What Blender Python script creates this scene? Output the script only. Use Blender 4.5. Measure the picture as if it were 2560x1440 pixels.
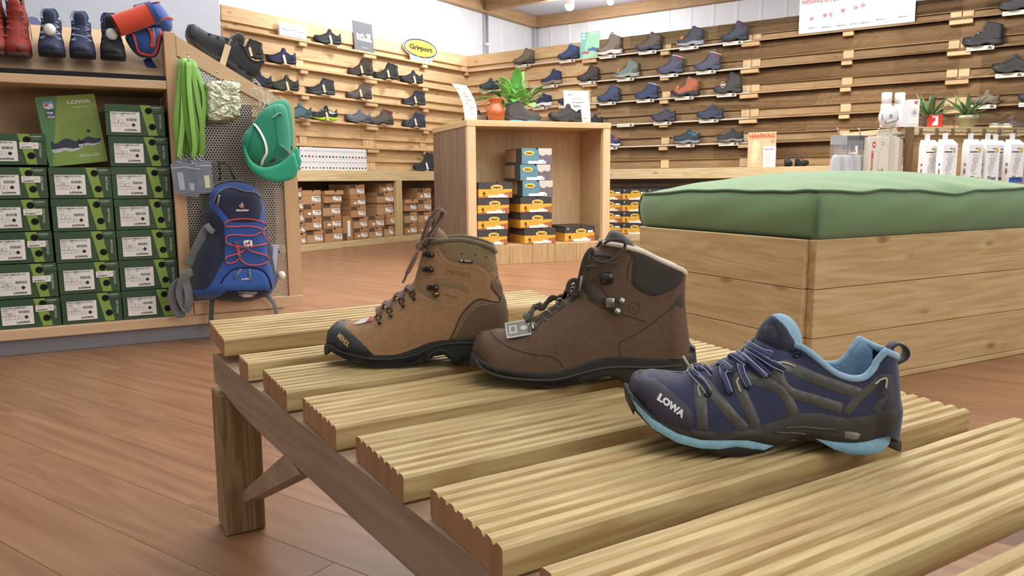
import bpy, bmesh, math, random
import numpy as np
from mathutils import Vector, Matrix
from mathutils.geometry import delaunay_2d_cdt
for o in list(bpy.data.objects): bpy.data.objects.remove(o)
SC = bpy.context.scene
COL = SC.collection
random.seed(7)
PI = math.pi
# ---------------------------------------------------------------- camera
FPX, PITCH, ROLL, HC = 1913.0, math.radians(7.97), math.radians(0.43), 0.65
cd = bpy.data.cameras.new('camera'); cam = bpy.data.objects.new('camera', cd); COL.objects.link(cam)
cd.sensor_width = 36.0; cd.lens = 36.0*FPX/2560.0; cd.clip_start = 0.02; cd.clip_end = 60
cam.location = (0, 0, HC)
cam.rotation_euler = (Matrix.Rotation(PI/2-PITCH, 3, 'X') @ Matrix.Rotation(-ROLL, 3, 'Z')).to_euler()
SC.camera = cam
# ---------------------------------------------------------------- world, lights, exposure
w = bpy.data.worlds.new('world'); SC.world = w; w.use_nodes = True
w.node_tree.nodes['Background'].inputs[0].default_value = (1.0, 0.985, 0.965, 1)
w.node_tree.nodes['Background'].inputs[1].default_value = 0.42
SC.view_settings.view_transform = 'Standard'; SC.view_settings.look = 'None'
SC.view_settings.exposure = 0.0; SC.view_settings.gamma = 1.0; SC.view_settings.use_curve_mapping = False
def area(name, loc, size, power, col=(1, .965, .92), rot=(0, 0, 0), sy=None):
    l = bpy.data.lights.new(name, 'AREA'); l.energy = power; l.color = col; l.size = size
    if sy: l.shape = 'RECTANGLE'; l.size_y = sy
    o = bpy.data.objects.new(name, l); COL.objects.link(o); o.location = loc; o.rotation_euler = rot
    return o
# ceiling light fields over the shop floor (just under the ceiling, above and outside the view)
area('ceiling_light_front', (0.5, -0.2, 2.75), 2.6, 26, sy=1.6)
area('ceiling_light_middle', (0.4, 3.4, 2.75), 3.8, 85, sy=1.8)
area('ceiling_light_rear', (0.8, 5.2, 2.75), 4.4, 150, sy=1.8)
area('ceiling_light_left', (-2.6, 4.6, 2.75), 1.6, 26, sy=2.4)
area('ceiling_light_right', (3.0, 3.4, 2.75), 2.0, 60, sy=2.4)
# unseen area light added at right front to brighten the right-hand faces
area('right_front_fill', (4.6, -1.6, 2.3), 3.0, 85, sy=2.0, rot=(Vector((.6, 2.6, .5))-Vector((4.6, -1.6, 2.3))).to_track_quat('-Z', 'Y').to_euler())
def spot(name, loc, target, power, ang=70, col=(1, .98, .95), blend=1.0, r=.12):
    l = bpy.data.lights.new(name, 'SPOT'); l.energy = power; l.spot_size = math.radians(ang); l.spot_blend = blend; l.color = col
    l.shadow_soft_size = r
    o = bpy.data.objects.new(name, l); COL.objects.link(o); o.location = loc
    o.rotation_euler = (Vector(target)-Vector(loc)).to_track_quat('-Z', 'Y').to_euler()
    return o
# ---------------------------------------------------------------- pixel rays (2560x1440) to places
_F = np.array([0, math.cos(PITCH), -math.sin(PITCH)]); _U = np.array([0, math.sin(PITCH), math.cos(PITCH)]); _R = np.array([1., 0, 0])
_C = np.array([0, 0, HC])
def ray(x, y):
    u = (x-1280)/FPX; v = (720-y)/FPX; c, s = math.cos(ROLL), math.sin(ROLL)
    return _F+_R*(u*c+v*s)+_U*(-u*s+v*c)
def onz(x, y, z):
    r = ray(x, y); return r*((z-HC)/r[2])+_C
def ony(x, y, Y):
    r = ray(x, y); return r*(Y/r[1])+_C
class Frame:
    """vertical plane: s runs along yaw (clockwise from +Y), n comes out of it towards the shop floor"""
    def __init__(s, P, yaw):
        a = math.radians(yaw); s.d = np.array([math.sin(a), math.cos(a)]); s.n = np.array([s.d[1], -s.d[0]])
        s.P = np.array(P[:2], float); s.yaw = yaw; s.rz = math.radians(90-yaw)
    def px(s, x, y, off=0):
        r = ray(x, y); P = s.P+s.n*off; Q = r*((P@s.n)/(r[:2]@s.n))+_C
        return float((Q[:2]-P)@s.d), float(Q[2])
    def at(s, a, off, z):
        q = s.P+s.d*a+s.n*off; return (float(q[0]), float(q[1]), float(z))
# ---------------------------------------------------------------- materials
def lin(h):
    if not isinstance(h, str): return tuple(h)+(1,) if len(h) == 3 else h
    h = h.lstrip('#'); c = [int(h[i:i+2], 16)/255 for i in (0, 2, 4)]
    return tuple(x/12.92 if x <= .04045 else ((x+.055)/1.055)**2.4 for x in c)+(1,)
_M = {}
def nt(name):
    m = bpy.data.materials.new(name); m.use_nodes = True
    return m, m.node_tree.nodes, m.node_tree.links, m.node_tree.nodes['Principled BSDF']
def M(col, rough=.6, kind='plain', metal=0, spec=.5, sc=1.0):
    """plain / fabric / leather / card / rubber surfaces of one colour with fine procedural grain"""
    key = (col, rough, kind, metal, spec, sc)
    if key in _M: return _M[key]
    m, N, L, b = nt(f'{kind}_{str(col).strip("#")}')
    b.inputs['Roughness'].default_value = rough; b.inputs['Metallic'].default_value = metal
    b.inputs['Specular IOR Level'].default_value = spec
    c = lin(col)
    tc = N.new('ShaderNodeTexCoord'); nz = N.new('ShaderNodeTexNoise'); L.new(tc.outputs['Object'], nz.inputs['Vector'])
    sc_, amt, bump = {'plain': (30, .06, 0), 'fabric': (420, .22, .25), 'leather': (260, .16, .12), 'card': (60, .1, .05), 'rubber': (180, .15, .1), 'suede': (120, .25, .15)}[kind]
    nz.inputs['Scale'].default_value = sc_*sc; nz.inputs['Detail'].default_value = 3
    mx = N.new('ShaderNodeMix'); mx.data_type = 'RGBA'; L.new(nz.outputs['Fac'], mx.inputs[0])
    mx.inputs[6].default_value = tuple(x*(1-amt) for x in c[:3])+(1,); mx.inputs[7].default_value = tuple(min(1, x*(1+amt)) for x in c[:3])+(1,)
    L.new(mx.outputs[2], b.inputs['Base Color'])
    if bump:
        bp = N.new('ShaderNodeBump'); bp.inputs['Strength'].default_value = bump; bp.inputs['Distance'].default_value = .002
        L.new(nz.outputs['Fac'], bp.inputs['Height']); L.new(bp.outputs['Normal'], b.inputs['Normal'])
    if kind == 'fabric': b.inputs['Sheen Weight'].default_value = .25
    _M[key] = m
    return m
def wood(name, light, dark, axis='X', gs=1.0, rough=.6, knots=.5, var=.12, knotcol='#6b4526', spec=.35, waves=.5):
    """sawn timber: grain stretched along one local axis, ring waves, a few knots, per-board variation"""
    m, N, L, b = nt(name)
    b.inputs['Roughness'].default_value = rough; b.inputs['Specular IOR Level'].default_value = spec
    tc = N.new('ShaderNodeTexCoord'); oi = N.new('ShaderNodeObjectInfo')
    mp = N.new('ShaderNodeMapping'); L.new(tc.outputs['Object'], mp.inputs['Vector'])
    k = {'X': (1, 0, 0), 'Y': (0, 1, 0), 'Z': (0, 0, 1)}[axis]
    mp.inputs['Scale'].default_value = tuple((.9 if q else 14.0)*gs for q in k)
    ad = N.new('ShaderNodeVectorMath'); ad.operation = 'ADD'; L.new(mp.outputs[0], ad.inputs[0])
    ml = N.new('ShaderNodeVectorMath'); ml.operation = 'SCALE'; ml.inputs[0].default_value = (37, 91, 53); L.new(oi.outputs['Random'], ml.inputs['Scale'])
    L.new(ml.outputs[0], ad.inputs[1])
    n1 = N.new('ShaderNodeTexNoise'); n1.inputs['Scale'].default_value = 1.3; n1.inputs['Detail'].default_value = 5; n1.inputs['Distortion'].default_value = .6; L.new(ad.outputs[0], n1.inputs['Vector'])
    wv = N.new('ShaderNodeMath'); wv.operation = 'SINE'; mu = N.new('ShaderNodeMath'); mu.operation = 'MULTIPLY'; mu.inputs[1].default_value = 42
    L.new(n1.outputs['Fac'], mu.inputs[0]); L.new(mu.outputs[0], wv.inputs[0])
    n2 = N.new('ShaderNodeTexNoise'); n2.inputs['Scale'].default_value = 5; n2.inputs['Detail'].default_value = 4; L.new(ad.outputs[0], n2.inputs['Vector'])
    a1 = N.new('ShaderNodeMath'); a1.operation = 'MULTIPLY_ADD'; a1.inputs[1].default_value = .22*waves; L.new(wv.outputs[0], a1.inputs[0]); L.new(n2.outputs['Fac'], a1.inputs[2])
    mx = N.new('ShaderNodeMix'); mx.data_type = 'RGBA'; mx.inputs[6].default_value = lin(dark); mx.inputs[7].default_value = lin(light)
    cr = N.new('ShaderNodeMapRange'); cr.inputs[1].default_value = .25; cr.inputs[2].default_value = .8; L.new(a1.outputs[0], cr.inputs[0]); L.new(cr.outputs[0], mx.inputs[0])
    out = mx.outputs[2]
    if knots:
        mp2 = N.new('ShaderNodeMapping'); L.new(tc.outputs['Object'], mp2.inputs['Vector'])
        mp2.inputs['Scale'].default_value = tuple((3.2 if q else 7.5) for q in k)
        ad2 = N.new('ShaderNodeVectorMath'); ad2.operation = 'ADD'; L.new(mp2.outputs[0], ad2.inputs[0]); L.new(ml.outputs[0], ad2.inputs[1])
        vo = N.new('ShaderNodeTexVoronoi'); vo.inputs['Scale'].default_value = 1.0; L.new(ad2.outputs[0], vo.inputs['Vector'])
        kr = N.new('ShaderNodeMapRange'); kr.inputs[1].default_value = .05; kr.inputs[2].default_value = .13; kr.inputs[3].default_value = knots; kr.inputs[4].default_value = 0; L.new(vo.outputs['Distance'], kr.inputs[0])
        mk = N.new('ShaderNodeMix'); mk.data_type = 'RGBA'; mk.inputs[7].default_value = lin(knotcol); L.new(kr.outputs[0], mk.inputs[0]); L.new(out, mk.inputs[6]); out = mk.outputs[2]
    hv = N.new('ShaderNodeHueSaturation'); mr = N.new('ShaderNodeMapRange'); mr.inputs[3].default_value = 1-var; mr.inputs[4].default_value = 1+var; L.new(oi.outputs['Random'], mr.inputs[0]); L.new(mr.outputs[0], hv.inputs['Value']); L.new(out, hv.inputs['Color'])
    L.new(hv.outputs[0], b.inputs['Base Color'])
    bp = N.new('ShaderNodeBump'); bp.inputs['Strength'].default_value = .12; bp.inputs['Distance'].default_value = .002; L.new(a1.outputs[0], bp.inputs['Height']); L.new(bp.outputs[0], b.inputs['Normal'])
    return m
def emit(name, col, s):
    m, N, L, b = nt(name); b.inputs['Base Color'].default_value = lin(col); b.inputs['Emission Color'].default_value = lin(col); b.inputs['Emission Strength'].default_value = s
    return m
def glassy(name, col, alpha, rough=.08):
    m, N, L, b = nt(name); b.inputs['Base Color'].default_value = lin(col); b.inputs['Roughness'].default_value = rough; b.inputs['Alpha'].default_value = alpha
    return m
W_SLAT = wood('pine_slat', '#d3b58b', '#bb976a', gs=1.0, knots=.55, knotcol='#6e4a2a')
W_SLATV = wood('pine_block', '#d6ba93', '#c3a177', axis='Z', knots=0)
W_BEAM = wood('pale_beam', '#d6c39c', '#bca577', knots=.5)
W_POST = wood('pale_post', '#d2bd93', '#b79d6c', axis='Z', knots=.3)
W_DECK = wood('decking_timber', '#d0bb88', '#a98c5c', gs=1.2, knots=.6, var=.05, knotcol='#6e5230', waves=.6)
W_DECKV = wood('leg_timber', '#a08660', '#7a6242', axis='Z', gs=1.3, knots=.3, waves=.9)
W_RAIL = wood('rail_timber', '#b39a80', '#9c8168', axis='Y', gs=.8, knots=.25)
W_BENCH = wood('bench_plank', '#d2b98a', '#bb9c6a', gs=.8, knots=.6, var=.05, waves=.6)
W_CUBE = wood('cube_board', '#dcc09a', '#cfae85', axis='Z', gs=.7, knots=0, var=.03)
W_CUBEH = wood('cube_board_flat', '#d8b88f', '#c4a077', axis='X', gs=.7, knots=.15, var=.03)
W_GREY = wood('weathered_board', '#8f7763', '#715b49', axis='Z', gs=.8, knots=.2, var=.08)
W_BLOCKS = wood('weathered_block', '#c4a67c', '#a98a60', axis='Z', gs=1.1, knots=.2, var=.06)
W_CAB = wood('beech_laminate', '#dcbc98', '#d3b08a', gs=.5, knots=0, var=.02, waves=.15)
W_CABV = wood('beech_laminate_upright', '#d8b48c', '#cea97f', axis='Z', gs=.5, knots=0, var=.02, waves=.15)
W_CEIL = wood('ceiling_beam', '#bb9a74', '#9f7d58', gs=.8, knots=.4)
W_FLOOR = wood('floor_plank', '#a07757', '#885f43', gs=.5, rough=.36, knots=0, var=.05, spec=.45, waves=.45)
WHITE = M('#e9e8e4', .5); PAPER = M('#efece6', .7); BLACK = M('#151516', .5); INK = M('#2a2c30', .7); CREAM = M('#e4d6b8', .7, 'card')
METAL = M('#9a9c9e', .3, metal=1); CHROME = M('#c9ccd0', .18, metal=1); DKMETAL = M('#4a4642', .3, metal=1)
# ---------------------------------------------------------------- object helpers
def link(o, parent=None):
    COL.objects.link(o)
    if parent is not None: o.parent = parent
    return o
def mesh(name, v, f, mat, parent=None, smooth=False, loc=None, rot=None):
    me = bpy.data.meshes.new(name); me.from_pydata([tuple(map(float, p)) for p in v], [], [tuple(map(int, q)) for q in f]); me.update()
    if mat is not None:
        for m_ in (mat if isinstance(mat, (list, tuple)) else [mat]): me.materials.append(m_)
    if smooth: me.polygons.foreach_set('use_smooth', [True]*len(me.polygons))
    o = link(bpy.data.objects.new(name, me), parent)
    if loc is not None: o.location = loc
    if rot is not None: o.rotation_euler = rot
    return o
def tag(o, label=None, cat=None, group=None, kind=None):
    if label: o['label'] = label
    if cat: o['category'] = cat
    if group: o['group'] = group
    if kind: o['kind'] = kind
    return o
def thing(name, label, cat, loc=(0, 0, 0), rz=0, group=None, rot=None):
    o = link(bpy.data.objects.new(name, None)); o.location = loc; o.rotation_euler = rot if rot is not None else (0, 0, rz); o.empty_display_size = .05
    return tag(o, label, cat, group)
def dup(o, parent, loc=None, name=None):
    c = o.copy(); link(c); c.parent = parent
    if loc is not None: c.location = loc
    return c
# chamfered box template
_CB = None
def cbox(x0, x1, y0, y1, z0, z1, b=.002):
    global _CB
    sg = [(i, j, k) for i in (-1, 1) for j in (-1, 1) for k in (-1, 1)]
    if _CB is None:
        idx = {}
        P = []
        for c in sg:
            for a in range(3): idx[c, a] = len(P); P.append([c[q]*(1 if q == a else .5) for q in range(3)])
        F = []
        for a in range(3):
            for s in (-1, 1):
                o = [q for q in range(3) if q != a]
                cs = []
                for (i, j) in ((-1, -1), (1, -1), (1, 1), (-1, 1)):
                    c = [0, 0, 0]; c[a] = s; c[o[0]] = i; c[o[1]] = j; cs.append(idx[tuple(c), a])
                F.append(cs)
        for a in range(3):
            for bb in range(a+1, 3):
                e = 3-a-bb
                for s in (-1, 1):
                    for t in (-1, 1):
                        q = []
                        for u in (-1, 1):
                            c = [0, 0, 0]; c[a] = s; c[bb] = t; c[e] = u; q.append((idx[tuple(c), a], idx[tuple(c), bb]))
                        F.append([q[0][0], q[1][0], q[1][1], q[0][1]])
        for c in sg: F.append([idx[c, 0], idx[c, 1], idx[c, 2]])
        G = []
        for f in F:
            p = [Vector(P[i]) for i in f]; n = (p[1]-p[0]).cross(p[2]-p[0]); ctr = sum(p, Vector())/len(p)
            G.append(f if n.dot(ctr) > 0 else f[::-1])
        _CB = (sg, G)
    cx, cy, cz = (x0+x1)/2, (y0+y1)/2, (z0+z1)/2; h = ((x1-x0)/2, (y1-y0)/2, (z1-z0)/2); b = min(b, *[abs(q)*.45 for q in h])
    V = []
    for c in sg:
        for a in range(3): V.append((cx+c[0]*(h[0]-(0 if a == 0 else b)), cy+c[1]*(h[1]-(0 if a == 1 else b)), cz+c[2]*(h[2]-(0 if a == 2 else b))))
    return V, _CB[1]
def box(name, x0, x1, y0, y1, z0, z1, mat, parent=None, b=.002, loc=None, rot=None):
    v, f = cbox(x0, x1, y0, y1, z0, z1, b); return mesh(name, v, f, mat, parent, loc=loc, rot=rot)
class MB:
    def __init__(s): s.v = []; s.f = []
    def add(s, v, f, T=None):
        k = len(s.v); s.v += [tuple(T @ Vector(p)) for p in v] if T else [tuple(p) for p in v]; s.f += [[i+k for i in q] for q in f]; return s
    def box(s, *a, **k): return s.add(*cbox(*a, **k))
    def obj(s, name, mat, parent=None, smooth=False, **k): return mesh(name, s.v, s.f, mat, parent, smooth, **k)
def cr(pts, n=8, closed=False):
    """Catmull-Rom through points"""
    P = [np.array(p, float) for p in pts]; out = []; N = len(P)
    for i in range(N if closed else N-1):
        p1, p2 = P[i], P[(i+1) % N]
        p0 = P[i-1] if (closed or i > 0) else 2*p1-p2
        p3 = P[(i+2) % N] if (closed or i+2 < N) else 2*p2-p1
        for k in range(n):
            t = k/n; out.append(.5*((2*p1)+(-p0+p2)*t+(2*p0-5*p1+4*p2-p3)*t*t+(-p0+3*p1-3*p2+p3)*t**3))
    if not closed: out.append(P[-1])
    return out
def tube(pts, r, n=6, closed=False, flat=None, up=None, taper=None):
    """round tube, or strap with half sizes (r, flat); up = direction of the flat normal"""
    P = [Vector(tuple(p)) for p in pts]; K = len(P); V = []; F = []; prev = None
    for i in range(K):
        t = (P[(i+1) % K]-P[i-1]) if closed else (P[min(i+1, K-1)]-P[max(i-1, 0)])
        t = t.normalized() if t.length > 1e-9 else Vector((1, 0, 0))
        a = Vector(up) if up is not None else (prev if prev is not None else (Vector((0, 0, 1)) if abs(t.z) < .9 else Vector((1, 0, 0))))
        a = a-t*a.dot(t)
        if a.length < 1e-6: a = Vector((1, 0, 0))-t*t.x
        a.normalize(); prev = a; b = t.cross(a); rr = r*(taper(i/(K-1)) if taper else 1)
        for k in range(n):
            an = 2*PI*k/n
            if flat is None: V.append(P[i]+a*(math.sin(an)*rr)+b*(math.cos(an)*rr))
            else:
                c_, s_ = math.cos(an), math.sin(an); e = .6
                V.append(P[i]+b*(rr*abs(c_)**e*(1 if c_ >= 0 else -1))+a*(flat*abs(s_)**e*(1 if s_ >= 0 else -1)))
    for i in range(K if closed else K-1):
        for k in range(n): F.append([i*n+k, i*n+(k+1) % n, ((i+1) % K)*n+(k+1) % n, ((i+1) % K)*n+k])
    if not closed: F.append(list(range(n))[::-1]); F.append([(K-1)*n+k for k in range(n)])
    return [tuple(p) for p in V], F
def lathe(prof, n=20, sx=1, sy=1):
    V = []; F = []
    for (r, z) in prof:
        for k in range(n): a = 2*PI*k/n; V.append((r*math.cos(a)*sx, r*math.sin(a)*sy, z))
    for i in range(len(prof)-1):
        for k in range(n): F.append([i*n+k, i*n+(k+1) % n, (i+1)*n+(k+1) % n, (i+1)*n+k])
    F.append(list(range(n))[::-1]); F.append([(len(prof)-1)*n+k for k in range(n)])
    return V, F
def prism(poly, y0, y1):
    """polygon in (x,z) given counter-clockwise seen from -y, extruded along y"""
    n = len(poly); V = [(p[0], y0, p[1]) for p in poly]+[(p[0], y1, p[1]) for p in poly]
    F = [list(range(n)), [n+i for i in range(n)][::-1]]+[[i, n+i, n+(i+1) % n, (i+1) % n] for i in range(n)]
    return V, F
# ---------------------------------------------------------------- flat drawings (print, lettering)
_T = {}
def text2d(s, bold=0.0):
    if (s, bold) in _T: return _T[s, bold]
    c = bpy.data.curves.new('lettering', 'FONT'); c.body = s; c.size = 1.0; c.offset = bold; c.resolution_u = 2; c.fill_mode = 'FRONT'
    o = bpy.data.objects.new('lettering', c); COL.objects.link(o)
    me = bpy.data.meshes.new_from_object(o.evaluated_get(bpy.context.evaluated_depsgraph_get()))
    v = np.array([(p.co.x, p.co.y) for p in me.vertices]) if len(me.vertices) else np.zeros((0, 2)); f = [list(p.vertices) for p in me.polygons]
    bpy.data.objects.remove(o); bpy.data.curves.remove(c); bpy.data.meshes.remove(me)
    if len(v): v[:, 0] -= v[:, 0].min(); v[:, 1] /= .7
    _T[s, bold] = (v, f); return v, f
class D2:
    def __init__(s): s.v = []; s.f = []
    def poly(s, pts): k = len(s.v); s.v += [tuple(p) for p in pts]; s.f.append(list(range(k, k+len(pts)))); return s
    def rect(s, x0, y0, x1, y1): return s.poly([(x0, y0), (x1, y0), (x1, y1), (x0, y1)])
    def frame(s, x0, y0, x1, y1, t): s.rect(x0, y0, x1, y0+t); s.rect(x0, y1-t, x1, y1); s.rect(x0, y0+t, x0+t, y1-t); return s.rect(x1-t, y0+t, x1, y1-t)
    def ell(s, cx, cy, rx, ry=None, n=18, rot=0):
        ry = ry or rx; c, q = math.cos(rot), math.sin(rot)
        return s.poly([(cx+rx*math.cos(a)*c-ry*math.sin(a)*q, cy+rx*math.cos(a)*q+ry*math.sin(a)*c) for a in (2*PI*i/n for i in range(n))])
    def ring(s, cx, cy, rx, ry, t, n=20, a0=0, a1=2*PI):
        for i in range(n):
            A, B = a0+(a1-a0)*i/n, a0+(a1-a0)*(i+1)/n
            s.poly([(cx+(rx-t)*math.cos(A), cy+(ry-t)*math.sin(A)), (cx+rx*math.cos(A), cy+ry*math.sin(A)), (cx+rx*math.cos(B), cy+ry*math.sin(B)), (cx+(rx-t)*math.cos(B), cy+(ry-t)*math.sin(B))])
        return s
    def text(s, t, x, y, h, w=None, rot=0, al='L', bold=0.0, slant=0):
        v, f = text2d(t, bold)
        if not len(v): return s
        W_ = v[:, 0].max(); sx = (w/W_) if w else h
        p = v*np.array([sx, h]); p[:, 0] += slant*p[:, 1]
        if al == 'C': p[:, 0] -= W_*sx/2
        c, q = math.cos(rot), math.sin(rot); k = len(s.v)
        s.v += [(x+a*c-b*q, y+a*q+b*c) for a, b in p]; s.f += [[i+k for i in g] for g in f]; return s
    def bars(s, x0, y0, x1, y1, n=14, seed=1):
        r = random.Random(seed); x = x0
        while x < x1:
            w_ = (x1-x0)/n*r.uniform(.3, .8); s.rect(x, y0, min(x+w_, x1), y1); x += w_+(x1-x0)/n*r.uniform(.3, .7)
        return s
    def obj(s, name, mat, parent, fn): return mesh(name, [fn(*p) for p in s.v], s.f, mat, parent)
def front(y, x0=0, z0=0): return lambda u, v: (x0+u, y, z0+v)
# ---------------------------------------------------------------- inflated silhouettes (shoes, bags, caps)
def resample(poly, h, closed=True):
    P = [np.array(p, float) for p in poly]; out = []
    for i in range(len(P) if closed else len(P)-1):
        a, b = P[i], P[(i+1) % len(P)]; n = max(1, int(round(np.linalg.norm(b-a)/h)))
        out += [a+(b-a)*k/n for k in range(n)]
    if not closed: out.append(P[-1])
    return np.array(out)
def dist(P, lines):
    """distance and nearest point from P (N,2) to polylines"""
    best = np.full(len(P), 1e9); near = P.copy()
    for l in lines:
        l = np.asarray(l, float)
        for a, b in zip(l[:-1], l[1:]):
            ab = b-a; t = np.clip(((P-a)@ab)/max(ab@ab, 1e-12), 0, 1); q = a+t[:, None]*ab; d = np.linalg.norm(P-q, axis=1)
            m = d < best; best[m] = d[m]; near[m] = q[m]
    return best, near
def inside(poly, P):
    p = np.asarray(poly, float); x, y = P[:, 0], P[:, 1]; c = np.zeros(len(P), bool); j = len(p)-1
    for i in range(len(p)):
        yi, yj = p[i, 1], p[j, 1]
        m = (yi > y) != (yj > y)
        c ^= m & (x < (p[j, 0]-p[i, 0])*(y-yi)/((yj-yi) if abs(yj-yi) > 1e-12 else 1e-12)+p[i, 0]); j = i
    return c
def fill(poly, h, rings=None, ringlines=None):
    """triangulated polygon with an interior point lattice (and extra rows hugging given lines)"""
    B = resample(poly, h); area2 = np.sum(B[:, 0]*np.roll(B[:, 1], -1)-np.roll(B[:, 0], -1)*B[:, 1])
    if area2 < 0: B = B[::-1]
    lo, hi = B.min(0), B.max(0); pts = []
    j = 0; y = lo[1]
    while y < hi[1]:
        xs = np.arange(lo[0]+(h/2 if j % 2 else 0), hi[0], h); pts += [(x, y) for x in xs]; y += h*.87; j += 1
    I = np.array(pts) if pts else np.zeros((0, 2))
    if len(I):
        I = I[inside(B, I)]
    if len(I):
        d, _ = dist(I, [np.vstack([B, B[:1]])]); I = I[d > h*.45]
    if rings and ringlines:
        extra = []
        for l in ringlines:
            L_ = resample(l, h, False); t = np.gradient(L_, axis=0); t /= np.maximum(np.linalg.norm(t, axis=1)[:, None], 1e-9); nn = np.stack([-t[:, 1], t[:, 0]], 1)
            for r_ in rings:
                for s_ in (1, -1):
                    q = L_+nn*r_*s_; ok = inside(B, q); dq, _ = dist(q, ringlines); extra.append(q[ok & (dq > r_*.8)])
        E_ = np.vstack(extra)
        if len(E_):
            if len(I):
                d, _ = dist(I, ringlines); I = I[d > max(rings)*1.25]
            I = np.vstack([I, E_]) if len(I) else E_
    V = [Vector(p) for p in np.vstack([B, I])] if len(I) else [Vector(p) for p in B]
    v, e, f, *_ = delaunay_2d_cdt(V, [], [list(range(len(B)))], 1, 1e-7)
    P = np.array([(p.x, p.y) for p in v]); F = []
    for q in f:
        a, b, c = P[q[0]], P[q[1]], P[q[2]]
        F.append(list(q) if (b[0]-a[0])*(c[1]-a[1])-(b[1]-a[1])*(c[0]-a[0]) > 0 else list(q)[::-1])
    return P, F
class Sil:
    """outline in the (x,z) side plane; half thickness W(x,z) swells from the closed edges over radius r"""
    def __init__(s, outline, closed, wcap, r):
        s.o = np.array(outline, float); s.c = [np.array(l, float) for l in closed]; s.wcap = wcap; s.r = r
    def W(s, P):
        P = np.asarray(P, float); d, _ = dist(P, s.c); a = np.minimum(d/s.r, 1); return s.wcap(P[:, 0], P[:, 1])*np.sqrt(np.maximum(0, 1-(1-a)**2))
    def surf(s, P, off=0., side=-1):
        P = np.array(P, float); ins = inside(s.o, P); d, nr = dist(P, s.c)
        out = (~ins)
        Q = P.copy(); dd, nn = dist(P, s.c+[np.vstack([s.o, s.o[:1]])]) if out.any() else (d, nr)
        Q[out] = nn[out]
        W_ = s.W(Q); e = 5e-4
        gx = (s.W(Q+[e, 0])-s.W(Q-[e, 0]))/(2*e); gz = (s.W(Q+[0, e])-s.W(Q-[0, e]))/(2*e)
        gx = np.clip(gx, -8, 8); gz = np.clip(gz, -8, 8); n = np.stack([-gx, np.ones(len(Q)), -gz], 1)
        edge = W_ < 1e-6
        if edge.any():
            inw = np.stack([gx[edge], gz[edge]], 1); k = np.linalg.norm(inw, axis=1, keepdims=True); k[k < 1e-9] = 1
            n[edge] = np.stack([-inw[:, 0]/k[:, 0], np.zeros(edge.sum()), -inw[:, 1]/k[:, 0]], 1)
        n /= np.maximum(np.linalg.norm(n, axis=1), 1e-9)[:, None]
        R_ = np.stack([Q[:, 0], W_, Q[:, 1]], 1)+n*(off if np.isscalar(off) else np.asarray(off)[:, None])
        R_[:, 1] *= side
        return R_
    def shell(s, name, h, mat, parent, region=None, off=0., rings=(.0006, .0022, .005), both=True):
        P, F = fill(s.o if region is None else region, h, rings, s.c)
        A = s.surf(P, off, -1); F1 = [f for f in F]
        V = [tuple(p) for p in A]; G = list(F1)
        if both:
            Wp = s.W(P); idx = []
            for i in range(len(P)):
                if Wp[i] < 1e-4 and off == 0: idx.append(i)
                else: idx.append(len(V)); V.append((A[i, 0], -A[i, 1], A[i, 2]))
            G += [[idx[i] for i in f][::-1] for f in F1]
        return mesh(name, V, G, mat, parent, True)
    def panel(s, name, poly, h, mat, parent, t=.0014, both=False, base=0.0002):
        """raised overlay: edges sit on the surface, the inside stands t proud"""
        P, F = fill(poly, h); B = resample(poly, h); d, _ = dist(P, [np.vstack([B, B[:1]])])
        off = base+t*np.clip(d/(h*.6), 0, 1); A = s.surf(P, off, -1); V = [tuple(p) for p in A]; G = list(F)
        if both: mesh(name, [(p[0], -p[1], p[2]) for p in A], [f[::-1] for f in F], mat, parent, True)
        return mesh(name, V, G, mat, parent, True)
    def line(s, name, pts, r, mat, parent, off=.0006, n=6, flat=None):
        P = np.array(cr(pts, 6)); A = s.surf(P, off); v, f = tube(A, r, n, flat=flat); return mesh(name, v, f, mat, parent, True)
    def stitches(s, name, lines, mat, parent, ln=.0022, gap=.0017, w=.0004, off=.0017):
        mb = MB()
        for l in lines:
            q = resample(cr(l, 5), ln+gap, False)
            for a, b in zip(q[:-1], q[1:]):
                t = (b-a)/max(np.linalg.norm(b-a), 1e-9); n = np.array([-t[1], t[0]]); e = a+t*ln
                A = s.surf(np.array([a-n*w, e-n*w, e+n*w, a+n*w]), off); mb.add(A, [[0, 1, 2, 3]])
        return tag(mb.obj(name, mat, parent), kind='stuff')
    def draw(s, name, d2, mat, parent, fn, off=.002):
        P = np.array([fn(*p) for p in d2.v]); return mesh(name, s.surf(P, off), d2.f, mat, parent)
    def at(s, x, z, off=0.): return s.surf(np.array([[x, z]]), off)[0]
def lerp_tab(tab):
    a = np.array(tab, float); return lambda x: np.interp(x, a[:, 0], a[:, 1])
def solid_sole(name, outline, plan, mat, parent, h=.006, rr=.004, grow=0.):
    """sole block: side outline (x,z) swept to the plan half width, edges eased"""
    o = np.array(outline, float); cl = np.vstack([o, o[:1]])
    P, F = fill(o, h, (rr*.15, rr*.6), [cl]); d, _ = dist(P, [cl]); a = np.minimum(d/rr, 1)
    W_ = np.maximum(plan(P[:, 0])+grow-rr*(1-np.sqrt(np.maximum(0, 1-(1-a)**2))), .002)
    V = [(p[0], -w_, p[1]) for p, w_ in zip(P, W_)]+[(p[0], w_, p[1]) for p, w_ in zip(P, W_)]; k = len(P)
    G = list(F)+[[i+k for i in f][::-1] for f in F]
    cnt = {}
    for f in F:
        for i in range(3): e = (f[i], f[(i+1) % 3]); cnt[e] = 1
    for (a_, b_) in list(cnt):
        if (b_, a_) not in cnt: G.append([b_, a_, a_+k, b_+k])
    return mesh(name, V, G, mat, parent, True)
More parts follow.
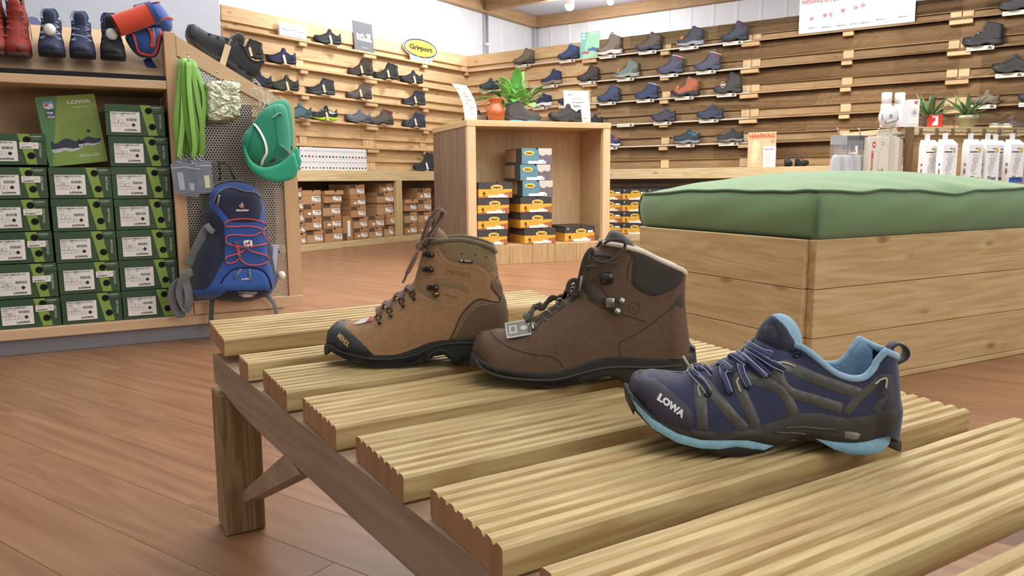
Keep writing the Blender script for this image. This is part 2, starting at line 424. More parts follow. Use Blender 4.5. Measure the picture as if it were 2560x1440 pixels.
def lug_line(pts, step, depth, h=None):
    """zigzag tread along a bottom line given heel-to-toe or toe-to-heel"""
    q = resample(cr(pts, 6), step, False); out = []
    for i in range(len(q)-1):
        a, b = q[i], q[i+1]; t = (b-a)/np.linalg.norm(b-a); n = np.array([-t[1], t[0]]); n = n if n[1] > 0 else -n
        out += [a, a+t*step*.68, a+t*step*.76+n*depth, a+t*step*.92+n*depth]
    out.append(q[-1]); return out
def lace_run(sil, pts, r=.0022, off=.003, strands=2):
    """crossed lacing through near and far eyelets; returns tubes"""
    mb = MB()
    for i in range(len(pts)):
        a = sil.at(*pts[i], off)
        # bar across at this level
        ridge = [a, (a[0]-.004, a[1]*.35, a[2]+.006), (a[0]-.004, -a[1]*.35, a[2]+.006), (a[0], -a[1], a[2])]
        for k in range(strands): mb.add(*tube(cr([(p[0]+k*.0032-.0016, p[1], p[2]+k*.0012) for p in ridge], 4), r*.8, 5))
        if i+1 < len(pts):
            b = sil.at(*pts[i+1], off)
            for s_ in (1, -1):
                mid = ((a[0]+b[0])/2-.002, 0, (a[2]+b[2])/2+.009+.0015*s_)
                mb.add(*tube(cr([(a[0], s_*a[1], a[2]), ((a[0]*.7+b[0]*.3)-.002, s_*a[1]*.5, a[2]*.6+mid[2]*.4+.003), mid, ((a[0]*.3+b[0]*.7)-.002, -s_*b[1]*.5, b[2]*.6+mid[2]*.4+.003), (b[0], -s_*b[1], b[2])], 4), r, 5))
    return mb
# ---------------------------------------------------------------- shop shell: floor, walls, ceiling
LW = Frame(onz(757, 630, 0), 34.3)          # front of the counter along the left wall
LSO = -.30                                  # slat cladding stands this far behind the counter front
_s, _z = LW.px(1166, 140, LSO); KW = LW.at(_s, LSO, 0); L_END = _s
RW = Frame(KW, 124.3)                       # slat cladding of the right wall, s = 0 in the corner
LS = Frame(LW.at(0, LSO, 0), 34.3)          # slat cladding of the left wall
ZTOP = 2.185
LEDGE = [2.000, 1.742, 1.502, 1.257, 1.018]         # top faces of the shoe ledges
LOWS = [2.056, 1.822, 1.577, 1.342, 1.100, .862]    # lower edges of the proud boards
YAWF = 124.3
floor = mesh('floor', [(-8, -6, -.012), (8, -6, -.012), (8, 13, -.012), (-8, 13, -.012)], [[0, 1, 2, 3]], M('#6a4b38', .6)); tag(floor, kind='structure')
def build_floor():
    fd = np.array([math.sin(math.radians(YAWF)), math.cos(math.radians(YAWF))]); fn = np.array([-fd[1], fd[0]])
    PL, PW = 1.0, .142; base = mesh('plank', *cbox(0, PL-.0006, 0, PW-.0006, -.012, 0, .0005), W_FLOOR, floor); me = base.data
    spots = []; r = random.Random(3)
    rows = {}
    for j in range(-70, 90):
        o = r.uniform(0, PL)
        for i in range(-14, 15):
            c = fd*(i*PL+o+PL/2)+fn*(j*PW+PW/2); d = np.array([c[0], c[1], -HC]); z = d@_F
            if z < .35 or c[1] > 9.6: continue
            x, y = 1280+FPX*(d@_R)/z, 720-FPX*(d@_U)/z; mg = 420/z+80
            if -mg*1.6 < x < 2560+mg*1.6 and y < 1440+mg: spots.append((z, fd*(i*PL+o)+fn*(j*PW)))
    spots.sort(key=lambda q: q[0]); first = True
    far = MB()
    for k, (z, p) in enumerate(spots):
        if k < 300:
            o = base if k == 0 else dup(base, floor); o.location = (p[0], p[1], 0); o.rotation_euler = (0, 0, math.radians(90-YAWF))
        else: far.add(*cbox(0, PL-.0006, 0, PW-.0006, -.012, 0, .0005), T=Matrix.Translation((p[0], p[1], 0)) @ Matrix.Rotation(math.radians(90-YAWF), 4, 'Z'))
    if far.v: tag(far.obj('far_planks', W_FLOOR, floor), kind='stuff')
build_floor()
# timber-clad shelf walls: proud boards, recessed boards, shoe ledges, spacer blocks
def slat_wall(name, fr, s0, s1, joints, mids):
    wl = link(bpy.data.objects.new(name, None)); wl.location = fr.at(0, 0, 0); wl.rotation_euler = (0, 0, fr.rz); tag(wl, kind='structure')
    segs = [q for q in joints if s0 < q < s1]; segs = [s0]+segs+[s1]
    r = random.Random(len(name))
    def part(nm, x0, x1, y0, y1, z0, z1, m): box(nm, x0, x1, y0, y1, z0, z1, m, wl, .0025)
    tops = [ZTOP]+[LEDGE[i]-.02 for i in range(5)]
    for a, b in zip(segs[:-1], segs[1:]):
        for i in range(6):
            part('slat', a+.001, b-.001, -.022, 0, LOWS[i]+r.uniform(-.002, .002), tops[i]+(.03 if i else 0), W_SLAT)      # proud board
            part('backing_slat', a, b, .006, .026, LOWS[i]-.10, LOWS[i]+.05, W_SLAT)
            if i < 5: part('ledge', a+.001, b-.001, -.086, -.022, LEDGE[i]-.020, LEDGE[i], W_SLAT)
    for s_ in [q for q in joints if s0 <= q <= s1]+[q for q in mids if s0 < q < s1]:
        dbl = s_ in joints
        for i in range(6):
            if i < 5: part('ledge_block', s_-(.088 if dbl else .046), s_+(.088 if dbl else .046), -.078, -.022, LEDGE[i]-.058, LEDGE[i]-.020, W_SLAT)
            zt = LOWS[i]; zb = (LEDGE[i] if i < 5 else LOWS[i]-.09)
            if dbl:
                for e in (-1, 1): part('spacer_block', s_+e*.045-.042, s_+e*.045+.042, -.014, .006, zb, zt, W_SLATV)
            else: part('spacer_block', s_-.046, s_+.046, -.014, .006, zb, zt, W_SLATV)
    return wl
sj = LS.px(921, 380)[0]
slat_wall('wall_left', LS, LS.px(548, 10)[0], L_END-.0, [sj-1.79, sj, sj+1.74], [sj-.9, sj+.88])
rj = RW.px(1880, 150)[0]
slat_wall('wall_right', RW, .0, rj*1.0+3.9, [rj-1.79*k for k in (-2, -1, 0)]+[rj-1.79], [rj-1.79*k-.895 for k in (-2, -1, 0, 1)])
# white panelled hall walls behind the cladding
QC = ony(1337, 100, 11.55); ZB = float(ony(1337, 73, 11.55)[2])
WHITEWALL = M('#e6e7ea', .45)
def ribbed(name, fr, s0, s1, step=.30):
    V = []; F = []; xs = []
    s = s0
    while s < s1: xs += [(s, 0), (s+step-.05, 0), (s+step-.038, .006), (s+step-.012, .006)]; s += step
    xs.append((s1+step, 0))
    for (a, n) in xs: V += [fr.at(a, n, 0), fr.at(a, n, 3.4)]
    F = [[2*i, 2*i+2, 2*i+3, 2*i+1] for i in range(len(xs)-1)]
    o = mesh(name, V, F, WHITEWALL); tag(o, kind='structure'); return o
WL2 = Frame(QC, 34.3); WR2 = Frame(QC, 124.3)
ribbed('wall_rear_left', WL2, -8, 0); ribbed('wall_rear_right', WR2, 0, 9)
ZC = ZB+.15
ceil = mesh('ceiling', [(-9, 7.0, ZC), (9, 7.0, ZC), (9, 17, ZC), (-9, 17, ZC)], [[0, 3, 2, 1]], M('#cfccd2', .8)); tag(ceil, kind='structure')
def trim(n, fr, a, b, off, w_, z0, z1, m=None):
    o = box(f'trim_{n}', a, b, -w_, 0, z0, z1, m or W_CEIL, None, .004, loc=fr.at(0, off, 0), rot=(0, 0, fr.rz)); tag(o, kind='structure'); return o
trim(1, WL2, -7, 0, .0, .09, ZB, ZC); trim(2, WR2, 0, 8, .0, .09, ZB, ZC)
s2 = WL2.px(1222, 22, .1)[0]
trim(3, Frame(WL2.at(s2, .1, 0), 124.3), 0, 7, .0, .09, ZB+.02, ZC)
box('trim_4', -.03, .03, -.03, .03, 0, ZB, M('#b9bcc4', .4, metal=.4), None, .002, loc=(float(QC[0]), float(QC[1])-.06, 0), rot=(0, 0, WL2.rz))['kind'] = 'structure'
sp_ = WL2.px(1216, 80, .04)[0]
cp = thing('conduit_pipe', 'thin grey conduit pipe running up the white wall to the ceiling beam', 'pipe', WL2.at(sp_, .05, 0))
mesh('pipe', *tube([(0, 0, 1.2), (0, 0, ZC)], .022, 10), M('#a9acb4', .4, metal=.3), cp, True); mesh('clip', *tube([(0, 0, 2.42), (0, 0, 2.46)], .032, 10), WHITE, cp, True)
# bare bulbs in spot fittings under the ceiling
BULB = emit('lit_bulb', '#fffaf0', 14)
for px, py, big, lab in ((1424, 12, 1, 'large glowing spotlight bulb under the ceiling, left one'), (1526, 3, .7, 'smaller glowing spotlight bulb at the top edge, right one')):
    p = ony(px, py, 9.9); t = thing('spotlight', lab, 'lamp', tuple(p), group='ceiling spotlights')
    k = big*1.0
    mesh('bulb', *lathe([(0, -.07*k), (.035*k, -.062*k), (.058*k, -.03*k), (.056*k, .0), (.035*k, .04*k), (.02*k, .06*k), (0, .06*k)], 16), BULB, t, True)
    mesh('socket', *lathe([(0, .055*k), (.028*k, .055*k), (.03*k, .12*k), (.012*k, .13*k), (.012*k, .30), (0, .30)], 14), M('#b9b9bd', .3, metal=.6), t, True)
    mesh('hood', *lathe([(.05*k, .03*k), (.062*k, .0), (.064*k, .002), (.052*k, .04*k), (.03*k, .09*k), (.03*k, .075*k)], 16), M('#c4c4c8', .35, metal=.5), t, True)
    l = bpy.data.lights.new('spotlight_glow', 'POINT'); l.energy = 22*big; l.shadow_soft_size = .05; lo = link(bpy.data.objects.new('spotlight_glow', l)); lo.location = (p[0], p[1]-.02, p[2]-.13)
# track spots washing the white wall (fittings above the frame)
spot('wall_wash_left', WL2.at(WL2.px(1000, 60)[0], 1.4, 2.75), WL2.at(WL2.px(1000, 60)[0], 0, 2.3), 170, 120, (.93, .96, 1.0))
spot('wall_wash_left_far', WL2.at(WL2.px(760, 20)[0], 1.3, 2.75), WL2.at(WL2.px(760, 20)[0], 0, 2.3), 120, 120, (.93, .96, 1.0))
spot('shelf_wash_left', LS.at(LS.px(860, 200)[0], 2.0, 2.75), LS.at(LS.px(860, 200)[0], 0, 1.4), 40, 120, (1, .98, .95))
spot('shelf_wash_right_end', RW.at(RW.px(2250, 120)[0], 2.2, 2.75), RW.at(RW.px(2250, 120)[0], 0, 1.2), 190, 130, (1, .97, .93))
spot('shelf_wash_right', RW.at(RW.px(1560, 120)[0], 2.0, 2.75), RW.at(RW.px(1560, 120)[0], 0, 1.5), 130, 120, (.93, .97, 1.0))
# ---------------------------------------------------------------- counters under the shelf walls
def counter(label, fr, s0, s1, posts, ztop=.765, dep=.30, zlow=.066):
    t = thing('timber_counter', label, 'counter', fr.at(0, 0, 0), fr.rz)
    box('front_beam', s0, s1, 0, .045, .66, ztop, W_BEAM, t, .003)
    box('counter_board', s0, s1, .045, dep-.03, ztop-.03, ztop-.002, W_BEAM, t, .002)
    box('base_board', s0, s1, .0, .04, 0, zlow, W_BEAM, t, .003)
    box('shelf_board', s0, s1, .04, dep+.15, zlow-.03, zlow-.004, W_BEAM, t, .002)
    box('back_panel', s0, s1, dep-.02, dep-.005, 0, .7, M('#6b5340', .8), t, .001) if False else box('back_panel', s0, s1, dep+.17, dep+.18, 0, .74, M('#5d4836', .8), t, .001)
    for p in posts: box('post', p-.045, p+.045, .0, .045, zlow if p > s0+.1 else 0, .66, W_POST, t, .003)
    return t
counter('long pale timber counter with boxes beneath, under the left shelf wall', LW, LW.px(700, 500)[0], L_END-.35, [LW.px(999, 500)[0]])
RC = Frame(RW.at(0, .30, 0), 124.3)
counter('pale timber counter running below the right shelf wall', RC, .02, RC.px(2560, 430)[0]+.8, [RC.px(1840, 445)[0], RC.px(1840, 445)[0]-1.75])
# ---------------------------------------------------------------- foreground slatted table
TPSI = 58.65; T_TILT = math.atan(.03)
TO = (-.0095, .609, .343)
table = thing('slatted_table', 'low slatted timber table of grooved decking boards, carrying three display shoes', 'table', TO, rot=(0, 0, 0))
table.rotation_euler = (Matrix.Rotation(math.radians(90-TPSI), 3, 'Z') @ Matrix.Rotation(T_TILT, 3, 'X')).to_euler()
def deck_board(L, wd, th=.032, groove=.0035, nridge=8, seed=0):
    r = random.Random(seed); prof = []
    pit = wd/nridge
    for i in range(nridge):
        a = i*pit
        prof += [(a+pit*.12, 0), (a+pit*.5, .0006), (a+pit*.62, 0), (a+pit*.8, -groove), (a+pit*.97, -groove)] if i < nridge-1 else [(a+pit*.12, 0), (a+pit*.75, -.0004), (a+pit, -.004)]
    prof[0] = (0, -.003); prof.insert(1, (.003, 0))
    low = [(wd, -th+.003), (wd-.003, -th), (.003, -th), (0, -th+.003)]
    P = prof+low; n = len(P); V = []; F = []; K = 14
    for k in range(K+1):
        x = L*k/K
        for (y, z) in P: V.append((x, y+r.uniform(-.0005, .0005), z+(r.uniform(-.0007, .0004) if z > -.01 else 0)))
    for k in range(K):
        for i in range(n): F.append([k*n+i, k*n+(i+1) % n, (k+1)*n+(i+1) % n, (k+1)*n+i])
    F.append([i for i in range(n)]); F.append([K*n+i for i in range(n)][::-1])
    return V, F
W_END = wood('board_end_grain', '#b98a63', '#a27450', axis='Z', gs=.5, knots=0, var=.08)
for i, (v0, wd, L) in enumerate([(-.358, .142, .74), (-.18, .142, .735), (0, .142, .725), (.18, .142, .722), (.358, .141, .722), (.534, .137, .722), (.715, .068, .722), (.85, .14, .722)]):
    V, F = deck_board(L, wd, nridge=4 if wd < .1 else 8, seed=i)
    x0 = -.068*v0
    o = mesh('slat', V, F, [W_DECK, W_END], table, False)
    o.data.polygons[-1].material_index = 1; o.data.polygons[-2].material_index = 1
    o.location = (x0, v0, .012 if i == 7 else 0)
    if i == 7: o.rotation_euler = (math.radians(4), 0, 0)
# frame under the boards
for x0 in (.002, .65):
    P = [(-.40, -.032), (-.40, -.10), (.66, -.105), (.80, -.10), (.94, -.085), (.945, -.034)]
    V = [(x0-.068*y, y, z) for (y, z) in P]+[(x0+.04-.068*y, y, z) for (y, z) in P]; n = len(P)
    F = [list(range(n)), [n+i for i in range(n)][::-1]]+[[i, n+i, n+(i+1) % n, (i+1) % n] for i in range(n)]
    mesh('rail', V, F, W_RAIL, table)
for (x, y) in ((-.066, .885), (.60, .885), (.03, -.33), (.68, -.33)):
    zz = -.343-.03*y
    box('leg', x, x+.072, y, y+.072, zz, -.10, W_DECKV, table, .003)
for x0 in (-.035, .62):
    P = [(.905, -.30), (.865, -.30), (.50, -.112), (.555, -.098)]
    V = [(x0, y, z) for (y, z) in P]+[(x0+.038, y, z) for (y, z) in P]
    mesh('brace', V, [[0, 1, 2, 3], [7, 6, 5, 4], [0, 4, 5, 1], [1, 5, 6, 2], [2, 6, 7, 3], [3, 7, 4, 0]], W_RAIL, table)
TBd = np.array([math.sin(math.radians(TPSI)), math.cos(math.radians(TPSI))]); TBn = np.array([-TBd[1], TBd[0]])
def table_z(x, y): return TO[2]+.03*float((np.array([x, y])-np.array(TO[:2]))@TBn)
# ---------------------------------------------------------------- hero shoes
class Hero:
    def __init__(s, Yc, hw, ox): s.Yc, s.hw, s.ox = Yc, hw, ox; s.dz = 0
    def c(s, pts, near=1.0):
        """photo points on the shoe's middle plane (near=0) or near flank (near=1), in shoe coordinates"""
        out = []
        for p in pts:
            q = ony(p[0], p[1], s.Yc-s.hw*near); out.append((q[0]-s.ox, q[2]-s.dz))
        return out
def crop(ox, oy, sc, pts): return [(ox+x/sc, oy+y/sc) for x, y in pts]
SOLEPLAN = [(0, .004), (.008, .02), (.02, .030), (.045, .040), (.09, .047), (.2, .052), (.3, .051), (.45, .043), (.6, .038), (.75, .037), (.88, .036), (.94, .032), (.975, .024), (.992, .014), (1.0, .005)]
def scaled_plan(x0, x1, k=1.0): return lerp_tab([(x0+(x1-x0)*a, b*k) for a, b in SOLEPLAN])
def dring(sil, x, z, mat, parent, nm='eyelet', r=.0042, off=.003):
    p = sil.at(x, z, off); q = sil.at(x+.003, z-.006, off)
    mb = MB(); v, f = lathe([(0, 0), (.0022, .0003), (.0032, .0018), (.0028, .0034), (.0012, .0044), (0, .0046)], 10)
    mb.add(v, f, Matrix.Translation(q) @ Matrix.Rotation(PI/2, 4, 'X'))
    ring = [(p[0]+r*math.cos(a), p[1], p[2]+r*1.1*math.sin(a)) for a in np.linspace(0, 2*PI, 12, endpoint=False)]
    mb.add(*tube(ring, .0011, 5, closed=True)); 
    return mb.obj(nm, mat, parent, True)
# ======== tan trekking boot
def build_tan():
    H = Hero(1.213, .043, -.15); H.dz = table_z(-.18, 1.17)+.0025
    t = thing('trekking_boot', 'tan nubuck trekking boot with black rubber toe cap, leftmost on the slatted table', 'boot', (H.ox, H.Yc, H.dz))
    A = lambda pts, n=1: H.c(crop(780, 500, 4, pts), n); B = lambda pts, n=1: H.c(crop(780, 660, 4, pts), n)
    toe = B([(140, 760), (150, 690), (180, 640), (240, 590), (345, 570)], 0)
    inst = A([(480, 1205), (600, 1175), (700, 1105), (800, 1030), (900, 950), (980, 870), (1020, 800), (1050, 700), (1075, 600), (1110, 500), (1150, 450)], .15)
    collar = A([(1180, 435), (1240, 420), (1340, 410), (1480, 402), (1650, 432), (1800, 492)], .75)
    heel = A([(1836, 525), (1850, 640), (1868, 780), (1900, 900), (1942, 1050), (1958, 1150), (1960, 1290), (1962, 1400)], 0)
    bot = B([(1940, 775), (1780, 765), (1600, 757), (1380, 762), (1280, 768), (1150, 795), (1050, 835), (900, 885), (800, 900), (640, 895), (500, 880), (350, 845), (230, 800)], 1)
    bot[0] = (heel[-1][0]-.002, bot[0][1])
    out = cr(toe, 3)+cr(inst, 3)+cr(collar, 3)+cr(heel, 3)+cr(bot, 3)
    x0 = toe[0][0]; x1 = heel[-2][0]; zb = 0.05
    plan = scaled_plan(x0-.004, x1+.006)
    def wcap(x, z): return np.minimum(plan(x)+.004, .055)*np.interp(z, [.02, .06, .12, .2], [1, .98, .86, .84])*np.interp(x, [x0, x0+.02, x1-.04, x1], [1.1, 1, 1, 1.6])
    sil = Sil(out, [cr(toe, 4)+cr(inst, 4), cr(heel, 4)], wcap, .040)
    TAN = M('#9a7550', .75, 'suede'); OLV = M('#83704f', .75, 'leather'); DK = M('#65503a', .75, 'leather'); RB = M('#232425', .55, 'rubber')
    sil.shell('upper', .006, TAN, t)
    sil.panel('toe_cap', B([(120, 900), (115, 700), (200, 580), (345, 565), (320, 645), (400, 690), (480, 745), (560, 810), (635, 885), (600, 900), (350, 870)], .9), .006, RB, t, .0022, both=True)
    sil.panel('heel_counter', A([(1375, 1400), (1430, 1290), (1480, 1170), (1560, 1070), (1640, 1005), (1720, 1000), (1860, 1035), (1870, 990), (1800, 900), (1795, 850), (1865, 780), (1990, 900), (2000, 1420)]), .006, DK, t, .0014, both=True)
    sil.panel('collar', A([(1250, 430), (1340, 415), (1480, 405), (1650, 435), (1800, 495), (1850, 530), (1862, 700), (1800, 770), (1740, 700), (1650, 650), (1480, 640), (1380, 610), (1320, 560), (1270, 490)]), .006, OLV, t, .0012, both=True)
    for pl in ([(1190, 815), (1300, 805), (1420, 830), (1520, 870), (1565, 920), (1560, 945), (1480, 900), (1330, 870), (1230, 850)], [(1030, 880), (1120, 900), (1200, 930), (1280, 1030), (1180, 990), (1060, 930)]):
        sil.panel('side_inset', A(pl), .005, OLV, t, .0005)
    sil.stitches('stitching', [A(q) for q in ([(1400, 1380), (1450, 1290), (1500, 1180), (1580, 1090), (1650, 1040), (1720, 1030), (1850, 1050)], [(1420, 1380), (1470, 1290), (1525, 1190), (1600, 1105), (1670, 1060), (1760, 1050)], [(1215, 470), (1270, 520), (1310, 590), (1380, 640), (1480, 668), (1620, 680), (1700, 710), (1760, 780)], [(1180, 775), (1300, 775), (1420, 795), (1540, 850), (1600, 910), (1570, 970), (1480, 1030), (1330, 1060), (1180, 1010), (1080, 960)], [(1820, 790), (1810, 870), (1880, 990)], [(1740, 705), (1840, 640)], [(1790, 775), (1850, 725)])], M('#c9a876', .8), t)
    sil.line('seam', A([(1375, 1400), (1430, 1290), (1480, 1170), (1560, 1070), (1640, 1005), (1720, 1000), (1860, 1035), (1870, 990), (1800, 900), (1795, 850), (1865, 780)]), .0008, M('#4d3a28', .8), t, off=.0008)
    # lettering
    a, b = B([(285, 712), (405, 792)], .55); ang = math.atan2(b[1]-a[1], b[0]-a[0]); ln = math.hypot(b[0]-a[0], b[1]-a[1])
    d = D2().text('MEINDL', 0, 0, .0062, w=ln, bold=.03)
    sil.draw('lettering', d, M('#c9a468', .6), t, lambda u, v: (a[0]+u*math.cos(ang)-v*math.sin(ang), a[1]+u*math.sin(ang)+v*math.cos(ang)), .0034)
    a2, b2 = A([(1345, 735), (1590, 775)]); ang2 = math.atan2(b2[1]-a2[1], b2[0]-a2[0]); l2 = math.hypot(b2[0]-a2[0], b2[1]-a2[1])
    sil.draw('embossed_lettering', D2().text('MEINDL', 0, 0, .0065, w=l2, bold=-.01), M('#8a6440', .8), t, lambda u, v: (a2[0]+u*math.cos(ang2)-v*math.sin(ang2), a2[1]+u*math.sin(ang2)+v*math.cos(ang2)), .0009)
    a4, b4 = A([(1325, 955), (1450, 1000)]); ang4 = math.atan2(b4[1]-a4[1], b4[0]-a4[0])
    sil.draw('embossed_word', D2().text('DIGAFIX', 0, 0, .0034, w=math.hypot(b4[0]-a4[0], b4[1]-a4[1]), bold=.0), M('#7d5836', .8), t, lambda u, v: (a4[0]+u*math.cos(ang4)-v*math.sin(ang4), a4[1]+u*math.sin(ang4)+v*math.cos(ang4)), .0009)
    q = A([(1468, 590), (1606, 600), (1600, 640), (1470, 628)]); sil.panel('membrane_label', q, .006, BLACK, t, .0008, base=.0012)
    a3, b3 = A([(1520, 618), (1590, 626)])
    sil.draw('label_print', D2().text('GORE-TEX', 0, 0, .0024, w=b3[0]-a3[0], bold=.02).poly([(-.006, .001), (-.0042, -.0008), (-.0024, .001), (-.0042, .0028)]), PAPER, t, lambda u, v: (a3[0]+u, a3[1]+v-u*.1), .003)
    for q in [(1495, 540), (1632, 552), (1738, 583)]:
        x, z = A([q])[0]; p = sil.at(x, z, .0005); mesh('vent_hole', *lathe([(0, 0), (.0013, 0), (.0013, .0014), (0, .0016)], 8), BLACK, t, loc=p, rot=(PI/2, 0, 0))
    # lining and tongue
    inner = Sil(out, [cr(toe, 4)+cr(inst, 4), cr(heel, 4)], lambda x, z: np.maximum(wcap(x, z)-.006, .004), .040)
    reg = A([(1170, 440), (1240, 424), (1340, 414), (1480, 406), (1650, 436), (1800, 495), (1880, 530), (1910, 800), (1500, 820), (1200, 700)], .75)
    o = inner.shell('lining', .008, M('#23262e', .9, 'fabric'), t, region=reg)
    o.data.flip_normals()
    rim = np.array(cr(collar+[heel[0]], 4)); R1 = sil.surf(rim, -.002); path = [tuple(p) for p in R1]+[(p[0], -p[1], p[2]) for p in R1[::-1]]
    mesh('collar_rim', *tube(path, .0042, 8), M('#6b5f47', .9, 'fabric'), t, True)
    tp = A([(1120, 640), (1105, 560), (1130, 430), (1180, 330), (1235, 258), (1300, 300), (1345, 350), (1375, 420), (1330, 560), (1250, 650)], 0)
    tg = Sil(tp, [np.vstack([tp, tp[:1]])], lambda x, z: np.full_like(x, .026), .02); o = tg.shell('tongue', .006, M('#7a5f45', .75, 'leather'), t)
    # sole
    toeS = B([(160, 775), (138, 835), (165, 895)], .0); bl = B([(190, 905), (330, 965), (450, 1003), (600, 1040), (800, 1056), (950, 1050), (1080, 1022)], 1.05)
    arch = B([(1145, 970), (1220, 932), (1320, 918), (1375, 965)], 1.0); hl = B([(1420, 1018), (1500, 1035), (1700, 1045), (1900, 1045), (1975, 1040)], 1.05); he = A([(1985, 1500), (1975, 1390), (1966, 1370)], 0)
    zmin = min(p[1] for p in bl); bl = [(p[0], p[1]-zmin) for p in bl]; hl = [(p[0], max(0, p[1]-zmin)*.2) for p in hl]
    toeS = [(toeS[0][0], toeS[0][1]), (toeS[1][0], toeS[1][1]), (toeS[2][0], toeS[2][1]-.3*zmin)]
    topl = [(p[0], p[1]+.002) for p in bot]
    so = toeS+lug_line(bl, .0165, .0085)+arch+lug_line(hl, .0165, .0085)+he+cr(topl, 3)
    pl2 = scaled_plan(toeS[0][0]-.004, he[0][0]+.003)
    solid_sole('sole', so, pl2, RB, t, .006, .004, .003)
    band = B([(180, 815), (230, 845), (350, 885), (500, 920), (640, 940), (800, 945), (950, 930), (1080, 895), (1180, 850), (1300, 815), (1450, 800), (1700, 805), (1940, 815)], 1.1)
    P = np.array(cr(band, 5)); P_ = [(x, -(pl2(x)+.0036), z) for x, z in P]; mesh('sole_welt', *tube(P_, .0016, 6), M('#313234', .5, 'rubber'), t, True)
    archl = B([(1140, 970), (1200, 900), (1290, 870), (1360, 900), (1430, 950)], 1.1); P = np.array(cr(archl, 5)); mesh('sole_rib', *tube([(x, -(pl2(x)+.0034), z) for x, z in P], .0014, 6), M('#3a3b3a', .5, 'rubber'), t, True)
    # lacing hardware
    eye = A([(660, 1215), (770, 1145), (890, 1050), (1000, 975)]); hooks = A([(1215, 880), (1165, 700), (1165, 555)])
    for x, z in eye: dring(sil, x, z+.002, DKMETAL, t)
    for x, z in hooks:
        p = sil.at(x, z, .001); mb = MB(); mb.box(-.007, .004, -.004, 0, -.004, .004, b=.0015); v, f = lathe([(0, 0), (.004, .0005), (.0045, .003), (.003, .0055), (0, .006)], 12); mb.add(v, f, Matrix.Translation((.004, -.003, 0)) @ Matrix.Rotation(PI/2, 4, 'X')); mb.add(*tube([(-.004, -.004, .003), (-.009, -.006, .002), (-.009, -.006, -.003)], .0014, 6))
        mb.obj('lace_hook', DKMETAL, t, True, loc=p)
    x, z = A([(1240, 945)])[0]; mesh('rivet', *lathe([(0, 0), (.005, .001), (.0052, .003), (.003, .006), (0, .007)], 14), M('#8a7a58', .3, metal=1), t, True, loc=sil.at(x, z, .001), rot=(PI/2, 0, 0))
    LC = M('#7d6353', .8, 'fabric')
    pts = [(p[0]-.001, p[1]+.005) for p in eye]+[(p[0]-.006, p[1]+.002) for p in hooks]
    mb = lace_run(sil, pts, .0022, .0035)
    k0 = A([(1085, 455)], .2)[0]; kn = np.array([k0[0], -.012, k0[1]])
    up = [A([q], .2)[0] for q in [(1090, 430), (1120, 330), (1170, 200), (1230, 115), (1265, 90), (1300, 105), (1290, 160), (1240, 240), (1180, 330), (1110, 430)]]
    mb.add(*tube(cr([(x_, -.012-.004*math.sin(i*.7), z_) for i, (x_, z_) in enumerate(up)], 5), .0026, 6))
    mb.add(*tube(cr([(x_+.004, -.017-.003*math.sin(i*.9), z_-.003) for i, (x_, z_) in enumerate(up)], 5), .0022, 6))
    dn = [A([q], .3)[0] for q in [(1085, 455), (1040, 550), (990, 650), (960, 715), (985, 700), (1030, 610), (1075, 500)]]
    mb.add(*tube(cr([(x_, -.02-.002*i, z_) for i, (x_, z_) in enumerate(dn)], 5), .0025, 6))
    mb.add(*tube(cr([(x_, -.018, z_) for x_, z_ in [A([q], .3)[0] for q in [(1060, 520), (1000, 640), (955, 730), (925, 800), (908, 825)]]], 5), .0021, 6))
    mb.add(*tube(cr([(x_, -.026, z_) for x_, z_ in [A([q], .5)[0] for q in [(1090, 430), (1140, 390), (1220, 385), (1290, 400), (1322, 410)]]], 5), .0019, 6))
    v, f = lathe([(0, -.008), (.006, -.006), (.0085, 0), (.006, .006), (0, .008)], 10); mb.add(v, f, Matrix.Translation(kn) @ Matrix.Rotation(.5, 4, 'Y'))
    mb.obj('laces', LC, t, True)
    # little red and white paper tag on the vamp
    tgp = A([(405, 1240), (470, 1215), (560, 1195), (620, 1205), (560, 1235), (470, 1245)], .2)
    zs = max(p[1] for p in tgp); 
    V = []
    for (x_, z_) in [(tgp[0][0], tgp[0][1]), (tgp[3][0], tgp[3][1]+.001)]:
        for y_ in (-.016, .004): V.append((x_, y_, z_+.004))
    a_, b_ = A([(408, 1240), (605, 1198)], .5)
    tgo = mesh('paper_tag', [(a_[0], -.021, a_[1]), (a_[0]+.012, -.024, a_[1]+.001), (b_[0], -.024, b_[1]-.001), (b_[0], -.015, b_[1]+.004), (a_[0]+.012, -.013, a_[1]+.006)], [[0, 1, 2, 3, 4]], M('#d9dad6', .6), t)
    mesh('tag_print', [(a_[0]+.020, -.0245, a_[1]+.0028), (b_[0]-.001, -.0245, b_[1]-.0002), (b_[0]-.001, -.0155, b_[1]+.0044), (a_[0]+.020, -.014, a_[1]+.0068)], [[0, 1, 2, 3]], M('#c8452f', .5), tgo)
    return t
build_tan()
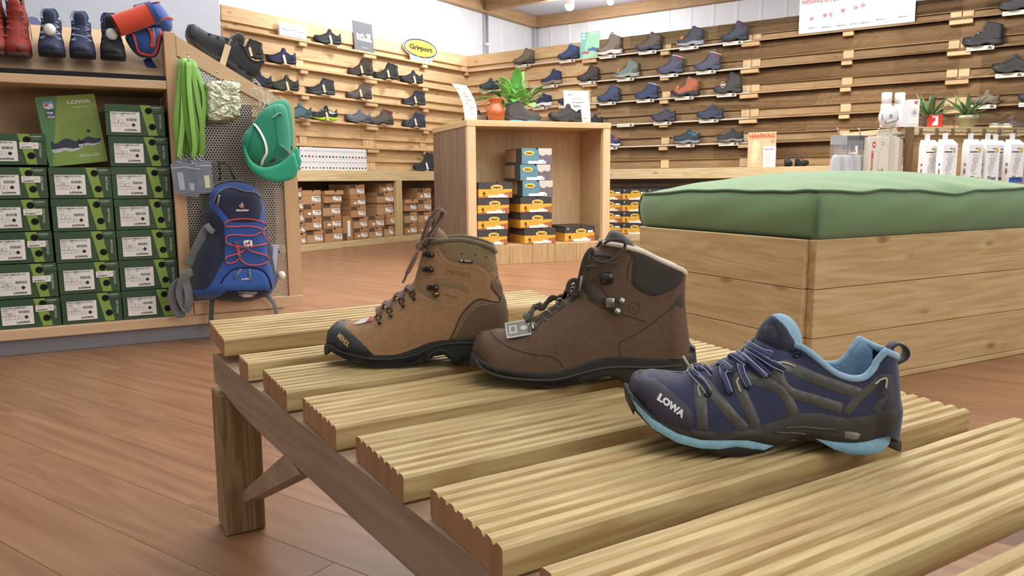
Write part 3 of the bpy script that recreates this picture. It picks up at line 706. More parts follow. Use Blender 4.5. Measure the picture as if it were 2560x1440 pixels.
# ======== brown hiking boot
def build_brown():
    H = Hero(1.112, .046, .10); H.dz = table_z(.08, 1.065)+.0025
    t = thing('hiking_boot', 'dark brown nubuck hiking boot with cream collar edge, middle one on the slatted table', 'boot', (H.ox, H.Yc, H.dz))
    A = lambda pts, n=1: H.c(crop(1160, 560, 4, pts), n); B = lambda pts, n=1: H.c(crop(1160, 700, 4, pts), n)
    toe = B([(85, 690), (100, 620), (130, 555), (180, 515), (240, 505)], 0)
    inst = A([(330, 1060), (440, 1055), (540, 1035), (640, 975), (770, 905), (950, 785), (1050, 715), (1110, 640), (1150, 545), (1180, 460), (1200, 340), (1270, 255), (1340, 225)], .15)
    collar = A([(1400, 200), (1520, 212), (1620, 232), (1800, 285), (2000, 382), (2190, 465)], .75)
    heel = A([(2212, 495), (2206, 600), (2210, 800), (2230, 1000), (2254, 1200), (2258, 1330)], 0)
    bot = B([(2240, 785), (2100, 797), (1900, 792), (1600, 772), (1400, 778), (1200, 832), (1000, 892), (800, 907), (500, 892), (300, 862), (170, 805)], 1)
    bot[0] = (heel[-1][0]-.002, bot[0][1])
    out = cr(toe, 3)+cr(inst, 3)+cr(collar, 3)+cr(heel, 3)+cr(bot, 3)
    x0 = toe[0][0]; x1 = heel[-1][0]; plan = scaled_plan(x0-.004, x1+.006)
    def wcap(x, z): return np.minimum(plan(x)+.004, .056)*np.interp(z, [.02, .06, .12, .2], [1, .98, .88, .86])*np.interp(x, [x0, x0+.02, x1-.04, x1], [1.15, 1, 1, 1.6])
    cl = [cr(toe, 4)+cr(inst, 4), cr(heel, 4)]; sil = Sil(out, cl, wcap, .040)
    BR = M('#624936', .7, 'suede'); DK = M('#3a3630', .8, 'leather'); BR2 = M('#5d4434', .75, 'leather'); RB = M('#2b2a28', .55, 'rubber')
    sil.shell('upper', .006, BR, t)
    sil.panel('collar_panel', A([(1640, 250), (1800, 290), (2000, 388), (2190, 470), (2225, 520), (2215, 600), (2100, 670), (2000, 715), (1900, 735), (1800, 705), (1720, 650), (1685, 590), (1690, 480), (1705, 360)]), .006, DK, t, .002, both=True)
    sil.panel('heel_tab', A([(2120, 780), (2180, 720), (2215, 705), (2235, 860), (2150, 840)]), .006, M('#463b31', .8, 'leather'), t, .0012, both=True)
    SE = M('#4a3526', .8)
    for i, q in enumerate(([(1570, 1330), (1555, 1210), (1590, 1180), (1760, 1090), (1950, 960), (2110, 830), (2210, 740)], [(210, 1060), (250, 1120), (400, 1210), (560, 1265), (750, 1300), (880, 1320), (960, 1380), (990, 1430)], [(1250, 760), (1330, 810), (1450, 870), (1650, 930), (1830, 990)], [(1300, 560), (1380, 650), (1450, 740)], [(1640, 560), (1660, 420), (1690, 330), (1640, 270)])):
        sil.line('seam', A(q), .0007, SE, t, off=.0002)
    d = D2().ring(0, 0, .0085, .0085, .0011, 22).text('LK', -.004, -.003, .006, bold=.0)
    c0 = A([(1712, 850)])[0]; sil.draw('embossed_badge', d, M('#57402f', .8), t, lambda u, v: (c0[0]+u, c0[1]+v), .0007)
    inner = Sil(out, cl, lambda x, z: np.maximum(wcap(x, z)-.006, .004), .040)
    reg = A([(1330, 232), (1400, 205), (1520, 216), (1620, 236), (1800, 290), (2000, 386), (2190, 468), (2250, 500), (2260, 820), (1700, 820), (1350, 600)], .75)
    o = inner.shell('lining', .008, M('#2d2a27', .9, 'fabric'), t, region=reg); o.data.flip_normals()
    rim = np.array(cr(collar+[heel[0]], 4)); R1 = sil.surf(rim, -.001); path = [tuple(p) for p in R1]+[(p[0], -p[1], p[2]) for p in R1[::-1]]
    mesh('collar_rim', *tube(path, .0036, 8), M('#e3d8c2', .8, 'fabric'), t, True)
    tp = A([(1290, 480), (1330, 330), (1390, 160), (1440, 70), (1480, 50), (1560, 75), (1610, 120), (1660, 160), (1690, 215), (1640, 330), (1500, 520)], -.3)
    tg = Sil(tp, [np.vstack([tp, tp[:1]])], lambda x, z: np.full_like(x, .028), .018); tg.shell('tongue', .006, M('#3b3732', .85, 'fabric'), t)
    toeS = B([(90, 690), (62, 760), (72, 845)], 0); bl = B([(130, 905), (220, 972), (300, 1003), (500, 1052), (700, 1098), (850, 1118), (1080, 1098)], 1.05)
    arch = B([(1180, 1050), (1260, 1008), (1450, 978), (1540, 1000)], 1); zmin = min(p[1] for p in bl); bl = [(p[0], p[1]-zmin) for p in bl]
    h0 = B([(1640, 900)], 1)[0][0]; he = [(x1+.006, .004), (x1+.007, bot[0][1]-.012), (x1+.002, bot[0][1]+.012)]
    hl = [(h0, .0), ((h0+x1)/2, 0), (x1+.002, 0)]
    so = toeS+lug_line(bl, .0165, .007)+arch+lug_line(hl, .0165, .007)+he+cr([(p[0], p[1]+.002) for p in bot], 3)
    pl2 = scaled_plan(toeS[1][0]-.004, x1+.010, 1.03); solid_sole('sole', so, pl2, RB, t, .006, .004, .003)
    band = B([(110, 800), (170, 880), (300, 940), (500, 975), (800, 998), (1000, 985), (1200, 935), (1400, 895), (1600, 885), (1900, 890), (2200, 870)], 1.1)
    P = np.array(cr(band, 5)); mesh('sole_welt', *tube([(x, -(pl2(x)+.0034), z) for x, z in P], .002, 6), M('#3b3a36', .5, 'rubber'), t, True)
    # eyestay with D rings
    es = sil.panel('eyestay', A([(610, 1090), (760, 985), (920, 870), (1080, 745), (1130, 690), (1190, 740), (1100, 800), (930, 910), (780, 1010), (640, 1140)]), .006, DK, t, .0018)
    EYE = A([(700, 1070), (850, 955), (985, 845), (1130, 725)])
    for x, z in EYE:
        p = sil.at(x, z, .004); mb = MB(); mb.add(*tube([(p[0]+.0055*math.cos(a), p[1]-.001, p[2]+.007*math.sin(a)) for a in np.linspace(0, 2*PI, 12, endpoint=False)], .0012, 5, closed=True)); mb.obj('eyelet', M('#8d8880', .3, metal=1), t, True)
    st = sil.panel('ankle_strap', A([(1180, 640), (1230, 560), (1290, 560), (1350, 660), (1440, 740), (1470, 770), (1450, 830), (1380, 820), (1260, 760)]), .006, M('#4a4037', .8, 'leather'), t, .0025, both=True)
    p = sil.at(*A([(1480, 790)])[0], .004); mb = MB(); mb.box(-.009, .004, -.004, .001, -.007, .007, b=.001)
    for dx, dz in ((.014, .003), (.008, -.012)):
        v, f = lathe([(0, 0), (.0055, .001), (.006, .004), (.004, .007), (0, .008)], 14); mb.add(v, f, Matrix.Translation((dx, 0, dz)) @ Matrix.Rotation(PI/2, 4, 'X'))
    mb.obj('hook_buckle', M('#9b9a92', .35, metal=1), t, True, loc=p)
    p = sil.at(*A([(1430, 548)])[0], .002); mb = MB(); mb.box(-.009, .009, -.007, 0, -.008, .008, b=.0045); mb.obj('lace_hook', M('#4c4c48', .3, metal=1), t, True, loc=p)
    LC = M('#3f342c', .8, 'fabric')
    mb = lace_run(sil, [(p[0]-.004, p[1]+.004) for p in EYE], .0036, .006)
    def run(q, near, y, r): mb.add(*tube(cr([(x_, y-.002*math.sin(i), z_) for i, (x_, z_) in enumerate(A(q, near))], 5), r, 6))
    run([(1130, 700), (1060, 690), (1035, 640), (1060, 570), (1120, 560), (1130, 620), (1100, 680)], .4, -.024, .0036)
    run([(1140, 640), (1170, 470), (1210, 330), (1270, 250), (1290, 330), (1250, 420), (1220, 440)], .4, -.022, .0036)
    run([(1230, 430), (1300, 420), (1420, 400), (1540, 380)], .8, -.042, .0030)
    run([(1280, 330), (1330, 370), (1400, 380), (1480, 350), (1570, 290), (1610, 220), (1590, 170), (1500, 155), (1430, 170), (1400, 200)], .9, -.044, .0022)
    run([(1290, 310), (1400, 310), (1500, 330)], .6, -.034, .0028)
    run([(1160, 640), (1170, 560), (1178, 515)], .6, -.032, .0020)
    mb.obj('laces', LC, t, True)
    p0 = A([(1150, 670), (1175, 515)], .7); mesh('lace_tip', *tube([(p0[0][0], -.036, p0[0][1]), (p0[1][0], -.036, p0[1][1])], .0018, 6), M('#8e8c88', .4), t, True)
    g = A([(420, 1060), (660, 1010), (655, 1110), (430, 1160)], .6)
    zz = max(p[1] for p in g)
    x_a, x_b = g[0][0], g[1][0]; za, zb_ = sil.at(x_a, A([(440, 1080)], .3)[0][1])[2], sil.at(x_b, A([(650, 1040)], .3)[0][1])[2]
    L_ = math.hypot(x_b-x_a, .008); card = MB(); card.box(0, L_, -.014, .014, 0, .0018, b=.0008)
    o = card.obj('tag', M('#8e8b84', .5), t, loc=(x_a, -.028, g[0][1]-.002), rot=(math.radians(42), math.radians(-9), 0))
    d = D2().frame(0, -.014, L_, .014, .0018).frame(.005, -.007, .016, .007, .0022).ell(.026, 0, .005, .004).rect(.033, -.004, .036, .004).rect(.038, -.004, .041, .004); d.obj('tag_print', M('#d8d6cf', .5), o, lambda u, v: (u, v, .0021))
    return t
build_brown()
# ======== navy low trail shoe
def build_navy():
    H = Hero(.858, .046, .285); H.dz = table_z(.27, .81)+.0025
    t = thing('trail_shoe', 'navy low trail shoe with light blue lining and sole stripe, nearest on the slatted table', 'shoe', (H.ox, H.Yc, H.dz))
    A = lambda pts, n=1: H.c(crop(1540, 760, 3.3645, pts), n)
    toe = A([(112, 800), (120, 700), (140, 630), (180, 585), (235, 570)], 0)
    inst = A([(330, 572), (450, 585), (600, 598), (660, 570), (830, 545), (940, 485), (1060, 425), (1140, 345), (1200, 300), (1300, 300), (1400, 330), (1460, 370)], .2)
    collar = A([(1540, 396), (1610, 398), (1680, 445), (1780, 530), (1880, 598), (2000, 632), (2100, 618), (2180, 550), (2225, 470), (2280, 402)], .8)
    heel = A([(2330, 430), (2342, 600), (2347, 750), (2366, 830), (2350, 950), (2335, 1060), (2340, 1120)], 0)
    bot = A([(2300, 1115), (2150, 1165), (2000, 1180), (1850, 1165), (1700, 1130), (1600, 1120), (1450, 1150), (1300, 1175), (1100, 1130), (900, 1118), (700, 1110), (500, 1060), (300, 955), (180, 850)], 1)
    out = cr(toe, 3)+cr(inst, 3)+cr(collar, 3)+cr(heel, 3)+cr(bot, 3)
    x0 = toe[0][0]; x1 = heel[-1][0]; plan = scaled_plan(x0-.004, x1+.006)
    def wcap(x, z): return np.minimum(plan(x)+.004, .055)*np.interp(z, [.01, .05, .1, .14], [1, 1, .84, .74])*np.interp(x, [x0, x0+.02, x1-.04, x1], [1.15, 1, 1, 1.6])
    cl = [cr(toe, 4)+cr(inst, 4), cr(heel, 4)]; sil = Sil(out, cl, wcap, .036)
    NV = M('#232a4a', .8, 'fabric'); PU = M('#332f3f', .6, 'leather'); GR = M('#4b4a46', .45, 'leather'); BL = M('#86b3c9', .55, 'rubber'); RB = M('#22211f', .6, 'rubber'); LB = M('#8fb2cc', .9, 'fabric')
    sil.shell('upper', .006, NV, t)
    sil.panel('toe_cap', A([(95, 820), (110, 640), (200, 565), (300, 570), (330, 650), (430, 720), (540, 800), (620, 880), (640, 960), (620, 1050), (450, 1010), (250, 920)]), .006, PU, t, .002, both=True)
    sil.panel('rand', A([(120, 820), (250, 905), (450, 1000), (650, 1040), (900, 1060), (1150, 1040), (1400, 970), (1560, 925), (1750, 930), (1950, 975), (2150, 950), (2380, 860), (2380, 1000), (2330, 1070), (2150, 1160), (2000, 1178), (1850, 1165), (1690, 1140), (1600, 1130), (1450, 1160), (1300, 1185), (1100, 1135), (900, 1125), (700, 1118), (500, 1065), (300, 960)]), .006, M('#37342f', .6, 'leather'), t, .0022, both=True)
    sil.panel('heel_counter', A([(2230, 640), (2320, 600), (2360, 620), (2390, 880), (2200, 920), (2230, 800)]), .006, M('#3a3640', .6, 'leather'), t, .0012, both=True)
    def strap(q, wd):
        P = np.array(cr(A(q), 6)); tt = np.gradient(P, axis=0); tt /= np.linalg.norm(tt, axis=1)[:, None]; nn = np.stack([-tt[:, 1], tt[:, 0]], 1)
        pl = np.vstack([P+nn*wd, (P-nn*wd)[::-1]]); return sil.panel('overlay_strap', pl, .005, GR, t, .0018)
    for q, wd in (([(715, 1040), (705, 900), (720, 760), (770, 700), (850, 790), (930, 890), (1010, 980), (1080, 1050)], .0062), ([(1175, 1040), (1120, 900), (1060, 760), (1050, 680), (1100, 640), (1250, 660), (1390, 720), (1460, 830), (1510, 940)], .0062), ([(1345, 680), (1390, 580), (1470, 545), (1600, 600), (1800, 680), (1980, 740), (2080, 770)], .0062), ([(1390, 600), (1420, 690), (1500, 760), (1700, 820), (1920, 890)], .0055), ([(1950, 930), (2060, 810), (2190, 710), (2290, 640), (2290, 760), (2210, 920)], .0045)):
        strap(q, wd)
    HL = M('#b9b5aa', .4)
    for q in ([(710, 790), (712, 740), (730, 715)], [(1045, 745), (1035, 680), (1060, 650)], [(1370, 520), (1450, 525), (1540, 560)], [(2200, 690), (2295, 640), (2290, 720)]): sil.line('piping', A(q), .0012, HL, t, off=.0026, n=6)
    a, b = A([(338, 792), (528, 912)], .8); ang = math.atan2(b[1]-a[1], b[0]-a[0]); ln = math.hypot(b[0]-a[0], b[1]-a[1])
    sil.draw('lettering', D2().text('LOWA', 0, 0, .0062, w=ln, bold=.06), M('#d9d7dc', .5), t, lambda u, v: (a[0]+u*math.cos(ang)-v*math.sin(ang), a[1]+u*math.sin(ang)+v*math.cos(ang)), .0032)
    inner = Sil(out, cl, lambda x, z: np.maximum(wcap(x, z)-.007, .004), .036)
    reg = A([(1480, 378), (1540, 400), (1610, 402), (1680, 449), (1780, 534), (1880, 602), (2000, 636), (2100, 622), (2180, 554), (2225, 474), (2280, 406), (2375, 430), (2400, 820), (1900, 880), (1500, 700)], .8)
    o = inner.shell('lining', .008, LB, t, region=reg); o.data.flip_normals()
    rim = np.array(cr(collar+[heel[0]], 4)); R1 = sil.surf(rim, -.002); path = [tuple(p) for p in R1]+[(p[0], -p[1], p[2]) for p in R1[::-1]]
    mesh('collar_rim', *tube(path, .004, 8), LB, t, True)
    mesh('footbed', *cbox(x0+.16, x1-.012, -.03, .03, .03, .036, .003), M('#4d555c', .9, 'fabric'), t)
    # tongue
    tp = cr(A([(1150, 420), (1165, 330), (1200, 215), (1290, 105), (1350, 100), (1430, 140), (1490, 220), (1520, 300), (1500, 380), (1400, 440), (1250, 460)], 0), 2, True)
    tgs = Sil(tp, [tp+[tp[0]]], lambda x, z: np.full_like(x, .026), .034)
    to = tgs.shell('tongue', .005, M('#1f2338', .85, 'fabric'), t)
    t2 = cr(A([(1230, 300), (1285, 110), (1340, 76), (1400, 80), (1470, 120), (1520, 190), (1545, 290), (1520, 400), (1400, 430)], -.1), 2, True)
    Sil(t2, [t2+[t2[0]]], lambda x, z: np.full_like(x, .020), .030).shell('tongue_lining', .006, LB, to, rings=(.001, .004))
    tgs.panel('tongue_patch', A([(1185, 330), (1215, 200), (1290, 195), (1360, 205), (1380, 260), (1370, 330), (1280, 365), (1210, 380)], .6), .005, PU, to, .0012)
    a5, b5 = A([(1195, 245), (1245, 285)], .6); an5 = math.atan2(b5[1]-a5[1], b5[0]-a5[0])
    tgs.draw('tongue_lettering', D2().text('WA', 0, -.003, .0085, w=math.hypot(b5[0]-a5[0], b5[1]-a5[1]), bold=.04), M('#d9d7dc', .5), to, lambda u, v: (a5[0]+u*math.cos(an5)-v*math.sin(an5), a5[1]+u*math.sin(an5)+v*math.cos(an5)), .0026)
    # pull loop at the heel
    lp = A([(2320, 430), (2300, 370), (2350, 330), (2410, 350), (2440, 400), (2420, 450), (2350, 490)], 0)
    mesh('pull_loop', *tube(cr([(x, 0, z) for x, z in lp], 6), .0085, 10, flat=.0016, up=None), M('#2a2830', .8, 'fabric'), t, True)
    # sole: dark outsole with blue foam stripes standing proud
    toeS = A([(92, 700), (92, 780), (115, 870)], 0); bl = A([(180, 955), (350, 1102), (600, 1212), (800, 1272), (1000, 1306), (1170, 1300), (1240, 1288)], 1.05)
    arch = A([(1330, 1212), (1500, 1155), (1690, 1185)], 1); hl = A([(1850, 1290), (1980, 1333), (2100, 1338), (2200, 1330), (2300, 1280)], 1.05)
    zmin = min(p[1] for p in bl); bl = [(p[0], p[1]-zmin) for p in bl]; zh = min(p[1] for p in hl); hl = [(p[0], p[1]-zh) for p in hl]
    he = [A([(2332, 1200)], 0)[0], A([(2318, 1090)], 0)[0]]
    so = toeS+lug_line(bl, .017, .002)+arch+lug_line(hl, .0085, .003)+he+cr([(p[0], p[1]+.004) for p in bot], 3)
    pl2 = scaled_plan(toeS[1][0]-.004, he[0][0]+.004, 1.02); solid_sole('sole', so, pl2, RB, t, .006, .004, .002)
    def stripe(q, nm):
        pl = A(q); P, F = fill(pl, .005); B_ = resample(pl, .005); d, _ = dist(P, [np.vstack([B_, B_[:1]])])
        V = []; y = pl2(P[:, 0])+.0022+.0022*np.clip(d/.004, 0, 1)
        mesh(nm, [(p[0], -w_, p[1]) for p, w_ in zip(P, y)], F, BL, t, True); mesh(nm, [(p[0], w_, p[1]) for p, w_ in zip(P, y)], [f[::-1] for f in F], BL, t, True)
    stripe([(145, 820), (300, 958), (500, 1068), (700, 1122), (900, 1128), (1100, 1140), (1330, 1198), (1250, 1232), (1150, 1216), (1000, 1188), (850, 1202), (700, 1192), (500, 1148), (300, 1040), (190, 915)], 'midsole_stripe')
    stripe([(1690, 1145), (1850, 1172), (2000, 1184), (2150, 1166), (2335, 1065), (2352, 1150), (2330, 1210), (2250, 1268), (2150, 1290), (2000, 1284), (1850, 1238)], 'midsole_stripe')
    for q in ([(1420, 1040), (1550, 1035), (1700, 1050), (1850, 1060)], [(1340, 1075), (1500, 1085), (1600, 1100)]): sil.line('sole_rib', A(q), .0009, M('#57544c', .5), t, off=.003)
    q = A([(1830, 1110), (1890, 1070), (2000, 1080), (2110, 1110), (2095, 1140), (2000, 1150)]); sil.panel('heel_window', q, .005, M('#8d8a80', .35, metal=.6), t, .002, base=.0022)
    # laces
    NL = M('#27305a', .7, 'fabric'); WL = M('#a9b0cf', .7, 'fabric'); mb = MB(); mw = MB()
    def lace(q, lift=.006, near=.8):
        P = np.array(cr(A(q, near), 6)); S_ = sil.surf(P, lift); v, f = tube(S_, .0031, 8, flat=.0011); mb.add(v, f)
        tt = np.gradient(P, axis=0); tt /= np.linalg.norm(tt, axis=1)[:, None]; nn = np.stack([-tt[:, 1], tt[:, 0]], 1)
        for s_ in (1, -1): v, f = tube(sil.surf(P+nn*.0025*s_, lift+.0008), .0006, 5); mw.add(v, f)
    for q in ([(660, 565), (690, 640), (740, 700), (765, 745)], [(690, 610), (740, 600), (790, 610), (830, 645)], [(850, 545), (900, 545), (960, 570), (1000, 600)], [(930, 740), (925, 640), (960, 595)], [(960, 475), (1020, 490), (1080, 520), (1120, 545)], [(1090, 690), (1070, 620), (1075, 560)], [(1085, 405), (1150, 470), (1220, 540), (1275, 600)], [(1130, 490), (1190, 560), (1250, 610)], [(1120, 345), (1150, 410), (1260, 480), (1390, 560)], [(1140, 335), (1200, 400), (1310, 460)]): lace(q)
    lo = mb.obj('laces', NL, t, True); mw.obj('lace_edging', WL, lo, True)
    for q in [(765, 755), (945, 740), (1095, 690), (1275, 600), (1395, 560), (1580, 470)]:
        x, z = A([q], .9)[0]; p = sil.at(x, z, .0022); mesh('eyelet', *lathe([(0, 0), (.0036, 0), (.004, .0012), (.0022, .0014), (.0018, .0004), (0, .0004)], 12), M('#191b2a', .4), t, True, loc=p, rot=(PI/2, 0, 0))
    p0 = A([(640, 545), (680, 625)], .6); p = [sil.at(*p0[1], .008), sil.at(*p0[1], .008)+np.array([-.010, 0, .016])]; mesh('lace_tip', *tube(p, .0016, 6), M('#b9b291', .4), t, True)
    return t
build_navy()
# ---------------------------------------------------------------- generic display shoes
BOOT_TOP = [(.012, .19), (.015, .225), (.035, .26), (.08, .278), (.16, .285), (.24, .292), (.325, .344), (.41, .404), (.455, .435), (.475, .47), (.505, .55), (.52, .61), (.56, .655)]
BOOT_COL = [(.61, .672), (.71, .656), (.79, .636), (.88, .59), (.965, .556)]
BOOT_HEEL = [(.98, .53), (.975, .49), (.976, .4), (.985, .3), (.998, .2), (.998, .166)]
BOOT_BOT = [(.93, .144), (.835, .148), (.7, .157), (.6, .153), (.515, .13), (.42, .102), (.33, .095), (.195, .102), (.1, .115), (.035, .148)]
BOOT_SOLE = [(0, .19), (-.002, .13), (.025, .1), (.1, .05), (.2, .025), (.29, .006), (.355, 0), (.46, .003), (.5, .024), (.54, .044), (.63, .055), (.69, .04), (.73, .004), (1.0, .004), (1.012, .1), (1.008, .17)]
LOW_TOP = [(.008, .25), (.012, .29), (.034, .325), (.056, .334), (.092, .335), (.16, .333), (.225, .335), (.27, .348), (.326, .365), (.373, .39), (.427, .415), (.46, .435), (.52, .45)]
LOW_COL = [(.61, .425), (.664, .412), (.7, .39), (.744, .356), (.788, .324), (.84, .31), (.884, .316), (.92, .347), (.938, .38), (.964, .412)]
LOW_HEEL = [(.985, .4), (.99, .325), (.993, .258), (1.0, .222), (.99, .17), (.985, .126)]
LOW_BOT = [(.9, .12), (.75, .13), (.6, .14), (.5, .12), (.4, .09), (.25, .085), (.12, .12), (.04, .19)]
LOW_SOLE = [(0, .28), (.009, .213), (.038, .15), (.114, .085), (.224, .045), (.313, .02), (.4, .004), (.476, .004), (.52, .02), (.6, .05), (.68, .045), (.76, .012), (.833, 0), (.95, .003), (.985, .03), (1.0, .08), (.995, .13)]
_SH = {}
def shoe_meshes(kind, hs):
    key = (kind, hs)
    if key in _SH: return _SH[key]
    L = .29
    top, col, heel, bot, sole = (BOOT_TOP, BOOT_COL, BOOT_HEEL, BOOT_BOT, BOOT_SOLE) if kind == 'boot' else (LOW_TOP, LOW_COL, LOW_HEEL, LOW_BOT, LOW_SOLE)
    def S_(p):
        x, z = p
        if kind == 'boot' and z > .3: z = .3+(z-.3)*hs
        return (x*L, z*L*(1 if kind == 'boot' else .92))
    T, C_, H_, B_ = [[S_(p) for p in q] for q in (top, col, heel, bot)]
    out = cr(T, 2)+cr(C_, 2)+cr(H_, 2)+cr(B_, 2); plan = scaled_plan(-.003, L+.004)
    def wcap(x, z): return np.minimum(plan(x)+.003, .055)*np.interp(z, [.02, .06, .12, .2], [1, .98, .86, .82])*np.interp(x, [0, .02, L-.04, L], [1.15, 1, 1, 1.6])
    cl = [cr(T, 2), cr(H_, 2)]; sil = Sil(out, cl, wcap, .038); tmp = []
    tmp.append(sil.shell('upper', .015, WHITE, None, rings=(.002, .008)))
    so = [S_((p[0], p[1] if p[1] < .3 else .3)) for p in sole]; q = so[:2]
    body = so+[(p[0], p[1]+.002) for p in B_]; tmp.append(solid_sole('sole', body, scaled_plan(-.006, L+.006, 1.02), WHITE, None, .016, .004, .002))
    inner = Sil(out, cl, lambda x, z: np.maximum(wcap(x, z)-.005, .004), .038); zlow = .09 if kind == 'boot' else .05
    reg = cr(C_, 2)+[(H_[0][0]+.012, H_[0][1]), (H_[2][0]+.015, zlow), (C_[0][0]-.02, zlow), (T[-1][0], T[-1][1]-.01)]
    o = inner.shell('lining', .018, WHITE, None, region=reg, rings=(.004,)); o.data.flip_normals(); tmp.append(o)
    rim = np.array(cr(C_+[H_[0]], 3)); R1 = sil.surf(rim, -.001); path = [tuple(p) for p in R1]+[(p[0], -p[1], p[2]) for p in R1[::-1]]; tmp.append(mesh('collar_rim', *tube(path, .004, 6), WHITE, None, True))
    k = T[-1]; tz = .05 if kind == 'boot' else .045
    tp = [(k[0]-.025, k[1]-.035), (k[0]-.012, k[1]), (k[0]+.004, k[1]+tz*.75), (k[0]+.022, k[1]+tz*.9), (k[0]+.04, k[1]+tz*.6), (k[0]+.045, k[1]), (k[0]+.02, k[1]-.03)]
    if kind == 'boot': tp = [(x, z-.02) for x, z in tp]
    tg = Sil(tp, [np.vstack([tp, tp[:1]])], lambda x, z: np.full_like(x, .026), .016); tmp.append(tg.shell('tongue', .012, WHITE, None, rings=(.003,)))
    n0, n1 = (5, 11) if kind == 'boot' else (6, 12); ey = []
    for i in np.linspace(n0, n1, 5 if kind == 'boot' else 4): j = int(i); f_ = i-j; a = np.array(T[j]); b = np.array(T[min(j+1, len(T)-1)]); p = a+(b-a)*f_; ey.append((p[0]+.012, p[1]-.012))
    mb = lace_run(sil, ey, .0036, .003, 1); tmp.append(mb.obj('laces', WHITE, None, True))
    ce = [(x, z) for x, z in cr(C_, 2)]; pl = [C_[1]]+C_[2:]+[H_[0], H_[1], (H_[1][0]-.04, H_[1][1]-.028), (C_[2][0]-.004, C_[1][1]-.055 if kind == 'boot' else C_[1][1]-.04)]
    tmp.append(sil.panel('collar_panel', pl, .014, WHITE, None, .0016))
    b1 = [(p[0], p[1]) for p in B_]; tc = [(-.01, .02), (-.01, T[2][1]), (.03, T[3][1]+.01), (.034, T[3][1]-.02), (.07, .045), (.085, .028)]
    tmp.append(sil.panel('toe_cap', tc, .012, WHITE, None, .0018, both=False))
    j0, j1 = (5, 11) if kind == 'boot' else (6, 12); up_ = [T[i] for i in range(j0, min(j1+1, len(T)))]
    tmp.append(sil.panel('eyestay', [(x, z-.004) for x, z in up_]+[(x+.016, z-.018) for x, z in up_[::-1]], .012, WHITE, None, .0015))
    tmp.append(sil.panel('heel_counter', [(L-.085, .02), (L-.07, .055), (L-.045, .09 if kind == 'boot' else .075), (L+.012, .10 if kind == 'boot' else .08), (L+.012, .02)], .012, WHITE, None, .0016))
    d = {}
    for o in tmp: d[o.name.split('.')[0]] = o.data; COL.objects.unlink(o); bpy.data.objects.remove(o)
    d['sil'] = sil; _SH[key] = d; return d
def shoe(label, loc, rz, kind, cols, hs=1.0, scale=1.0, tilt=0., cat=None, group=None, collar=None, toe=None, ptag=None, name=None, sec=None, wy=1.0):
    """cols = (upper, sole, lining, laces)"""
    D = shoe_meshes(kind, hs); nm = name or ('hiking_boot' if kind == 'boot' else 'low_shoe')
    t = thing(nm, label, cat or ('boot' if kind == 'boot' else 'shoe'), (loc[0], loc[1], loc[2]+.0015), group=group)
    t.rotation_euler = (Matrix.Rotation(rz, 3, 'Z') @ Matrix.Rotation(tilt, 3, 'Y')).to_euler(); t.scale = (scale, scale*wy, scale)
    def P(k, m):
        o = link(bpy.data.objects.new(k, D[k]), t); o.material_slots[0].link = 'OBJECT'; o.material_slots[0].material = m; o.location = (-.145, 0, 0); return o
    u, s, l, c = cols
    P('upper', M(u, .75, 'leather')); P('sole', M(s, .6, 'rubber')); P('lining', M(l, .9, 'fabric')); P('collar_rim', M(l, .9, 'fabric')); P('tongue', M(u, .8, 'fabric')); P('laces', M(c, .8, 'fabric'))
    sh = lambda h, k: '#'+''.join('%02x' % max(0, min(255, int(int(h[i:i+2], 16)*k+(6 if k > 1 else 0)))) for i in (1, 3, 5))
    P('eyestay', M(sh(u, .72), .7, 'leather')); P('heel_counter', M(sh(u, .78), .7, 'leather'))
    if not toe: toe = sh(u, .75)
    if collar: P('collar_panel', M(collar, .85, 'fabric'))
    if toe: P('toe_cap', M(toe, .6, 'rubber'))
    sil = D['sil']
    if ptag:
        kind_, x_ = ptag; zt = .075 if kind != 'boot' else .1
        p = sil.at(x_, zt*.8, .004)
        if kind_ == 'diamond':
            o = mesh('hang_tag', [(0, 0, .034), (-.032, -.002, 0), (0, -.004, -.034), (.032, -.002, 0)], [[0, 1, 2, 3]], M('#20211f', .6), t, loc=(p[0]-.145, p[1]-.004, p[2])); d = D2()
            for s0, s1 in ((.033, .028),):
                for a, b in zip([(0, 1), (-1, 0), (0, -1), (1, 0)], [(-1, 0), (0, -1), (1, 0), (0, 1)]): d.poly([(a[0]*s0, a[1]*s0), (b[0]*s0, b[1]*s0), (b[0]*s1, b[1]*s1), (a[0]*s1, a[1]*s1)])
            d.rect(-.016, -.007, .016, .007); d.obj('tag_print', CREAM, o, lambda u_, v_: (u_, -.003+v_*.06-.002, v_))
        else:
            colr = {'cream': '#e3cfa6', 'orange': '#e8733c', 'white': '#e9e6df'}[kind_]
            v, f = cbox(-.011, .011, -.001, .001, -.062, .02, .0006); o = mesh('price_tag', v, f, M(colr, .7, 'card'), t, loc=(p[0]-.145, p[1]-.008, p[2]), rot=(0, math.radians(18 if kind_ == 'orange' else -12), 0))
            mesh('tag_string', *tube([(0, 0, .018), (.006, .006, .05)], .0008, 4), M(colr, .7), o)
    if sec:
        p = sil.at(*sec, .004); mesh('security_tag', *lathe([(0, -.008), (.018, -.006), (.026, 0), (.018, .006), (.008, .011), (0, .012)], 18), M('#dcdad2', .35), t, True, loc=(sec[0]-.145, 0, sec[1]), rot=(0, math.radians(-38), 0))
    return t
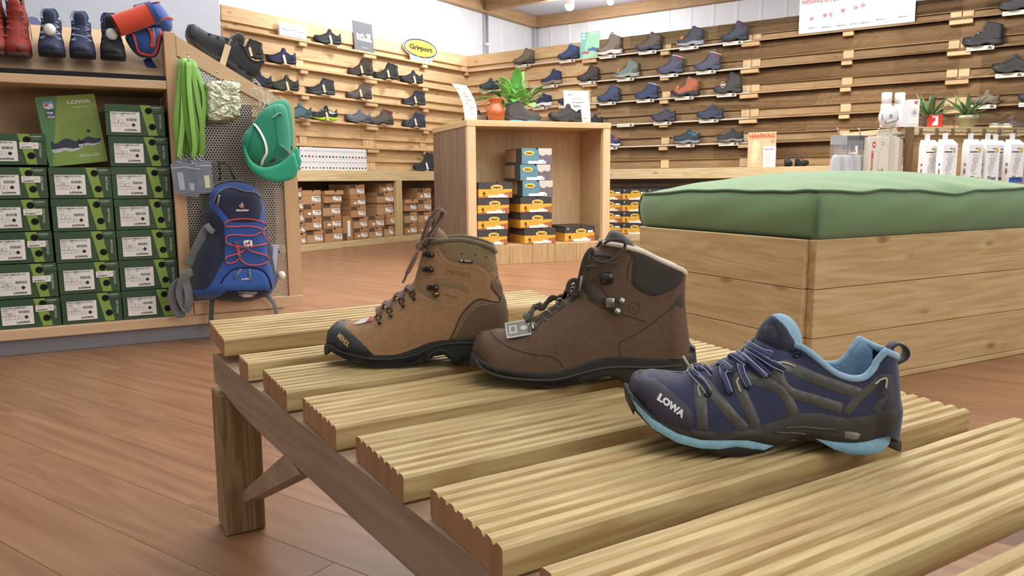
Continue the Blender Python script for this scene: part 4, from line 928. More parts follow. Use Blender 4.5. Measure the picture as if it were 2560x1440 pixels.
# ---------------------------------------------------------------- cabinet on the left
CF = Frame(onz(0, 891.6, 0), 62.3)
C0 = CF.at(0, 0, 0)
cab = thing('shoe_cabinet', 'beech cabinet packed with green shoe boxes, grey plinth, at the left edge', 'cabinet', C0, CF.rz)
box('plinth', -.9, 1.0, 0, .3, 0, .06, M('#8c8b92', .5), cab, .001)
box('bottom_board', -.9, 1.06, -.03, .36, .063, .102, W_CAB, cab, .002)
box('side_panel', .647, .692, -.03, .36, .102, 1.245, W_CABV, cab, .002)
box('shelf', -.9, .646, -.03, .36, 1.022, 1.055, W_CAB, cab, .002)
box('back_panel', -.9, .646, .345, .36, .102, 1.022, W_CABV, cab, .001)
box('shoe_mat', -.9, .644, -.028, .06, 1.055, 1.074, M('#17151a', .9, 'fabric'), cab, .002)
v, f = prism([(0, 0), (.30, .22), (.30, .235), (0, .015)], -.9, .64)
mesh('sloped_board', [(p[1], p[0]+.02, p[2]+1.058) for p in v], f, W_CAB, cab)
# mountain backdrop
bd = thing('backdrop_panel', 'pale sky backdrop with blue mountain print behind the left cabinet', 'backdrop', CF.at(0, -.62, 0), CF.rz)
box('panel', -1.4, CF.px(548, 10, -.62)[0], 0, .02, .3, 1.9, M('#cdd3e2', .7), bd, .001)
d = D2(); mt = [CF.px(x, y, -.62) for x, y in [(-140, 40), (-60, 30), (0, 30), (8, 20), (22, 27), (40, 33), (55, 42), (70, 44), (80, 41), (92, 45), (100, 55), (112, 68), (122, 90), (150, 130), (-140, 130)]]; d.poly(mt[::-1]); d.obj('mountain_print', M('#7f86b4', .8, 'suede', sc=.12), bd, front(-.0012))
d = D2()
for (x, y, a, b) in ((12, 38, 6, 4), (24, 50, 4, 5), (8, 60, 3, 6), (35, 45, 3, 4), (18, 75, 4, 3), (45, 62, 3, 4)):
    s, z = CF.px(x, y, -.62); d.ell(s, z, a*.0018, b*.0018, 8)
d.obj('snow_print', M('#d5d8ea', .8), bd, front(-.002))
# green shoe boxes
GRN = M('#3a5638', .55, 'card'); GRN2 = M('#33503a', .55, 'card'); LIME = M('#87a548', .55, 'card'); HOLE = M('#0b0b0a', .9)
def green_box(label, s0, z0, w_, h_, line1, line2, num, eu, price=False, ws=True, dn=0., turn=0.):
    t = thing('shoe_box', label, 'box', CF.at(s0, dn, z0), CF.rz+turn, group='green shoe boxes in the cabinet')
    g = random.choice([GRN, GRN2])
    box('body', 0, w_, .001, .32, 0, h_*.74, g, t, .0012); box('lid', -.0008, w_+.0008, 0, .321, h_*.74, h_-.001, g, t, .0012)
    x = w_/.212; fr = front(-.0006)
    D2().poly([(.125*x, h_-.002), (.163*x, h_-.002), (.183*x, .002), (.150*x, .002)]).obj('lime_band', LIME, t, fr)
    for cz in (.098, .036):
        cx = .155*x+(.098-cz)*.16; D2().ell(cx, cz*h_/.122, .0128).obj('finger_hole', HOLE, t, front(-.0012))
    lb = D2().rect(.018*x, .014, .122*x, .092*h_/.122).obj('size_label', PAPER, t, front(-.0009)); p = D2(); X = lambda q: q*x
    p.text(line1, X(.021), .083*h_/.122, .0062, w=X(.088 if len(line1) > 17 else .078), bold=.01); p.text(line2, X(.021), .0755*h_/.122, .0042, w=X(.018)).text('9960' if not ws else '6917', X(.055), .0755*h_/.122, .0042, w=X(.012))
    for i, l_ in enumerate((.022, .018)): p.rect(X(.022), .070-.004*i, X(.022+l_), .0706-.004*i)
    p.frame(X(.022), .049, X(.062), .062, .0006).rect(X(.032), .049, X(.0326), .062).text(num, X(.045), .0525, .0062, al='C', bold=.03)
    p.frame(X(.022), .036, X(.084), .0485, .0005).rect(X(.032), .036, X(.0325), .0485).rect(X(.052), .036, X(.0525), .0485).rect(X(.061), .036, X(.0615), .0485).text(str(eu[0]), X(.042), .039, .0055, al='C').text(str(eu[1]), X(.072), .039, .0055, al='C')
    p.bars(X(.074), .058, X(.110), .068, 16, seed=int(s0*999+z0*7777)); c = (X(.098), .0425); p.poly([(c[0]-.008, c[1]), (c[0], c[1]-.008), (c[0]+.008, c[1]), (c[0], c[1]+.008)])
    p.text('LOWA', X(.066), .0195, .0068, w=X(.044), bold=.05); p.obj('label_print', INK, lb, front(-.0013))
    q = D2().text('OFFICIAL GEAR', .199*x, .030, .0075, w=.055*h_/.122, rot=PI/2, bold=.01); q.bars(.168*x, h_-.013, .202*x, h_-.0085, 11, 3).rect(.168*x, h_-.013, .202*x, h_-.0122).rect(.172*x, h_-.0185, .195*x, h_-.0178); q.obj('box_print', M('#cfd8c4', .6), t, front(-.0011))
    if price:
        o = D2().rect(.130*x, .060, .191*x, .084).obj('price_sticker', PAPER, t, front(-.0018)); D2().rect(.134*x, .079, .160*x, .0796).rect(.134*x, .0755, .152*x, .0761).bars(.136*x, .063, .170*x, .069, 12, 5).rect(.174*x, .072, .182*x, .0735).obj('sticker_print', INK, o, front(-.0022))
    return t
FN, FW = 'FERROX NIJMEGEN GTX', 'FERROX NIJMEGEN GTX WS'
WN = 'WALKER NIJMEGEN WS'
A_ = [('8 1/2', ('9.5', '42'), 'WALKER NIJMEGEN', 'bottom'), ('5 1/2', ('7.5', '39'), WN, 'second from bottom'), ('6 1/2', ('8.5', '40'), WN, 'third from bottom'), ('7', ('9', '41'), WN, 'fourth from bottom'), ('5', ('7', '38'), WN, 'fifth from bottom'), ('4', ('6', '37'), WN, 'top')]
za = [.103, .217, .352, .474, .597, .723, .842]
for i, (n, eu, l1, pos) in enumerate(A_): green_box(f'green shoe box, {pos} of the price-stickered stack at the left edge', -.004+[.004, .003, -.003, -.006, -.002, .002][i], za[i], .212, za[i+1]-za[i]-.002-(.006 if i == 4 else 0), l1, '310407', n, eu, price=True)
zb = [.103, .222, .346, .468, .595, .716]
for i, (n, eu, pos) in enumerate([('7 1/2', ('9.5', '41'), 'bottom'), ('8', ('10', '42'), 'second from bottom'), ('6', ('8', '39'), 'middle'), ('5', ('7', '38'), 'fourth from bottom'), ('6 1/2', ('8.5', '40'), 'top')]): green_box(f'green shoe box, {pos} of the middle stack under the green poster', .213+[.003, .002, 0, -.001, 0][i], zb[i], .211, zb[i+1]-zb[i]-.001, FW, '320407', n, eu, price=(i == 1))
zc = [.103, .221, .345, .467, .590, .718, .838, .962]
for i, (n, eu, pos) in enumerate([('9', ('10', '43'), 'bottom'), ('9 1/2', ('10.5', '44'), 'second from bottom'), ('8 1/2', ('9.5', '42'), 'third from bottom'), ('8', ('9', '42'), 'fourth from bottom'), ('8', ('9', '42'), 'fifth from bottom'), ('7 1/2', ('8.5', '41'), 'sixth from bottom'), ('10', ('11', '44'), 'top')]): green_box(f'green shoe box, {pos} of the tall stack beside the upright panel', .426+[.004, .003, .002, .002, 0, -.001, -.006][i], zc[i], .213, zc[i+1]-zc[i]-.001, FN, '310407', n, eu, ws=False)
# poster card leaning above the middle stack
P4 = [CF.px(x, y, -.04) for x, y in [(123, 416), (265, 416), (238, 233), (95, 224)]]
po = thing('poster_card', 'green printed poster card with two shoes, leaning above the middle box stack', 'poster', CF.at(P4[0][0], -.05, .7165), CF.rz+math.radians(0), rot=(math.radians(-6), math.radians(-6.5), CF.rz))
wd, hg = .205, .268
box('card', 0, wd, 0, .004, 0, hg, M('#8aa34a', .5, 'card'), po, .0005)
D2().poly([(0, 0), (.012, 0), (.075, hg), (0, hg)][::1]).obj('green_field', M('#5b8a55', .5), po, front(-.0006))
D2().poly([(.07, .16), (.2, .19), (.2, .10), (.06, .09)]).obj('meadow_print', M('#7f9b44', .5), po, front(-.0006))
q = D2().text('LOWA', .105, hg-.034, .013, w=.082, bold=.05).text('simply more...', .122, hg-.05, .0075, w=.06, bold=.01).text('OFFICIAL GEAR', .108, .026, .011, w=.072, bold=.01); q.rect(.118, .017, .17, .0178).obj('lettering', M('#dfe6cf', .5), po, front(-.0012))
D2().rect(.026, hg-.085, .054, hg-.052).obj('blue_badge', M('#2f3f82', .5), po, front(-.0012)); D2().text('Walk', .028, hg-.067, .009, w=.024, bold=.04).text('of the', .034, hg-.0735, .0045, w=.012).text('World', .028, hg-.083, .008, w=.025, bold=.04).obj('badge_lettering', PAPER, po, front(-.0018))
bq = D2().poly([(.022, hg-.028), (.056, hg-.028), (.056, hg-.044), (.039, hg-.05), (.024, hg-.042)]).obj('shield_badge', M('#dfe3ee', .5), po, front(-.0012)); D2().rect(.022, hg-.028, .056, hg-.018).obj('shield_sky', M('#7a9fd0', .5), bq, front(-.0016)); D2().text('4', .042, hg-.043, .014, bold=.05).obj('badge_number', M('#f4f4f4', .5), bq, front(-.0022)); D2().rect(.026, hg-.037, .04, hg-.030).obj('badge_red', M('#b83a48', .5), bq, front(-.0018))
def flat_shoe(d, x, z, L, fl=1, top=True):
    src = (LOW_TOP+LOW_COL+LOW_HEEL+LOW_BOT) if top else LOW_SOLE
    if not top: src = LOW_SOLE+[(.9, .13), (.6, .15), (.4, .1), (.12, .12)]
    p = [(x+fl*a*L, z+b*L) for a, b in src]; d.poly(p if fl < 0 else p[::-1])
d = D2(); flat_shoe(d, .138, .050, .118, -1); flat_shoe(d, .198, .066, .084, -1); o = d.obj('shoe_picture', M('#3a3b4c', .6), po, front(-.0012)); d = D2(); flat_shoe(d, .138, .050, .118, -1, False); flat_shoe(d, .198, .066, .084, -1, False); d.obj('sole_picture', M('#c9cbc6', .6), o, front(-.0016))
D2().poly([(.15, .125), (.158, .117), (.166, .125), (.158, .133)]).obj('diamond_print', BLACK, po, front(-.0012))
# shoes on the sloped board, toes towards the shop
def slope_shoe(px, label, cols, kind='low', up=0, sec=None, yaw=0, **k):
    s, _ = CF.px(px, 150, .0); a = math.radians(36)
    p = CF.at(s, -.105, 1.168+up)
    return shoe(label, p, CF.rz+PI/2+yaw, kind, cols, tilt=-a, sec=sec, scale=.95, wy=.86, **k)
# local +x of a shoe runs toe to heel: heel goes up and back along the slope
slope_shoe(131, 'navy laced trail shoe with white security tag, left of the navy pair', ('#27304f', '#2b2d35', '#9ab4cf', '#8e9cc0'), sec=(.082, .116), toe='#2a3050')
slope_shoe(208, 'navy laced trail shoe without tag, between navy and black shoes', ('#27304f', '#2b2d35', '#9ab4cf', '#8e9cc0'), toe='#2a3050')
slope_shoe(284, 'black low trail shoe with white security tag beside blue bag', ('#1d2029', '#26272c', '#2b3f86', '#2c3144'), sec=(.082, .116), toe='#16171c')
slope_shoe(46, 'brick red leather boot with kraft tag at the left edge', ('#8f2f24', '#4a3b36', '#2c2a2a', '#a33a30'), 'boot', hs=.75, ptag=('cream', .16))
slope_shoe(-12, 'brick red leather boot cut off by the left edge', ('#8f2f24', '#4a3b36', '#2c2a2a', '#a33a30'), 'boot', hs=.75)
for px, lab in ((95, 'black shoe seen from behind above the sloped board, behind the red boot'), (211, 'black shoe seen from behind above the sloped board, behind the navy pair')):
    s, _ = CF.px(px, 80, -.40); box('rear_shelf', s-.07, s+.07, .33, .53, 1.18, 1.192, W_CAB, cab, .002)
    shoe(lab, CF.at(s, -.43, 1.193), CF.rz-PI/2, 'low', ('#2a2729', '#1d1b1c', '#232022', '#2a2729'), scale=.68)
# blue and orange hip bag draped over the panel corner
BLU, ORG = M('#2c4f96', .8, 'fabric'), M('#d5482e', .8, 'fabric')
hb = thing('hip_bag', 'blue and orange hip bag with bottle sleeve, lying above the upright panel', 'bag', CF.at(0, -.10, 0), CF.rz)
def cfp(px, off=-.10): return [CF.px(x, y, off) for x, y in px]
def blob(name, px, w_, r, mat, par, h=.012, off=0., far=.5, offp=-.10, smooth=3):
    P = cr(cfp(px, offp), smooth, True); s = Sil(P, [P+[P[0]]], lambda x, z: np.full_like(x, w_), r); o = s.shell(name, h, mat, par, rings=(.002, .006)); o.location = (0, off, 0); return s, o
S1, o1 = blob('main_pouch', [(294, 55), (300, 35), (330, 22), (345, 10), (380, 6), (400, 12), (415, 30), (430, 55), (430, 75), (415, 84), (380, 80), (330, 88), (300, 75)], .075, .06, BLU, hb)
for q in ([(370, 18), (385, 12), (395, 10)], [(397, 60), (410, 54), (430, 52)]): S1.line('orange_webbing', cfp(q), .009, ORG, o1, off=.002, flat=.0015)
S1.line('grey_webbing', cfp([(303, 35), (318, 22), (335, 16), (345, 22)]), .006, M('#7d8288', .7, 'fabric'), o1, off=.003, flat=.0015)
a, b = cfp([(290, 78)])[0], cfp([(378, 46)])[0]; V, F = tube([(a[0], -.115, a[1]), (b[0], -.115, b[1])], .041, 18); F = F[:-2]; mesh('bottle_sleeve', V, F, ORG, hb, True)
d_ = Vector((b[0]-a[0], 0, b[1]-a[1])).normalized(); V, F = tube([Vector((b[0], -.115, b[1]))-d_*.01, Vector((b[0], -.115, b[1]))+d_*.008], .044, 18); mesh('sleeve_rim', V, F[:-2], BLU, hb, True); V, F = tube([Vector((b[0], -.115, b[1]))-d_*.05, Vector((b[0], -.115, b[1]))-d_*.045], .040, 18); mesh('sleeve_bottom', V, F, M('#1f2f5c', .9, 'fabric'), hb, True)
S2, o2 = blob('side_pouch', [(312, 95), (340, 84), (370, 76), (398, 76), (404, 90), (400, 120), (390, 145), (370, 150), (345, 145), (325, 125)], .05, .045, BLU, hb, off=-.05)
S2.line('orange_piping', cfp([(318, 95), (330, 95), (338, 115), (345, 135), (360, 142), (380, 142), (390, 120), (396, 85)]), .007, ORG, o2, off=.001, flat=.0018); S2.line('zip_tape', cfp([(368, 80), (376, 95), (378, 110), (376, 128)]), .008, ORG, o2, off=.002, flat=.002); S2.line('zip', cfp([(379, 82), (382, 100), (381, 125)]), .002, M('#b9b9bb', .5), o2, off=.005)
mesh('hanging_strap', *tube([(p[0], -.02-.0*i, p[1]) for i, p in enumerate(cfp([(366, 148), (376, 165), (386, 180), (394, 190)]))], .016, 10, flat=.0015, up=(0, -1, 0)), M('#25407c', .8, 'fabric'), hb, True)
# ---------------------------------------------------------------- perforated end panel and what hangs on it
def perforated():
    m, N, L, b = nt('perforated_steel'); b.inputs['Base Color'].default_value = lin('#aaa49b'); b.inputs['Roughness'].default_value = .45; b.inputs['Metallic'].default_value = .35
    tc = N.new('ShaderNodeTexCoord'); sx = N.new('ShaderNodeSeparateXYZ'); L.new(tc.outputs['Object'], sx.inputs[0]); p = .0112
    def mth(op, a, b_=None):
        n = N.new('ShaderNodeMath'); n.operation = op
        for i, q in enumerate((a, b_)):
            if q is None: continue
            if isinstance(q, (int, float)): n.inputs[i].default_value = q
            else: L.new(q, n.inputs[i])
        return n.outputs[0]
    def lat(o):
        u = mth('SUBTRACT', mth('FRACT', mth('ADD', mth('DIVIDE', sx.outputs['X'], p), o+50)), .5); v = mth('SUBTRACT', mth('FRACT', mth('ADD', mth('DIVIDE', sx.outputs['Z'], p*1.732), o+50)), .5)
        u = mth('MULTIPLY', u, p); v = mth('MULTIPLY', v, p*1.732); return mth('SQRT', mth('ADD', mth('MULTIPLY', u, u), mth('MULTIPLY', v, v)))
    h = mth('LESS_THAN', mth('MINIMUM', lat(0), lat(.5)), .0036)
    tr = N.new('ShaderNodeBsdfTransparent'); mx = N.new('ShaderNodeMixShader'); L.new(h, mx.inputs[0]); L.new(b.outputs[0], mx.inputs[1]); L.new(tr.outputs[0], mx.inputs[2]); L.new(mx.outputs[0], N['Material Output'].inputs[0])
    return m
pp = thing('end_panel', 'upright perforated steel panel in a beech frame with sloping top, hung with goods', 'panel', CF.at(0, .0315, 0), CF.rz)
def bar(name, pts, y0, y1, m): v, f = prism(pts, y0, y1); return mesh(name, v, f, m, pp)
bar('sloping_rail', [(.692, 1.155), (1.086, .945), (1.086, 1.000), (.692, 1.232)], 0, .03, W_CAB)
bar('stile', [(1.086, .155), (1.144, .155), (1.144, .985), (1.086, 1.018)], 0, .03, W_CABV)
bar('stile', [(.648, .157), (.692, .157), (.692, .62), (.648, .62)], -.004, 0, W_CABV)
box('bottom_rail', .694, 1.144, -.006, .03, .106, .155, W_CAB, pp, .002)
mesh('perforated_sheet', [(.68, .016, .15), (1.10, .016, .15), (1.10, .016, 1.0), (.68, .016, 1.22)], [[0, 1, 2, 3]], perforated(), pp)
box('dark_interior_sheet', .695, .985, .10, .11, .15, .98, M('#2c2724', .9), pp, .001)  # added dark sheet standing in for the dark interior behind the left holes
for s_, z_ in ((.735, 1.165), (.84, 1.10), (.895, 1.07), (1.115, .93)): mesh('screw', *lathe([(0, 0), (.004, 0), (.004, .001), (0, .0015)], 10), CHROME if s_ < 1 else M('#6b3f22', .5), pp, True, loc=(s_, -.0, z_), rot=(PI/2, 0, 0))
def cq(ox, oy, pts, off): return [CF.px(ox+x/5.3333, oy+y/5.3333, off) for x, y in pts]
# large black shoe on the sloping rail
s_, z_ = CF.px(552, 150, -.04); al = math.atan2(.232, .394)
shoe('big black low shoe with kraft tag lying on the sloping panel top', CF.at(s_-.02, -.06, z_-.022), CF.rz, 'low', ('#26272a', '#2e2f31', '#1a1a1c', '#222326'), scale=1.12, tilt=al, ptag=('cream', .15), name='work_shoe')
# lanyards
LAN = [M('#84b950', .6, 'fabric'), M('#98cc63', .6, 'fabric'), M('#6fa63e', .6, 'fabric')]; CLR = glassy('clear_vinyl', '#9aa2b4', .45, .12)
hk = thing('wire_hook', 'white wire hook holding the green lanyards', 'hook', CF.at(CF.px(468, 155, .04)[0], .03, CF.px(468, 155, .04)[1]), CF.rz)
mesh('prong', *tube([(0, .012, .0), (0, -.06, 0), (0, -.075, .012)], .003, 6), WHITE, hk, True); box('clip', -.022, .022, -.002, .004, -.006, .006, WHITE, hk, .002)
rl = random.Random(5)
for i, (xt, xm, xb, yb) in enumerate([(455, 452, 452, 395), (462, 455, 462, 400), (466, 470, 470, 398), (470, 476, 478, 405), (474, 490, 488, 402), (478, 500, 494, 400), (458, 449, 446, 408), (472, 484, 500, 404), (465, 462, 480, 410)]):
    t = thing('lanyard', 'green lanyard with clear vinyl pouch in the bunch on the wire hook', 'lanyard', CF.at(0, 0, 0), CF.rz, group='green lanyards on the panel')
    n0 = -.045-.006*i
    for sgn in (-1, 1):
        pts = [CF.px(xt+sgn*3, 150+i % 3*4, .04), CF.px(xm+sgn*7, 230+10*(i % 4), .04), CF.px((xm+xb)/2+sgn*9+rl.uniform(-4, 4), 310, .04), CF.px(xb+sgn*3, 365, .04), CF.px(xb, yb-12, .04)]
        mesh('ribbon', *tube(cr([(p[0], n0-.004*sgn-.012*math.sin(k*1.1), p[1]) for k, p in enumerate(pts)], 6), .0105, 8, flat=.0009, up=(.35*sgn, -1, 0)), LAN[(i+(sgn > 0)) % 3], t, True)
    s_, z_ = CF.px(xb, yb-6, .04); mesh('clip', *tube(cr([(s_, n0-.01, z_+.012), (s_+.007, n0-.01, z_+.004), (s_+.006, n0-.01, z_-.008), (s_-.005, n0-.01, z_-.006), (s_-.005, n0-.01, z_+.004)], 4), .0018, 6), CHROME, t, True)
    ang = rl.uniform(-.12, .12); s2, z2 = s_+rl.uniform(-.006, .006), z_-.012
    po_ = box('pouch', -.031, .031, -.0012, .0012, -.115-rl.uniform(0, .02), 0, CLR, t, .0006, loc=(s2, n0-.012-.0015*(i % 3), z2), rot=(rl.uniform(-.05, .05), ang, rl.uniform(-.3, .3)))
    box('pouch_seal', -.031, .031, -.0016, .0016, -.018, -.014, M('#c3c8d4', .3), po_, .0004)
    box('insert_card', -.010+(i % 2)*.008, .012+(i % 2)*.006, -.0021, -.0014, -.105, -.035-.02*(i % 3), M('#dcdcb4' if i % 2 else '#b9c3d2', .6, 'card'), po_, .0003)
# silver foil packs
FOIL = M('#b9bf9a', .22, metal=.9); 
def foilmat():
    m, N, L, b = nt('crinkled_foil'); b.inputs['Base Color'].default_value = lin('#c9cdb0'); b.inputs['Metallic'].default_value = .85; b.inputs['Roughness'].default_value = .2
    tc = N.new('ShaderNodeTexCoord'); nz = N.new('ShaderNodeTexNoise'); nz.inputs['Scale'].default_value = 22; nz.inputs['Detail'].default_value = 4; nz.inputs['Distortion'].default_value = 2; L.new(tc.outputs['Object'], nz.inputs['Vector'])
    bp = N.new('ShaderNodeBump'); bp.inputs['Strength'].default_value = .9; bp.inputs['Distance'].default_value = .02; L.new(nz.outputs['Fac'], bp.inputs['Height']); L.new(bp.outputs[0], b.inputs['Normal']); return m
fo = thing('foil_pack', 'stack of crinkled silver foil packs hanging on the perforated panel', 'pack', CF.at(0, .03, 0), CF.rz)
FM = foilmat()
for k in range(3):
    P = cr(cq(420, 60, [(480+4*k, 790+8*k), (700, 770), (930, 800), (945, 900), (940, 1250+6*k), (700, 1300+8*k), (520, 1290+12*k), (500, 1100), (490, 900)], .05), 2, True); s = Sil(P, [P+[P[0]]], lambda x, z: np.full_like(x, .014), .02); o = s.shell('pack', .008, FM, fo, rings=(.002,)); o.location = (0, -.058+.018*k, 0)
mesh('peg', *tube([tuple(np.array(q)) for q in [(CF.px(553, 205, .05)[0], .012, CF.px(553, 205, .05)[1]), (CF.px(553, 205, .05)[0], -.08, CF.px(553, 205, .05)[1]), (CF.px(553, 205, .05)[0], -.085, CF.px(553, 200, .05)[1])]], .002, 6), METAL, fo, True)
# caps
CAPG = M('#1f8a6b', .8, 'fabric'); CAPL = M('#27a07c', .8, 'fabric')
def cap(label, n, dx, dy, full=True):
    t = thing('baseball_cap', label, 'cap', CF.at(0, .03, 0), CF.rz, group='green caps')
    g = lambda pts: [(a+dx, b+dy) for a, b in cq(420, 60, pts, .07)]
    P = cr(g([(1100, 1300), (1200, 1170), (1330, 1110), (1430, 1095), (1500, 1150), (1540, 1320), (1560, 1560), (1550, 1760), (1450, 1800), (1350, 1870), (1200, 1910), (1080, 1860), (960, 1760), (920, 1600), (960, 1480), (1040, 1400)]), 3, True)
    s = Sil(P, [P+[P[0]]], lambda x, z: np.full_like(x, .046), .075); o = s.shell('crown', .009, CAPG, t, rings=(.002, .006)); o.location = (0, n, 0)
    for q in ([(1090, 1360), (1150, 1460), (1210, 1600), (1230, 1730), (1190, 1820), (1180, 1890)], [(1400, 1640), (1470, 1690), (1530, 1740)], [(1300, 1290), (1380, 1230), (1430, 1250)]): s.line('white_stripe', g(q), .010, WHITE, o, off=.001, flat=.0012)
    for q in ([(1330, 1120), (1340, 1400), (1360, 1640), (1300, 1860)], [(1120, 1310), (1050, 1500), (1000, 1700)]): s.line('panel_seam', g(q), .0012, M('#176a52', .8), o, off=.0004)
    B = cr(g([(930, 1640), (1000, 1800), (1080, 1880), (1200, 1920), (1350, 1885), (1480, 1810), (1570, 1730), (1610, 1860), (1630, 1930), (1590, 2040), (1500, 2090), (1350, 2110), (1200, 2080), (1080, 2010), (990, 1920), (940, 1780)]), 3, True)
    sb = Sil(B, [B+[B[0]]], lambda x, z: np.full_like(x, .010), .012); b_ = sb.shell('brim', .010, CAPL, t, rings=(.002,)); b_.location = (0, n-.052, 0)
    a, b2 = g([(1275, 1865), (1415, 1800)]); an = math.atan2(b2[1]-a[1], b2[0]-a[0]); s.draw('badge', D2().rect(0, -.004, .027, .004), M('#283a6c', .6), o, lambda u, v: (a[0]+u*math.cos(an)-v*math.sin(an), a[1]+.004+u*math.sin(an)+v*math.cos(an)), .002)
    return t
cap('green cap with white piping hanging nearest on the perforated panel', -.148, 0, 0)
cap('green cap half hidden behind the front cap', -.052, .035, .028)
cord = thing('cord_loop', 'white looped cord and hook above the green caps', 'cord', CF.at(0, .03, 0), CF.rz)
mb = MB()
for q in ([(1110, 760), (1150, 760), (1230, 860), (1250, 1000), (1200, 1130), (1290, 1110), (1240, 960), (1180, 800), (1120, 790), (1120, 860), (1200, 1000), (1230, 1120)], [(1100, 980), (1090, 900), (1150, 870), (1210, 920), (1220, 1000)], [(1340, 1150), (1310, 1000), (1330, 910), (1370, 930), (1370, 1000), (1300, 1060), (1240, 1140)]): mb.add(*tube(cr([(p[0], -.06-.01*math.sin(i), p[1]) for i, p in enumerate(cq(420, 60, q, .07))], 5), .0022, 6))
mb.obj('cord', M('#e9e0d2', .6), cord, True); s_, z_ = cq(420, 60, [(1300, 1090)], .06)[0]; mesh('hook', *tube([(s_, .01, z_+.01), (s_, -.07, z_+.004), (s_, -.085, z_+.016)], .0026, 6), WHITE, cord, True)
# ---------------------------------------------------------------- backpack
bk = thing('backpack', 'navy and blue hiking backpack with red bungee cord hanging on the perforated panel', 'backpack', CF.at(0, .056, 0), CF.rz)
OFFB = .10
a1 = lambda pts: cq(400, 430, pts, OFFB); a2 = lambda pts: cq(400, 640, pts, OFFB)
NVY, BLUE, GREY = M('#1d2440', .85, 'fabric'), M('#27509a', .8, 'fabric'), M('#6f7377', .7, 'fabric')
body = cr(a1([(655, 200), (760, 145), (1000, 118), (1150, 130), (1270, 180), (1350, 270), (1400, 400), (1440, 560), (1450, 700), (1475, 850), (1515, 1000), (1545, 1150), (1575, 1320)])+a2([(1590, 300), (1560, 400), (1500, 500), (1380, 560), (1100, 618), (800, 600), (600, 585), (420, 548), (400, 430), (430, 200)])+a1([(440, 1250), (480, 1050), (560, 900), (620, 800), (595, 700), (570, 560), (600, 480), (640, 380), (645, 280)]), 3, True)
def wb(x, z): return np.interp(z, [.14, .2, .32, .45, .6, .68], [.11, .125, .115, .11, .09, .06])
S = Sil(body, [body+[body[0]]], wb, .075)
o = S.shell('main_body', .010, NVY, bk, rings=(.002, .007)); 
def far_flat(o):
    for v_ in o.data.vertices:
        if v_.co.y > 0: v_.co.y *= .12
far_flat(o)
S.panel('blue_front', a1([(690, 500), (640, 420), (650, 300), (720, 215), (850, 160), (1000, 138), (1150, 152), (1270, 215), (1345, 310), (1388, 440), (1392, 560), (1382, 700), (1398, 1000), (1402, 1120), (1440, 1220)])+a2([(1470, 200), (1505, 400), (1480, 500), (1440, 528), (1390, 445), (1330, 428), (900, 432), (850, 450), (720, 565), (600, 583), (420, 540), (410, 455), (560, 420), (650, 360), (720, 230), (790, 80)])+a1([(830, 1130), (840, 900), (820, 680), (760, 580)]), .012, BLUE, bk, .003)
S.panel('top_pocket', a1([(715, 395), (770, 290), (870, 238), (960, 226), (1100, 272), (1240, 290), (1310, 350), (1342, 430), (1320, 540), (1290, 640), (1180, 662), (1050, 670), (930, 660), (860, 590), (780, 480)]), .012, NVY, bk, .004, base=.003)
S.panel('lower_pocket', a2([(800, 300), (860, 220), (920, 170), (1000, 140), (1150, 132), (1280, 150), (1350, 200), (1400, 290), (1430, 400), (1350, 425), (900, 430), (780, 440), (700, 420)]), .012, M('#2a58a6', .8, 'fabric'), bk, .006, base=.003)
S.panel('base_panel', a2([(710, 575), (850, 455), (900, 436), (1330, 432), (1390, 450), (1440, 530), (1380, 558), (1100, 616), (850, 600)]), .012, M('#161b30', .9, 'fabric'), bk, .004, base=.003)
S.line('zip', a1([(720, 410), (770, 285), (870, 232), (960, 222), (1100, 268), (1180, 275), (1250, 290), (1320, 350)]), .0036, GREY, bk, off=.007)
S.line('top_piping', a1([(665, 235), (760, 165), (900, 130), (1050, 125), (1180, 150)]), .003, GREY, bk, off=.003)
S.line('pocket_zip', a2([(780, 340), (830, 250), (910, 170), (1000, 140), (1150, 130), (1280, 148), (1360, 200), (1410, 300), (1440, 410)]), .0028, M('#14183a', .8), bk, off=.006)
RED = M('#e2503f', .6, 'fabric')
for q in (a1([(1100, 985), (1000, 975), (880, 945), (845, 900), (870, 840), (960, 825), (1100, 835), (1210, 830), (1280, 800), (1300, 770), (1260, 735), (1150, 715), (900, 722), (845, 710), (840, 670), (900, 640), (1020, 622), (1150, 622), (1280, 645), (1350, 680), (1375, 720), (1330, 760), (1310, 785), (1350, 840), (1385, 900), (1360, 945), (1250, 965), (1150, 975)]), a1([(1100, 1010), (1050, 1050), (950, 1085), (860, 1110), (840, 1150), (860, 1190), (920, 1195), (980, 1165), (1020, 1130), (1060, 1170), (1130, 1210), (1250, 1222), (1350, 1195), (1395, 1150), (1370, 1100), (1250, 1060), (1170, 1035), (1140, 1010)]), a1([(970, 960), (995, 1040), (1010, 1105)]), a1([(990, 950), (1020, 1040), (1025, 1100)])): S.line('bungee_cord', q, .0026, RED, bk, off=.009)
for q in ((975, 930), (1020, 1105), (1120, 1000), (1310, 775), (840, 690), (1375, 710), (845, 925), (1385, 930), (840, 1150), (1395, 1150)):
    p = S.at(*a1([q])[0], .008); big = q[0] in (975, 1020, 1120); mesh('cord_guide', *cbox(-.008 if big else -.004, .008 if big else .004, -.006, .004, -.006, .006, .003), M('#55565a', .5), bk, loc=p)
